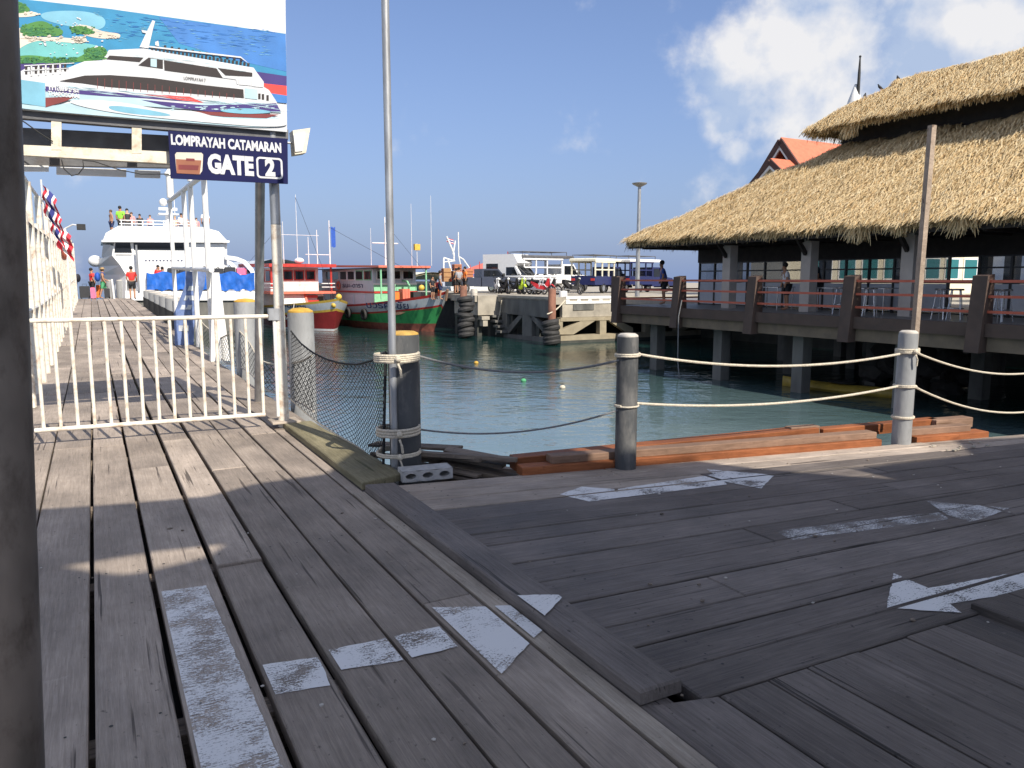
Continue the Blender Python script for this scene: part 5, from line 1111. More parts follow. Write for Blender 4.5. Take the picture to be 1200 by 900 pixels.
# piles and bollards of the quay
def qpile(px, ytop, s, r, m, label, z0=-3.):
    p = onS(px, ytop, s); t = solo('quay_bollard', MB().lathe((p[0], s, 0), [(r, z0), (r, p[2] - .04), (r * .9, p[2])], 14), m, label, 'bollard', 'bollards on the quay edge', smooth=True); return p
qpile(647, 338, 33.3, .20, 'rust', 'rusty brown pile at the corner of the quay'); qpile(543, 335, 39.6, .20, 'rust', 'brown wooden pile behind the left tyre stack')
qpile(555.5, 338.5, 40.5, .20, 'cap', 'short white bollard right of the brown pile', .5); qpile(660, 341, 34.6, .22, 'white', 'short white bollard behind the rusty pile', .5)
# tyre fenders
def torus(mb, c, R0, r, n=16, k=8, tilt=0.):
    q = Matrix.Rotation(tilt, 3, 'X') @ Matrix.Rotation(tilt * .6, 3, 'Y'); vs = []
    for i in range(n):
        a = 2 * math.pi * i / n
        for j in range(k): b = 2 * math.pi * j / k; vs.append(Vector(c) + q @ Vector(((R0 + r * math.cos(b)) * math.cos(a), (R0 + r * math.cos(b)) * math.sin(a), r * 1.15 * math.sin(b))))
    return mb.add(vs, [(i * k + j, i * k + (j + 1) % k, ((i + 1) % n) * k + (j + 1) % k, ((i + 1) % n) * k + j) for i in range(n) for j in range(k)])
def tyres(name, label, px, ys, s, R0):
    p0 = onS(px, ys[-1], s); t = thing(name, label, 'tyres', (p0[0], s, p0[2] - .2)); rr_ = random.Random(int(px))
    for i, y in enumerate(ys):
        p = onS(px + rr_.uniform(-1.2, 1.2), y, s); part('tyre', torus(MB(), (p[0], s, p[2]), R0, .145, 18, 8, rr_.uniform(-.28, .12)), 'tyre', t, smooth=True)
tyres('tyre_fender', 'tall stack of black tyres at the bow of the green boat', 546, [351, 357, 363, 369, 375, 381, 387, 392], 39.4, .32)
tyres('tyre_fender', 'leaning stack of black tyres at the corner of the quay', 645.5, [379, 384.5, 390, 395.5, 400.5], 33.1, .32)
cq = onS(645, 368, 33.0); cr = onS(662, 352, 33.5)
solo('mooring_rope', MB().tube(sag((cq[0] - .2, 33.0, cq[2]), (cr[0], 33.5, cr[2]), .12), .035, 6), 'rope', 'pale rope slanting down from the white bollard to the tyres', 'rope', smooth=True)
solo('mooring_line', MB().tube([onT(588, 352, QT - .1), onT(586, 366, QT - .1), onT(583, 378, QT - .15), onT(581, 392, QT - .1)], .04, 6), 'rope', 'pale rope dangling by the quay steps', 'rope', smooth=True)
for i, (px, py, m) in enumerate([(543.5, 432, 'black'), (558, 426, 'yellow_cap'), (613.5, 447, 'shorts_green'), (659, 455, 'rope')]):
    g = gnd(px, py, WZ); t = thing('float', ['small black float on the water', 'small yellow float nearest the quay steps', 'small green float in open water', 'small pale float nearest the black bollard'][i], 'float', g, local=True, group='floats on the water')
    part('body', MB().sphere((0, 0, .03), .085, 12, 8, (1.1, 1.1, .85)), m, t, smooth=True); part('ring', MB().tube([(.03 * math.cos(a), 0, .115 + .03 * math.sin(a)) for a in np.linspace(0, 6.28, 9)], .012, 5), 'black', t)
# lamp post
lp_ = at_s(747, 330, 41); ltop = at_s(750, 216, 41)
lm = thing('street_lamp', 'tall thin street lamp with flat head on the quay', 'lamp', (lp_[0], lp_[1], QZ)); part('pole', MB().tube([(lp_[0], lp_[1], QZ), (lp_[0], lp_[1], ltop[2])], [.13, .085], 10), 'galv', lm, smooth=True)
part('head', MB().lathe((lp_[0], lp_[1], ltop[2]), [(.12, -.12), (.36, .0), (.40, .06), (.12, .10)], 14), 'cap', lm, smooth=True)

# ------------------------------------------------------------------ people
def person(label, at, rz, shirt, shorts, hair, skin='skin_tan', h=1.72, arms=(0., 0.), stride=0., hat=None, bag=None, bare=False, group='people on the pier and boats', lean=0.):
    """standing figure facing local +x.  arms: forward swing of left / right forearm"""
    k = h / 1.75; p = thing('person', label, 'person', at, rz, group, local=True)
    def skin_mesh(name, J, E_, m):
        me = bpy.data.meshes.new(name); names = list(J); me.from_pydata([tuple(c * k for c in J[n][0]) for n in names], [(names.index(a), names.index(b)) for a, b in E_], []); me.materials.append(M[m])
        o = bpy.data.objects.new(name, me); C.objects.link(o); o.parent = p
        md = o.modifiers.new('skin', 'SKIN'); md.use_smooth_shade = True
        sv = me.skin_vertices[0].data if me.skin_vertices else None
        if sv is None:
            bm = bmesh.new(); bm.from_mesh(me); bm.verts.layers.skin.verify(); bm.to_mesh(me); bm.free(); sv = me.skin_vertices[0].data
        for i, n in enumerate(names): sv[i].radius = (J[n][1] * k, J[n][2] * k if len(J[n]) > 2 else J[n][1] * k); sv[i].use_root = (i == 0)
        o.modifiers.new('sub', 'SUBSURF').levels = 1; return o
    L = lean
    J = {'pelvis': ((0, 0, .95), .12, .15), 'waist': ((L * .4, 0, 1.12), .10, .14), 'chest': ((L, 0, 1.33), .115, .165), 'neck': ((L * 1.1, 0, 1.48), .055), 'jaw': ((L * 1.1 + .025, 0, 1.57), .07), 'head': ((L * 1.1 + .01, 0, 1.67), .085), 'nose': ((L * 1.1 + .105, 0, 1.61), .014)}
    E_ = [('pelvis', 'waist'), ('waist', 'chest'), ('chest', 'neck'), ('neck', 'jaw'), ('jaw', 'head'), ('jaw', 'nose')]
    for sg, nm, fw, sd in ((1, 'L', arms[0], stride), (-1, 'R', arms[1], -stride)):
        J |= {'hip' + nm: ((0, .09 * sg, .88), .09), 'knee' + nm: ((sd * .5 + .02, .10 * sg, .50), .06), 'ankle' + nm: ((sd * .9 - .02, .10 * sg, .09), .042), 'toe' + nm: ((sd * .9 + .16, .12 * sg, .035), .033),
              'sh' + nm: ((L, .18 * sg, 1.41), .06), 'el' + nm: ((L - .02 + fw * .12, .24 * sg, 1.15), .042), 'wr' + nm: ((L + .05 + fw * .30, .23 * sg, .93 + fw * .20), .030), 'hand' + nm: ((L + .07 + fw * .40, .22 * sg, .84 + fw * .26), .034, .02)}
        E_ += [('pelvis', 'hip' + nm), ('hip' + nm, 'knee' + nm), ('knee' + nm, 'ankle' + nm), ('ankle' + nm, 'toe' + nm), ('chest', 'sh' + nm), ('sh' + nm, 'el' + nm), ('el' + nm, 'wr' + nm), ('wr' + nm, 'hand' + nm)]
    skin_mesh('body', J, E_, skin)
    up = lambda n, r, r2=None: (J[n][0], r, r2 or r)
    if not bare:
        S = {'chest': up('chest', .14, .19), 'waist': up('waist', .128, .168), 'pelvis': ((0, 0, .97), .135, .165)}; SE = [('chest', 'waist'), ('waist', 'pelvis')]
        for nm in 'LR':
            a, b = Vector(J['sh' + nm][0]), Vector(J['el' + nm][0]); S['sh' + nm] = up('sh' + nm, .08); S['mid' + nm] = (tuple(a.lerp(b, .75)), .066, .066); SE += [('chest', 'sh' + nm), ('sh' + nm, 'mid' + nm)]
        skin_mesh('shirt', S, SE, shirt)
    T = {'pelvis': ((0, 0, .94), .138, .168)}; TE = []
    for nm in 'LR': T['hip' + nm] = up('hip' + nm, .112); T['knee' + nm] = (tuple(Vector(J['hip' + nm][0]).lerp(Vector(J['knee' + nm][0]), .92)), .085, .085); TE += [('pelvis', 'hip' + nm), ('hip' + nm, 'knee' + nm)]
    skin_mesh('shorts', T, TE, shorts)
    hx = J['head'][0]; part('hair', MB().sphere(((hx[0] - .018) * k, 0, (hx[2] + .018) * k), .103 * k, 12, 8, (1, .95, 1.0)), hair, p, smooth=True)
    if hat: part('hat', MB().lathe((hx[0] * k, 0, 1.70 * k), [(.19, 0), (.11, .02), (.10, .1), (.02, .12)], 12), hat, p, smooth=True)
    if bag:
        b = thing('backpack', f"{bag[1]} backpack on a person's back", 'backpack', at, rz, None, True); part('sack', MB().sphere((-.26 * k, 0, 1.25 * k), .26 * k, 10, 8, (.6, .75, 1.05)), bag[0], b, smooth=True)
        for y in (-.12, .12): part('strap', MB().tube([(-.14 * k, y, 1.45 * k), (.0, y, 1.53 * k), (.15 * k, y, 1.35 * k)], .018, 5), bag[0], b)
    return p
def pz(px, py, Y): q = at_s(px, py, Y); return (q[0], q[1], pier_z(q[1]))
FC = -math.pi / 2                                        # facing the camera
person('man in red shirt and black shorts beside a pink suitcase on the pier', pz(109, 349, 46), R(20), 'shirt_red', 'shorts_black', 'hair_black', h=1.78, arms=(.3, .1))
person('shirtless backpacker in green shorts walking on the pier', pz(122, 350, 46), R(0), 'shirt_blue', 'shorts_green', 'hair_brown', 'skin_tan', 1.78, (.6, .2), .22, 'hair_fair', ('bag_blue', 'blue'), bare=True)
person('man in red shirt seen from behind at the pier edge beside the ship', pz(155.5, 347, 44), R(80), 'shirt_red', 'shorts_black', 'hair_black', h=1.85, arms=(.3, .3))
person('man in white shirt with black backpack at the far end of the pier', pz(88, 347, 49.5), R(160), 'shirt_white', 'shorts_navy', 'hair_black', h=1.7, bag=('shirt_black', 'black'))
person('person in dark red top by the railing at the far end of the pier', pz(73, 347, 47), R(60), 'shirt_pink', 'shorts_navy', 'hair_black', h=1.85)
person('person in orange vest crouched forward at the pier end', pz(85, 349, 48), R(150), 'bag_orange', 'shorts_black', 'hair_black', h=1.35, lean=.15)
person('tall figure in dark clothes close to the white railing posts', pz(70.5, 348, 45.5), R(90), 'shirt_black', 'shorts_black', 'hair_black', h=1.8)
def suitcase(label, at, m, w, d, h, rz=0):
    t = thing('suitcase', label, 'suitcase', at, rz, 'luggage on the pier', True); part('shell', MB().bbox((-w / 2, -d / 2, .05), (w / 2, d / 2, h), .03), m, t)
    for x in (-w * .35, w * .35): part('wheel', MB().lathe((x, 0, 0), [(.03, 0), (.03, .05)], 8), 'black', t)
    part('handle', MB().tube([(-w * .2, 0, h), (-w * .2, 0, h + .12), (w * .2, 0, h + .12), (w * .2, 0, h)], .012, 5), 'black', t)
suitcase('tall pink suitcase beside the man in the red shirt', pz(109.5, 350, 45), 'case_pink', .24, .22, .66)
suitcase('orange bag between the red shirt and the backpacker', pz(116, 349, 46.5), 'bag_orange', .25, .2, .8)
suitcase('large dark trunk left of the man in the red shirt', pz(100, 350, 45.5), 'case_dark', .55, .4, .74)
suitcase('low dark bag at the far end of the pier', pz(83, 350, 46.5), 'case_dark', .8, .35, .28)
suitcase('black case on the pier beside the backpacker', pz(126, 350, 46), 'case_dark', .3, .25, .6)
wsp = pz(134, 351, 45); solo('white_post', MB().tube([wsp, (wsp[0] - .06, wsp[1], wsp[2] + 1.15)], .055, 8), 'white', 'leaning white post at the end of the pier', 'post')

# ------------------------------------------------------------------ white ship across the end of the pier
CS = 52.0
ship = thing('passenger_ship', 'white passenger ship with blue tarpaulin on its side moored past the pier', 'ship', onS(220, 384, CS))
def face(pix, s, dep, m, name, par=ship, lab=None):
    P = [onS(px, py, s) for px, py in pix]; mb = MB(); mb.prism([(p[0], s, p[2]) for p in P], (0, dep, 0)); return part(name, mb, m, par, lab)
def rwl(px): return 384.
face([(147, 341), (303, 341), (303, 352), (147, 352)], CS, 6, 'boat_white', 'deck_edge')
face([(148, 352), (302, 352), (301, 392), (150, 392)], CS + .15, 5.7, 'teal', 'lower_hull') if False else face([(148, 352), (302, 352), (301, 392), (150, 392)], CS + .15, 5.7, 'concrete_dark', 'lower_hull')
face([(288, 352), (302, 352), (301, 392), (288, 392)], CS + .1, 1.2, 'pale_blue_grey', 'stern_hull')
face([(131, 300), (266, 298), (266, 341), (147, 341), (147, 322)], CS + .5, 5, 'boat_white', 'cabin')
face([(134, 282), (266, 284), (266, 298.5), (131, 300.5)], CS + .55, 4.9, 'boat_white', 'upper_cabin')
# bow
A = [onS(*p, CS + .05) for p in [(131, 299), (141, 311), (147.5, 322), (147.5, 352), (150, 388)]]; Bm = [onS(*p, CS + 3.0) for p in [(113, 304), (115, 312), (117, 322), (122, 345), (128, 384)]]; A2 = [(p[0], CS + 5.95, p[2]) for p in A]
mb = MB(); mb.grid([A, Bm, A2]); mb.add([A[0], Bm[0], A2[0]], [(0, 1, 2)]); part('bow', mb, 'boat_white', ship)
mb = MB(); w0 = [onS(134, 282.5, CS + .56), onS(131, 300, CS + .56)]; w1 = [onS(121, 283, CS + 3), onS(119, 301.5, CS + 3)]; w2 = [(p[0], CS + 5.4, p[2]) for p in w0]; mb.grid([w0, w1, w2]); part('windscreen', mb, 'glass_dark', ship)
face([(120, 283.5), (268, 284), (256, 271), (238, 266), (139, 264.5), (124, 273)], CS + .2, 5.6, 'boat_white', 'roof')
face([(119, 283.5), (269, 284.3), (269, 281.8), (119, 281.2)], CS + .12, 5.8, 'boat_white', 'roof_lip')
def win(pix, m='glass_dark', nm='window', d=.04): face(pix, CS + .51 - .001, .035, m, nm)
win([(135.5, 282.5), (152, 282.8), (154.5, 296), (134, 296)]); win([(156.5, 283), (217.5, 285), (217.5, 293), (157, 292.5)])
face([(219, 285), (263, 286), (263, 315), (219, 314)], CS + .44, .06, 'boat_white', 'door_panel'); face([(135, 296.5), (155, 296.8), (155, 298), (135, 297.6)], CS + .42, .05, 'white', 'sill')
p = onS(170, 306, CS + .49); 
for i in range(11): face([(170 + i * 4.2, 304.6), (172 + i * 4.2, 304.6), (172 + i * 4.2, 306.2), (170 + i * 4.2, 306.2)], CS + .485, .01, 'shorts_navy', 'lettering')
for s in (CS + .1, CS + 5.6):
    P = [onS(*q, CS + .1) for q in [(264, 299), (278, 301), (288, 305), (297, 315), (302, 328), (304, 344)]]; Q = [onS(*q, CS + .1) for q in [(264, 304), (276, 305.5), (285, 309), (293, 318), (297.5, 330), (299, 344)]]
    mb = MB()
    for i in range(5): mb.prism([(P[i][0], s, P[i][2]), (P[i + 1][0], s, P[i + 1][2]), (Q[i + 1][0], s, Q[i + 1][2]), (Q[i][0], s, Q[i][2])], (0, .3, 0))
    part('stern_arch', mb, 'boat_white', ship)
for py in (325, 331, 337): a, b = onS(284, py, CS + .2), onS(299, py, CS + .2); part('stern_rail', MB().tube([(a[0], CS + .2, a[2]), (b[0], CS + .2, b[2])], .04, 6), 'boat_white', ship)
a, b = onS(159.5, 287, CS - .1), onS(163, 341, CS - .1); part('boarding_post', MB().tube([(a[0], CS - .1, a[2]), (b[0], CS - .1, b[2])], .06, 8), 'galv', ship)
# anchor ball on the bow
p = onS(111.5, 306, CS + 3); part('bow_fender', MB().sphere((p[0], CS + 3, p[2]), .36, 12, 8, (1.1, 1, 1)), 'boat_white', ship, smooth=True)
# tarpaulin
rows = []
for i in range(9):
    r = []
    for j in range(61):
        px = 172 + (298 - 172) * j / 60; top = 319.5 + 1.5 * math.sin(j * .5) + (1.5 if px > 280 else 0); bot = 340 + 1.2 * math.sin(j * .9); q = onS(px, top + (bot - top) * min(1, i / 6 if i < 7 else 1), CS)
        r.append((q[0], CS - .05 - .045 * math.sin(j * .8 + i * .6) * math.sin(i / 8 * 3.1) - .03 * math.sin(j * 2.3 - i * .9), q[2]))
    rows.append(r)
rows = [[(p[0], CS + .9, p[2] - .05) for p in rows[0]]] + rows[:7]
tp = thing('tarpaulin', 'creased blue tarpaulin tied along the side of the white ship', 'tarpaulin', onS(235, 340, CS - .1)); part('sheet', MB().grid(rows), 'tarp', tp, smooth=True)
for i, (px, w, hh, m) in enumerate([(203, 12, 6, 'case_dark'), (216, 11, 5, 'shirt_black'), (240, 16, 6.5, 'case_dark'), (256, 12, 5.5, 'case_dark'), (270, 12, 7, 'case_dark'), (283.5, 11, 6, 'case_pink'), (292, 8, 3.5, 'case_dark')]):
    q = onS(px, 320, CS + .25); k1 = onS(px + w / 2, 320 - hh, CS + .25); hw_ = k1[0] - q[0]
    t = thing('luggage', ['dark bag left of the crewman above the tarpaulin', 'black bag below the ship door', 'wide dark case above the middle of the tarpaulin', 'dark case left of the tall dark bag above the tarpaulin', 'tall dark bag left of the pink bag above the tarpaulin', 'pink bag above the right end of the tarpaulin', 'small dark bag right of the pink bag'][i], 'luggage', (q[0], CS + .25, q[2] - .1), group='luggage on the ship above the tarpaulin', local=True)
    part('body', MB().bbox((-hw_, 0, 0), (hw_, .35, k1[2] - q[2] + .1), .05), m, t); part('handle', MB().tube([(-.1, .17, k1[2] - q[2] + .08), (0, .17, k1[2] - q[2] + .2), (.1, .17, k1[2] - q[2] + .08)], .02, 5), 'black', t)
# mast, rails, radar
mq = onS(198, 266, CS + 3); zt_ = onS(198, 236, CS + 3)[2]; mx = mq[0]; mz = mq[2]
mst = 'radar_mast'; part(mst, MB().tube([(mx, CS + 3, mz - .2), (mx, CS + 3, zt_ - .6)], [.3, .12], 8), 'boat_white', ship)
part('mast_platform', MB().box((mx - .6, CS + 2.5, mz + .75), (mx + .6, CS + 3.5, mz + .83)), 'boat_white', ship)
part('radar', MB().box((mx - .55, CS + 2.93, mz + 1.05), (mx + .55, CS + 3.07, mz + 1.22)), 'boat_white', ship); part('radar_dome', MB().sphere((mx - .25, CS + 3, mz + 1.55), .25, 10, 7), 'boat_white', ship, smooth=True); part('aerial', MB().tube([(mx + .4, CS + 3, mz + .7), (mx + .4, CS + 3, onS(200, 208, CS + 3)[2])], .025, 5), 'white', ship)
for a_, b_2 in [((140, 258), (230, 260)), ((140, 262), (230, 263.5))]:
    p, q = onS(*a_, CS + .5), onS(*b_2, CS + .5); part('roof_rail', MB().tube([(p[0], CS + .5, p[2]), (q[0], CS + .5, q[2])], .03, 5), 'boat_white', ship)
for i in range(8): p = onS(142 + i * 12.4, 258.3, CS + .5); part('rail_post', MB().tube([(p[0], CS + .5, p[2]), (p[0], CS + .5, p[2] - .5)], .03, 5), 'boat_white', ship)
rz_ = onS(200, 278, CS + 2)[2]
for i, (px, sh, so, ha, sk, hh, rz0, lab) in enumerate([(131.5, 'skin_tan', 'shorts_navy', 'hair_brown', 'skin_tan', 1.55, 200, 'bare chested person at the left end of the ship roof'), (142.5, 'shirt_green', 'shorts_black', 'hair_black', 'skin_tan', 1.80, 60, 'person in lime green vest standing on the ship roof'),
        (150.5, 'shirt_black', 'shorts_black', 'hair_black', 'skin_fair', 1.66, 270, 'person with dark hair right of the lime green vest'), (155.5, 'shirt_pink', 'shorts_navy', 'hair_brown', 'skin_fair', 1.45, 240, 'person in pink top beside the dark haired person on the roof'), (165, 'shirt_black', 'shorts_black', 'hair_black', 'skin_tan', 1.36, 250, 'person in black sitting low on the left half of the roof'),
        (177, 'shirt_pink', 'shorts_navy', 'hair_brown', 'skin_fair', 1.32, 270, 'person in pink top left of the radar mast'), (206, 'skin_tan', 'shorts_navy', 'hair_fair', 'skin_fair', 1.3, 270, 'fair haired person right of the radar mast'), (213.5, 'shirt_white', 'shorts_navy', 'hair_black', 'skin_tan', 1.5, 280, 'person in white top between the mast and the frame posts'),
        (218, 'skin_tan', 'shorts_black', 'hair_brown', 'skin_tan', 1.4, 260, 'bare chested person behind the frame posts on the roof'), (226, 'shirt_white', 'shorts_navy', 'hair_fair', 'skin_fair', 1.3, 270, 'fair haired person in white beside the frame posts'), (231, 'shirt_pink', 'shorts_navy', 'hair_brown', 'skin_fair', 1.25, 270, 'low seated person in pink near the right of the roof'),
        (241.5, 'shirt_white', 'shorts_black', 'hair_black', 'skin_tan', 1.78, 90, 'person in white shirt standing at the right of the ship roof')]):
    q = onS(px, 275, CS + 2); person(lab, (q[0], CS + 2, rz_), R(rz0), sh, so, ha, sk, hh, bare=(sh == 'skin_tan'), group='passengers on the ship roof')
for i, px in enumerate([187, 192]):
    q = onS(px, 345, CS + .3); zt2 = onS(px, 311 + i * 2, CS + .3)[2]; person(['crewman in red shirt behind the tarpaulin', 'second crewman in red shirt behind the tarpaulin'][i], (q[0], CS + .25 + .02 * i, zt2 - 1.72), R(-60 + 100 * i), 'shirt_red', 'shorts_black', 'hair_black', h=1.72, group='crew on the ship')

# ------------------------------------------------------------------ wooden boats
def hullfun(L, B, rake, full=.42):
    def f(side, v, z):                                   # v 0 bow .. 1 stern; z above water
        y0 = -rake * max(z, 0) ** 1.15; y = y0 + (L - y0) * v
        w = (1 - (1 - min(1, v / full)) ** 2.1) * (1 - .25 * max(0, v - .6) ** 1.2); fl = .80 + .20 * min(1, max(z, -.3) / 1.6)
        flare = 1 + .12 * max(0, z) * max(0, 1 - v * 2.2); return Vector((side * B / 2 * w * fl * flare, y, z))
    return f
def bands(boat, f, levels, L):
    """levels: [(bow z, stern z)], mats between"""
    zz = lambda lv, v: lv[1] + (lv[0] - lv[1]) * (1 - v) ** 2.0
    for (a, b, m, nm) in levels:
        for side in (-1, 1):
            mb = MB(); mb.grid([[f(side, (i / 24) ** 1.4, zz(a, i / 24) + (zz(b, i / 24) - zz(a, i / 24)) * j / 3) for i in range(25)] for j in range(4)])
            o = part(nm, mb, m, boat, smooth=True)
        v = 1.0; mb = MB(); mb.poly([f(-1, 1, zz(a, 1)), f(1, 1, zz(a, 1)), f(1, 1, zz(b, 1)), f(-1, 1, zz(b, 1))]); part('transom', mb, m, boat)
    lv = levels[-1][1]; mb = MB(); mb.grid([[f(sd, (i / 24) ** 1.4, zz(lv, i / 24) - .18) * (1) for i in range(25)] for sd in (-.97, .97)]); part('deck', mb, 'brown_timber', boat)
    return zz
def boat_text(boat, f, body, m, v0, v1, z, size, side=-1):
    a, b = f(side, v1, z), f(side, v0, z); X = (b - a).normalized(); up = (f(side, (v0 + v1) / 2, z + .2) - f(side, (v0 + v1) / 2, z)).normalized(); Z = X.cross(up).normalized(); Y = Z.cross(X); c = f(side, (v0 + v1) / 2, z) + Z * .05
    text_part('lettering', body, m, boat, Matrix(((X.x, Y.x, Z.x, c.x), (X.y, Y.y, Z.y, c.y), (X.z, Y.z, Z.z, c.z), (0, 0, 0, 1))), size, .004, (b - a).length, .006)
def lbox(par, name, a, b, m, lab=None): return part(name, MB().box(a, b), m, par, lab)
def mast(par, x, y, z, h, cross=(), r=.05, m='white'):
    r *= .6
    part('mast', MB().tube([(x, y, z), (x, y, z + h)], [r, r * .6], 7), m, par)
    for cz, w in cross: part('crossbar', MB().tube([(x - w, y, z + cz), (x + w, y, z + cz)], r * .7, 6), m, par)
# green boat
gb_ = gnd(509, 388.5, WZ)
gboat = thing('fishing_boat', 'green and white wooden boat with red gunwale and canopied wheelhouse', 'boat', (gb_[0], gb_[1], WZ), .13, local=True)
f = hullfun(15, 4.6, .50)
bands(gboat, f, [((-.6, -.6), (.52, .40), 'antifoul', 'bottom'), ((.52, .40), (1.62, .78), 'green_hull', 'topsides'), ((1.62, .78), (1.76, .88), 'red_paint', 'rubbing_strake'), ((1.76, .88), (2.38, 1.28), 'pale_blue_grey', 'bulwark'), ((2.38, 1.28), (2.58, 1.40), 'red_paint', 'gunwale')], 15)
boat_text(gboat, f, 'บวรศิริชัย', 'shorts_navy', .10, .33, 1.62, .62)
mb = MB(); c1 = f(-1.01, .12, 1.12); c2 = f(-1.012, .15, 1.18); c3 = f(-1.012, .19, 1.15); c4_ = f(-1.012, .23, 1.32); mb.poly([c1 + Vector((-.02, 0, .12)), c2 + Vector((-.02, 0, .16)), c3 + Vector((-.02, 0, .02)), c4_ + Vector((-.02, 0, .08)), c3 + Vector((-.02, 0, -.16)), c2 + Vector((-.02, 0, -.12))]); part('bow_emblem', mb, 'brown_timber', gboat)
mb = MB(); mb.tube([f(0, 0, 2.5) + Vector((0, .0, -.5)), f(0, 0, 2.5) + Vector((0, -.25, .18))], .09, 6); part('stem_post', mb, 'brown_timber', gboat)
HX = 1.62
lbox(gboat, 'lower_house', (-HX, 5.2, .9), (HX, 14.2, 2.40), 'pale_blue_grey'); lbox(gboat, 'front_panel', (-HX - .01, 5.15, 1.0), (HX + .01, 5.21, 1.75), 'white'); lbox(gboat, 'front_panel', (-HX - .012, 5.13, 1.75), (HX + .012, 5.205, 2.36), 'light_green')
lbox(gboat, 'waist_stripe', (-HX - .03, 5.08, 2.36), (HX + .03, 14.25, 2.48), 'red_paint')
lbox(gboat, 'upper_house', (-HX, 5.25, 2.48), (HX, 14.1, 4.0), 'pale_blue_grey'); lbox(gboat, 'front_panel', (-HX - .01, 5.16, 2.50), (HX + .01, 5.252, 2.92), 'light_green'); lbox(gboat, 'front_panel', (-HX - .012, 5.12, 2.92), (HX + .012, 5.25, 3.05), 'white')
for k in range(3): x = -1.42 + k * .98; w = lbox(gboat, 'window', (x, 5.17, 3.28), (x + .86, 5.26, 3.88), 'white'); part('pane', MB().box((x + .06, 5.155, 3.33), (x + .80, 5.2, 3.84)), 'glass_dark', w)
for k in range(6): y = 5.5 + k * 1.35; w = lbox(gboat, 'window', (-HX - .03, y, 3.22), (-HX + .02, y + 1.15, 3.9), 'light_green' if k < 2 else 'white'); part('pane', MB().box((-HX - .045, y + .07, 3.28), (-HX, y + 1.08, 3.84)), 'glass_dark' if k < 4 else 'glass_teal', w)
for k in range(4): y = 6.6 + k * 1.9; w = lbox(gboat, 'window', (-HX - .03, y, 1.55), (-HX + .02, y + 1.5, 2.2), 'panel_white'); 
lbox(gboat, 'doorway', (-HX - .035, 12.6, 1.2), (-HX + .02, 13.6, 2.3), 'glass_dark')
text_part('lettering', 'ธนะ-ดารา', 'shorts_navy', gboat, Matrix(((0, 0, -1, -HX - .02), (-1, 0, 0, 8.6), (0, 1, 0, 2.85), (0, 0, 0, 1))), .44, .004, 3.4, .004)
part('life_ring', MB().tube([(-HX - .08, 10.9 + .26 * math.cos(a), 2.85 + .26 * math.sin(a)) for a in np.linspace(0, 2 * math.pi, 13)[:-1]], .07, 7, closed=True), 'orange_red', gboat, smooth=True)
mb = MB(); mb.prism([(-1.95, 3.75, 4.06), (1.95, 3.75, 4.06), (1.95, 14.6, 4.22), (-1.95, 14.6, 4.22)], (0, 0, .14)); part('roof', mb, 'orange_red', gboat); lbox(gboat, 'roof_underside', (-1.9, 3.8, 4.0), (1.9, 14.5, 4.058), 'dark_wood')
for x in (-1.7, 1.7): part('roof_post', MB().tube([(x, 3.95, 2.0), (x, 3.95, 4.05)], .06, 7), 'light_green', gboat)
for x in (-.55, .55): part('pipe_rail', MB().tube([(x, 4.9, 1.6), (x, 4.2, 2.9), (x, 4.5, 3.15), (x, 5.2, 3.2)], .06, 7), 'light_green', gboat)
for k in range(3): lbox(gboat, 'bow_box', (-1.2 + k * .8, 3.4, 1.85), (-.65 + k * .8, 4.0, 2.45 + .2 * (k == 1)), ['bag_orange', 'orange_red', 'case_dark'][k])
part('bow_wreath', MB().tube([(.05 * math.cos(a), -.6 + .3 * math.cos(a), 2.75 + .3 * math.sin(a)) for a in np.linspace(0, 6.28, 11)], .1, 7), 'bag_orange', gboat, smooth=True); part('bow_ribbon', MB().sphere((-.2, 1.2, 2.75), .2, 9, 6), 'yellow', gboat, smooth=True)
mast(gboat, .2, 7, 4.2, 3.4, ((1.6, 1.0), ), .10); mast(gboat, -.9, 7, 4.2, 2.6, (), .03); mast(gboat, 1.6, 3, 4.2, 4.6, (), .03); mast(gboat, 1.2, 5, 4.2, 4.2, (), .03); mast(gboat, .5, 3, 4.15, 1.5, (), .04); lbox(gboat, 'signal_box', (.3, 2.9, 5.2), (.7, 3.1, 5.6), 'yellow'); mast(gboat, -1.2, 13.5, 4.3, 3.4, (), .09)
part('flag', MB().grid([[(-1.1 + .35 * j / 4, 13.4, 7.2 - i * .3 + .05 * math.sin(j * 2)) for j in range(5)] for i in range(6)]), 'bag_blue', gboat, smooth=True)
for i, (px, pm, ps, ph, lab) in enumerate([(507, 'shirt_black', 'shorts_black', 1.45, 'person in black sitting at the bow of the green boat'), (516, 'shirt_grey', 'shorts_navy', 1.75, 'person in grey shirt standing at the bow of the green boat'), (511, 'shirt_red', 'shorts_black', 1.25, 'person in red low at the bow of the green boat')]):
    q = at_s(px, 342, 47 + i * .4); person(lab, (q[0], q[1], WZ + 2.05), R(-70 + 50 * i), pm, ps, 'hair_black', h=ph, group='people at the bow of the green boat')
for x, y in [(.2, 7), (-1.2, 13.5)]: part('rigging', MB().tube([(x, y, 7.2), (0, -.3, 2.9)], .012, 4), 'black', gboat)
for v_ in (.38, .55, .72): c_ = f(-1, v_, 1.2) + Vector((-.12, 0, -.25)); part('fender_tyre', torus(MB(), (0, 0, 0), .30, .11, 14, 7), 'tyre', gboat, smooth=True).matrix_local = Matrix.Translation(c_) @ Matrix.Rotation(R(90), 4, 'Y')
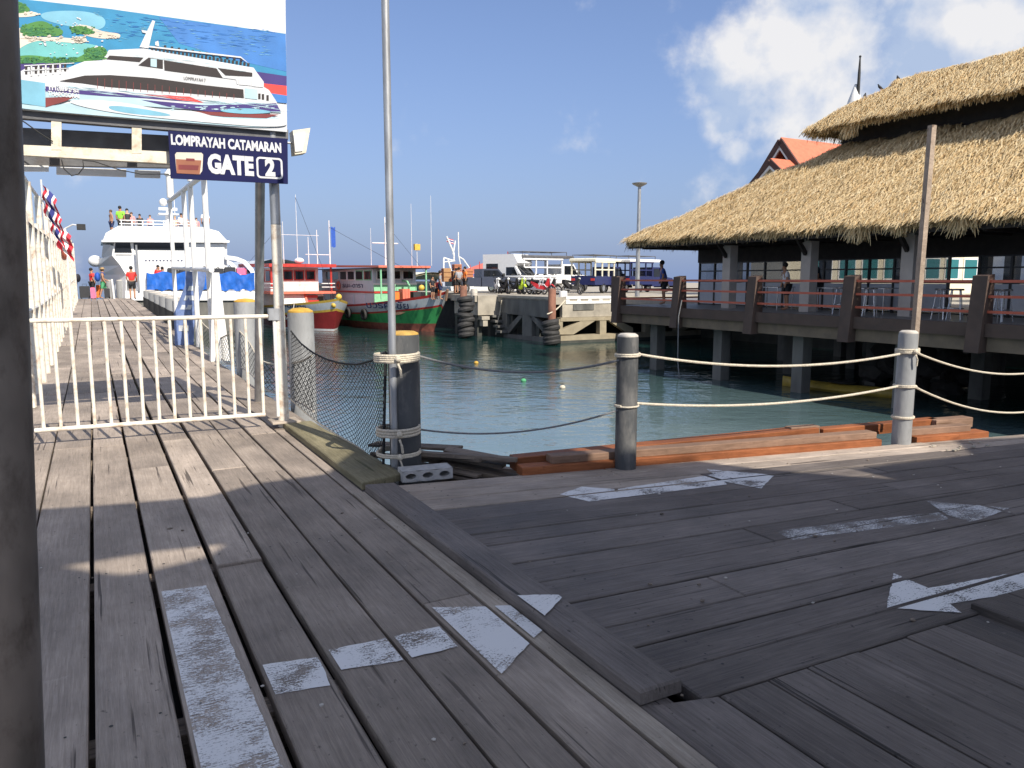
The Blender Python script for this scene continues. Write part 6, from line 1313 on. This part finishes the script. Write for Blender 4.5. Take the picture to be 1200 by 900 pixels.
# red boat
rb_ = gnd(391, 388.5, WZ)
rboat = thing('fishing_boat', 'red and white wooden boat with yellow gunwale and red roofed wheelhouse', 'boat', (rb_[0], rb_[1], WZ), .10, local=True)
f = hullfun(13, 4.9, .42, .5)
bands(rboat, f, [((-.5, -.5), (.02, .0), 'antifoul', 'bottom'), ((.02, 0), (.16, .12), 'white', 'waterline_stripe'), ((.16, .12), (1.35, .80), 'maroon', 'topsides'), ((1.35, .80), (1.5, .92), 'yellow', 'rubbing_strake'), ((1.5, .92), (1.98, 1.30), 'pale_blue_grey', 'bulwark'), ((1.98, 1.30), (2.14, 1.44), 'yellow', 'gunwale')], 13)
boat_text(rboat, f, 'SCUBA SHARK', 'white', .13, .36, .80, .36); boat_text(rboat, f, 'เทพนิมิตร', 'shorts_navy', .12, .34, 1.58, .30)
lbox(rboat, 'lower_house', (-1.6, 5.9, .9), (1.6, 12, 2.3), 'white'); mb = MB(); mb.add([(-1.6, 4.9, 1.0), (.2, 4.9, 1.0), (.2, 5.88, 2.3), (-1.6, 5.88, 2.3)], [(0, 1, 2, 3)]); part('sloping_front', mb, 'white', rboat)
for x in (-1.62, .22): part('front_edge', MB().bar((x, 4.85, 1.0), (x, 5.86, 2.32), .14, .14), 'orange_red', rboat)
for k in range(4): lbox(rboat, 'ladder_step', (.30, 5.0 + k * .22, 1.05 + k * .32), (1.1, 5.3 + k * .22, 1.22 + k * .32), 'red_paint')
lbox(rboat, 'hatch', (1.15, 5.86, 1.1), (1.58, 5.895, 2.1), 'glass_dark')
lbox(rboat, 'upper_deck', (-2.3, 5.3, 2.3), (2.3, 12.6, 2.46), 'orange_red')
for z in (2.75, 3.0): part('deck_rail', MB().tube([(-2.25, 12, z), (-2.25, 5.35, z), (.6, 5.35, z)], .035, 6), 'white', rboat); part('deck_rail', MB().tube([(1.3, 5.35, z), (2.25, 5.35, z), (2.25, 12, z)], .035, 6), 'white', rboat)
lbox(rboat, 'deck_board', (-2.27, 5.33, 2.48), (.6, 5.37, 2.66), 'pale_pink'); 
lbox(rboat, 'wheelhouse', (-1.42, 6.3, 2.46), (1.42, 11, 4.1), 'pale_pink')
for k in range(3): x = -1.12 + k * .80; w = lbox(rboat, 'window', (x, 6.22, 3.22), (x + .70, 6.31, 3.92), 'red_paint'); part('pane', MB().box((x + .08, 6.2, 3.30), (x + .62, 6.25, 3.84)), 'glass_dark', w)
for k in range(3): y = 6.6 + k * 1.4; w = lbox(rboat, 'window', (-1.46, y, 3.1), (-1.41, y + 1.1, 3.95), 'red_paint'); part('pane', MB().box((-1.475, y + .08, 3.18), (-1.43, y + 1.0, 3.87)), 'glass_dark', w)
mb = MB(); mb.prism([(-2.35, 5.2, 4.12), (2.35, 5.2, 4.12), (2.35, 12.8, 4.2), (-2.35, 12.8, 4.2)], (0, 0, .22)); part('roof', mb, 'red_paint', rboat)
for x in (-2.1, 2.1):
    for y in (5.6, 12): part('roof_post', MB().tube([(x, y, 2.4), (x, y, 4.15)], .07, 7), 'red_paint', rboat)
mast(rboat, -.6, 7.5, 4.3, 3.0, (), .05); mast(rboat, .4, 7.5, 4.3, 4.9, ((2.1, 1.6), ), .04); mast(rboat, 1.2, 7.5, 4.3, 2.0, (), .06); mast(rboat, 2.4, 9, 4.3, 2.6, ((.8, .9), ), .07); part('radar_dome', MB().sphere((.4, 7.2, 4.6), .35, 10, 7, (1, 1, .6)), 'boat_white', rboat, smooth=True)
for k in range(3): part('bow_tie', MB().sphere((.12 * k - .1, -.5 - .1 * k, 1.7 + .25 * k), .2, 8, 6), ['yellow', 'teal', 'yellow'][k], rboat, smooth=True)
solo('mooring_line', MB().tube(sag(W(0, 0) and onS(345, 352, 47), onS(337, 372, 30), .4), .025, 5), 'rope', 'thin mooring line from the red boat towards the pier', 'rope')
part('rigging', MB().tube([(.4, 7.5, 9.0), (0, -.2, 2.2)], .012, 4), 'black', rboat); part('rigging', MB().tube([(-.6, 7.5, 7.2), (-1.9, 12, 4.4)], .012, 4), 'black', rboat)
for v_ in (.45, .65): c_ = f(-1, v_, .9) + Vector((-.12, 0, -.1)); part('fender_tyre', torus(MB(), (0, 0, 0), .28, .10, 14, 7), 'tyre', rboat, smooth=True).matrix_local = Matrix.Translation(c_) @ Matrix.Rotation(R(90), 4, 'Y')
# background boats
q = at_s(517, 330, 66); cb = thing('canopy_boat', 'pale blue boat with a cream canopy behind the green boat', 'boat', (q[0], q[1], WZ), .2, local=True)
f = hullfun(11, 3.4, .3); bands(cb, f, [((-.3, -.3), (1.6, 1.1), 'boat_white', 'topsides'), ((1.6, 1.1), (1.75, 1.2), 'bag_blue', 'gunwale')], 11)
lbox(cb, 'cabin', (-1.3, 3, 1.1), (1.3, 10, 3.1), 'pale_blue_grey')
for k in range(4): x = -1.2 + .63 * k; lbox(cb, 'window', (x, 2.96, 2.2), (x + .5, 3.02, 2.9), 'glass_teal')
mb = MB(); mb.grid([[(-2.9 + 5.8 * j / 8, y, 3.35 + .55 * math.sin(math.pi * j / 8)) for j in range(9)] for y in (1.2, 4, 8, 11)]); mb.grid([[(-2.9 + 5.8 * j / 8, y, 3.25 + .5 * math.sin(math.pi * j / 8)) for j in range(9)] for y in (1.2, 11)]); part('canopy', mb, 'canvas', cb, smooth=True)
for x in (-2.6, 2.6):
    for y in (1.6, 10.6): part('canopy_post', MB().tube([(x, y, 1.2), (x, y, 3.5)], .06, 6), 'white', cb)
q = at_s(330, 330, 62); cb2 = thing('canopy_boat', 'grey roofed boat half hidden behind the gantry post', 'boat', (q[0], q[1], WZ), .1, local=True); f = hullfun(12, 4, .3); bands(cb2, f, [((-.3, -.3), (1.6, 1.1), 'boat_white', 'topsides'), ((1.6, 1.1), (1.75, 1.2), 'red_paint', 'gunwale')], 12)
mb = MB(); mb.grid([[(-2.6 + 5.2 * j / 8, y, 4.3 + .6 * math.sin(math.pi * j / 8)) for j in range(9)] for y in (.5, 11)]); part('canopy', mb, 'pale_blue_grey', cb2, smooth=True); lbox(cb2, 'cabin', (-1.5, 3, 1.1), (1.5, 10, 3.8), 'pale_blue_grey')
for x in (-2.3, 2.3):
    for y in (.8, 10.6): part('canopy_post', MB().tube([(x, y, 1.2), (x, y, 4.4)], .06, 6), 'white', cb2)
# white ferry with red lines, bow rising to the right
FS = 68
fer = thing('speed_ferry', 'white ferry with red lines whose bow rises behind the vans', 'boat', onS(570, 345, FS))
face([(528, 336), (535, 326), (560, 317.5), (597, 307.5), (604, 305), (606, 311), (612, 340), (530, 345)], FS, 4, 'boat_white', 'hull', fer)
face([(558, 322), (604, 305.5), (604.5, 308), (560, 324)], FS - .05, .1, 'red_paint', 'red_line', fer); face([(536, 326), (598, 303.5), (605, 304), (604.5, 305.2), (598, 305), (538, 327)], FS - .02, 4.1, 'orange_red', 'gunwale', fer); face([(535, 327.5), (556, 321), (556, 324), (536, 330)], FS - .05, .1, 'bag_blue', 'blue_line', fer)
for i in range(6): p = onS(540 + i * 11, 325.5 - i * 4, FS); part('rail_post', MB().tube([(p[0], FS, p[2]), (p[0], FS, p[2] + .9)], .04, 5), 'red_paint', fer)
p = onS(597, 303, FS + 1); part('bow_bollard', MB().tube([(p[0], FS + 1, p[2] - .3), (p[0], FS + 1, p[2] + .5)], .2, 8), 'black', fer)
# radar arch with flag
RSS = 66
ra = thing('boat_mast', 'white pipe mast with a striped flag rising beyond the quay', 'mast', onS(530, 318, RSS))
def pipe(pix, r=.07, m='white', nm='pipe'): P = [onS(a, b, RSS) for a, b in pix]; part(nm, MB().tube([(p[0], RSS, p[2]) for p in P], r, 6), m, ra)
pipe([(520, 318), (520, 302)]); pipe([(529, 318), (525, 304)]); pipe([(520, 302), (533, 306)]); pipe([(520, 307), (533, 306)], .05); pipe([(523.5, 277), (532, 297), (532, 306)]); pipe([(533.5, 282), (531, 298)]); pipe([(537, 272), (537.5, 300), (540.5, 314)], .05); pipe([(538, 301), (543, 304), (550, 314)])
for i, (c, a, b) in enumerate(thai):
    def fp(u, v): px = 523.5 + 7.5 * u; py = 278 + 3.2 * u + (5 + 0 * u) * v; q = onS(px, py, RSS); return (q[0], RSS + .1 * math.sin(u * 5), q[2])
    part('flag_stripe', MB().grid([[fp(j / 5, (a, b)[k]) for j in range(6)] for k in (0, 1)]), c, ra, smooth=True)

# ------------------------------------------------------------------ vehicles on the quay (local +x forward)
def wheels(t, xs, y, r=.33, w=.2):
    for x in xs:
        for sg in (-1, 1):
            mb = MB(); ring_ = [(.62 * r, 0), (r * .93, 0), (r, w * .25), (r, w * .75), (r * .93, w), (.62 * r, w)]; n_ = 16; vs = [(x + a * math.cos(2 * math.pi * j / n_), sg * (y - w + b), r + a * math.sin(2 * math.pi * j / n_)) for a, b in ring_ for j in range(n_)]
            mb.add(vs, [(i * n_ + j, i * n_ + (j + 1) % n_, (i + 1) * n_ + (j + 1) % n_, (i + 1) * n_ + j) for i in range(5) for j in range(n_)]); wh = part('wheel', mb, 'tyre', t, smooth=True)
            mb = MB(); mb.prism([(x + .62 * r * math.cos(2 * math.pi * j / 12), sg * (y - .02), r + .62 * r * math.sin(2 * math.pi * j / 12)) for j in range(12)], (0, -sg * (w - .04), 0)); part('rim', mb, 'chrome', wh)
def ext(t, name, prof, y0, y1, m): mb = MB(); mb.prism([(x, y0, z) for x, z in prof], (0, y1 - y0, 0)); return part(name, mb, m, t)
def glz(t, prof, y, m='glass_dark', nm='side_window'):
    for sg in (-1, 1): mb = MB(); mb.prism([(x, sg * y, z) for x, z in prof], (0, sg * .015, 0)); part(nm, mb, m, t)
def lights(t, x, y, z, m='lamp_glass', nm='headlight', d=.03):
    for sg in (-1, 1): part(nm, MB().box((x - d, sg * y - .14, z - .08), (x + d, sg * y + .14, z + .08)), m, t)
def cab(t, m, x0, x1, roof, w=.85):
    ext(t, 'bonnet', [(x1 - 1.15, .45), (x1, .45), (x1, .85), (x1 - .15, 1.0), (x1 - 1.15, 1.1)], -w, w, m)
    ext(t, 'cab', [(x0, .42), (x1 - 1.15, .42), (x1 - 1.15, 1.08), (x1 - 1.65, roof), (x0, roof)], -w, w, m)
    mb = MB(); mb.add([(x1 - 1.19, -w + .1, 1.14), (x1 - 1.19, w - .1, 1.14), (x1 - 1.64, w - .14, roof - .05), (x1 - 1.64, -w + .14, roof - .05)], [(0, 1, 2, 3)]); mb.v = [(a + .03, b, c + .01) for a, b, c in mb.v]; part('windscreen', mb, 'glass_dark', t)
    glz(t, [(x0 + .15, 1.1), (x1 - 1.32, 1.1), (x1 - 1.68, roof - .1), (x0 + .15, roof - .1)], w); lights(t, x1, w - .22, .78); part('bumper', MB().box((x1 - .05, -w, .32), (x1 + .1, w, .5)), 'black', t)
    for sg in (-1, 1): part('mirror', MB().box((x1 - 1.35, sg * (w + .02), 1.12), (x1 - 1.25, sg * (w + .2), 1.3)), 'black', t)
def songthaew(label, at, rz, m, top, roof_m, L=5.4):
    t = thing('songthaew', label, 'truck', at, rz, 'passenger trucks parked on the quay', True); x1 = L / 2
    cab(t, m, x1 - 2.55, x1, 1.75); ext(t, 'bed', [(-x1, .55), (x1 - 2.6, .55), (x1 - 2.6, 1.12), (-x1, 1.12)], -.92, .92, m)
    part('canopy', MB().bbox((-x1 - .1, -1.0, 2.1), (x1 - 1.75, 1.0, 2.28), .06), roof_m, t); part('canopy_side', MB().box((-x1 - .05, -.99, 2.0), (x1 - 2.6, -.95, 2.12)), top, t); part('canopy_side', MB().box((-x1 - .05, .95, 2.0), (x1 - 2.6, .99, 2.12)), top, t)
    for x in (-x1 + .05, -x1 + .95, -x1 + 1.8, x1 - 2.65):
        for sg in (-1, 1): part('pillar', MB().box((x - .04, sg * .9 - .04, 1.1), (x + .04, sg * .9 + .04, 2.12)), top, t)
    for sg in (-1, 1): part('bench', MB().box((-x1 + .1, sg * .5 - .2, 1.05), (x1 - 2.7, sg * .5 + .2, 1.15)), 'black', t); part('side_rail', MB().box((-x1, sg * .9 - .03, 1.5), (x1 - 2.6, sg * .9 + .03, 1.58)), top, t)
    for sg in (-1, 1): part('roof_rack', MB().tube([(-x1, sg * .8, 2.28), (-x1, sg * .8, 2.5), (x1 - 2.2, sg * .8, 2.5), (x1 - 2.2, sg * .8, 2.28)], .025, 6), 'grey_steel', t)
    for k in range(5): x = -x1 + .1 + k * (L - 2.5) / 4; part('rack_slat', MB().box((x, -.8, 2.48), (x + .05, .8, 2.52)), 'grey_steel', t)
    wheels(t, (-x1 + 1.2, x1 - .85), .92); lights(t, -x1, .75, .9, 'red_paint', 'tail_light'); return t
q = at_s(646, 343, 57); songthaew('white passenger truck with open slatted sides in the middle of the quay', (q[0], q[1], QZ), R(5), 'car_white', 'car_white', 'grey_steel', 5.6).scale = (1.14,) * 3
q = at_s(706, 344, 53); songthaew('navy passenger truck with cream upper body by the restaurant corner', (q[0], q[1], QZ), R(25), 'navy_car', 'canvas', 'canvas', 5.2)
q = at_s(752, 344, 55); songthaew('second navy passenger truck seen behind the red handrails', (q[0], q[1], QZ), R(15), 'navy_car', 'navy_car', 'car_white', 5.2)
# camper van facing the camera side
q = at_s(598, 343, 55); cv = thing('camper_van', 'white camper van with high roof facing the water', 'van', (q[0], q[1], QZ), R(-62), local=True)
ext(cv, 'body', [(-1.7, .4), (1.9, .4), (2.3, .55), (2.3, .95), (1.55, 1.15), (1.0, 1.85), (1.25, 2.05), (.9, 2.65), (-1.7, 2.65)], -.95, .95, 'car_white')
mb = MB(); mb.add([(1.56, -.82, 1.2), (1.56, .82, 1.2), (1.05, .75, 1.84), (1.05, -.75, 1.84)], [(0, 1, 2, 3)]); mb.v = [(a + .03, b, c + .02) for a, b, c in mb.v]; part('windscreen', mb, 'glass_dark', cv)
glz(cv, [(.3, 1.2), (1.25, 1.2), (.95, 1.75), (.3, 1.75)], .95); glz(cv, [(-1.4, 1.5), (-.4, 1.5), (-.4, 2.0), (-1.4, 2.0)], .95); glz(cv, [(-1.65, 1.0), (.2, 1.0), (.2, 1.1), (-1.65, 1.1)], .95, 'bag_blue', 'stripe'); lights(cv, 2.3, .7, .8); part('bumper', MB().box((2.25, -.93, .36), (2.42, .93, .54)), 'black', cv); wheels(cv, (-1.0, 1.4), .95)
# pickup
q = at_s(566, 344, 52); pk = thing('pickup_truck', 'dark blue pickup loaded with crates and netting', 'pickup', (q[0], q[1], QZ), R(-8), local=True)
cab(pk, 'slate_car', -.35, 2.45, 1.6); ext(pk, 'bed', [(-2.4, .45), (-.4, .45), (-.4, 1.02), (-2.4, 1.02)], -.85, .85, 'slate_car'); wheels(pk, (-1.5, 1.65), .87); lights(pk, -2.4, .7, .85, 'red_paint', 'tail_light')
for i, (x, y, z, w, h, m, lab) in enumerate([(-1.95, -.3, 1.03, .55, .45, 'crate_wood', 'brown wooden crate at the back of the pickup'), (-1.9, -.3, 1.49, .5, .42, 'net_orange', 'orange crate on top of the brown crate in the pickup'), (-1.15, -.3, 1.03, .6, .55, 'net_orange', 'orange crate behind the pickup cab'), (-2.6, -.2, .75, .5, .9, 'crate_wood', 'tall brown crate standing behind the pickup')]):
    wp_ = W(q[0], q[1], QZ) + (Matrix.Rotation(TH + R(-8), 3, 'Z') @ Vector((x, y, z))); lc = ST(wp_); t = thing('crate', lab, 'crate', lc, R(-8), 'crates on the pickup', True)
    for sg in (-1, 1):
        for k in range(3): part('slat', MB().box((-w / 2, sg * .3 - .015, h * k / 3 + .02), (w / 2, sg * .3 + .015, h * (k + 1) / 3 - .02)), m, t)
    part('core', MB().box((-w / 2 + .02, -.28, 0), (w / 2 - .02, .28, h - .03)), 'brown_box', t)
# motorbikes
def motorbike(label, at, rz, m, seat='black'):
    t = thing('motorbike', label, 'motorbike', at, rz, 'motorbikes parked along the quay', True)
    for x in (-.62, .62):
        mb = MB(); n_ = 16; vs = []
        for i in range(n_):
            a = 2 * math.pi * i / n_
            for j in range(6): b = 2 * math.pi * j / 6; rr0 = .24 + .045 * math.cos(b); vs.append((x + rr0 * math.cos(a), .045 * math.sin(b), .29 + rr0 * math.sin(a)))
        mb.add(vs, [(i * 6 + j, i * 6 + (j + 1) % 6, ((i + 1) % n_) * 6 + (j + 1) % 6, ((i + 1) % n_) * 6 + j) for i in range(n_) for j in range(6)]); wh = part('wheel', mb, 'tyre', t, smooth=True)
        mb = MB()
        for k in range(6): a = math.pi * k / 3; mb.bar((x, 0, .29), (x + .2 * math.cos(a), 0, .29 + .2 * math.sin(a)), .02)
        part('spokes', mb, 'chrome', wh)
    ext(t, 'body', [(-.75, .68), (-.35, .38), (.18, .30), (.32, .42), (.50, .92), (.40, .98), (.18, .52), (-.1, .55), (-.75, .84)], -.13, .13, m); ext(t, 'seat', [(-.72, .80), (-.05, .70), (.02, .76), (-.3, .84), (-.72, .90)], -.14, .14, seat)
    part('fork', MB().tube([(.62, 0, .29), (.44, 0, .98)], .035, 7), 'chrome', t); part('handlebar', MB().tube([(.34, -.33, 1.04), (.43, -.15, 1.02), (.43, .15, 1.02), (.34, .33, 1.04)], .018, 6), 'black', t)
    part('headlight', MB().sphere((.52, 0, .94), .085, 9, 6), 'lamp_glass', t, smooth=True); ext(t, 'front_mudguard', [(.40, .52), (.62, .60), (.84, .46), (.62, .64)], -.06, .06, m)
    for sg in (-1, 1): part('mirror', MB().sphere((.40, sg * .3, 1.2), .06, 8, 5, (.4, 1, .8)), 'black', t)
    part('exhaust', MB().tube([(.1, -.15, .28), (-.75, -.17, .36)], .04, 7), 'chrome', t); return t
for i, (px, Y, rz0, m, lab) in enumerate([(583, 49.5, -110, 'bike_white', 'white motorbike beside the pickup bonnet'), (592, 48.5, -95, 'bike_black', 'black motorbike below the camper van'), (602, 48, -80, 'bike_black', 'second black motorbike below the camper van'), (611, 47.5, -100, 'lime', 'lime yellow motorbike left of the black one in the row'),
        (620, 47, -85, 'bike_black', 'black motorbike right of the lime yellow one'), (629, 46.5, -75, 'bike_white', 'white motorbike left of the red ones'), (636, 46.2, -60, 'bike_red', 'red motorbike right of the white one'), (642, 46.6, -50, 'bike_black', 'black motorbike beside the rusty pile'), (640, 49.5, -100, 'bike_black', 'black motorbike in the back row'), (671, 45.5, 10, 'bike_black', 'black motorbike behind the white barrier')]):
    q = at_s(px, 345, Y); motorbike(lab, (q[0], q[1], QZ), R(rz0), m)
for i, (px, Y, sh, lab) in enumerate([(533, 50, 'shirt_black', 'person in black bending over boxes at the quay edge'), (538, 49, 'shirt_grey', 'person in grey top standing behind the brown pile'), (545, 50, 'bag_orange', 'person in orange top by the pickup tail')]):
    q = at_s(px, 346, Y); person(lab, (q[0], q[1], QZ), R(90 * i), sh, 'shorts_black', 'hair_black', h=1.6 + .05 * i, group='people on the quay', lean=.12 if i == 0 else 0)
for i, (px, tt, hh, sh, lab) in enumerate([(778, 19.8, 1.7, 'shirt_blue', 'person in dark blue leaning by the first rail bay of the restaurant'), (922, 19.6, 1.5, 'shirt_white', 'person in white shirt at a table in the restaurant'), (957, 19.9, 1.65, 'shirt_black', 'person in black standing by the middle column')]):
    q = onT(px, 345, tt); person(lab, (tt, q[1], RF), R(150), sh, 'shorts_black', 'hair_black', h=hh, group='people in the restaurant', lean=.1)
#@@END3
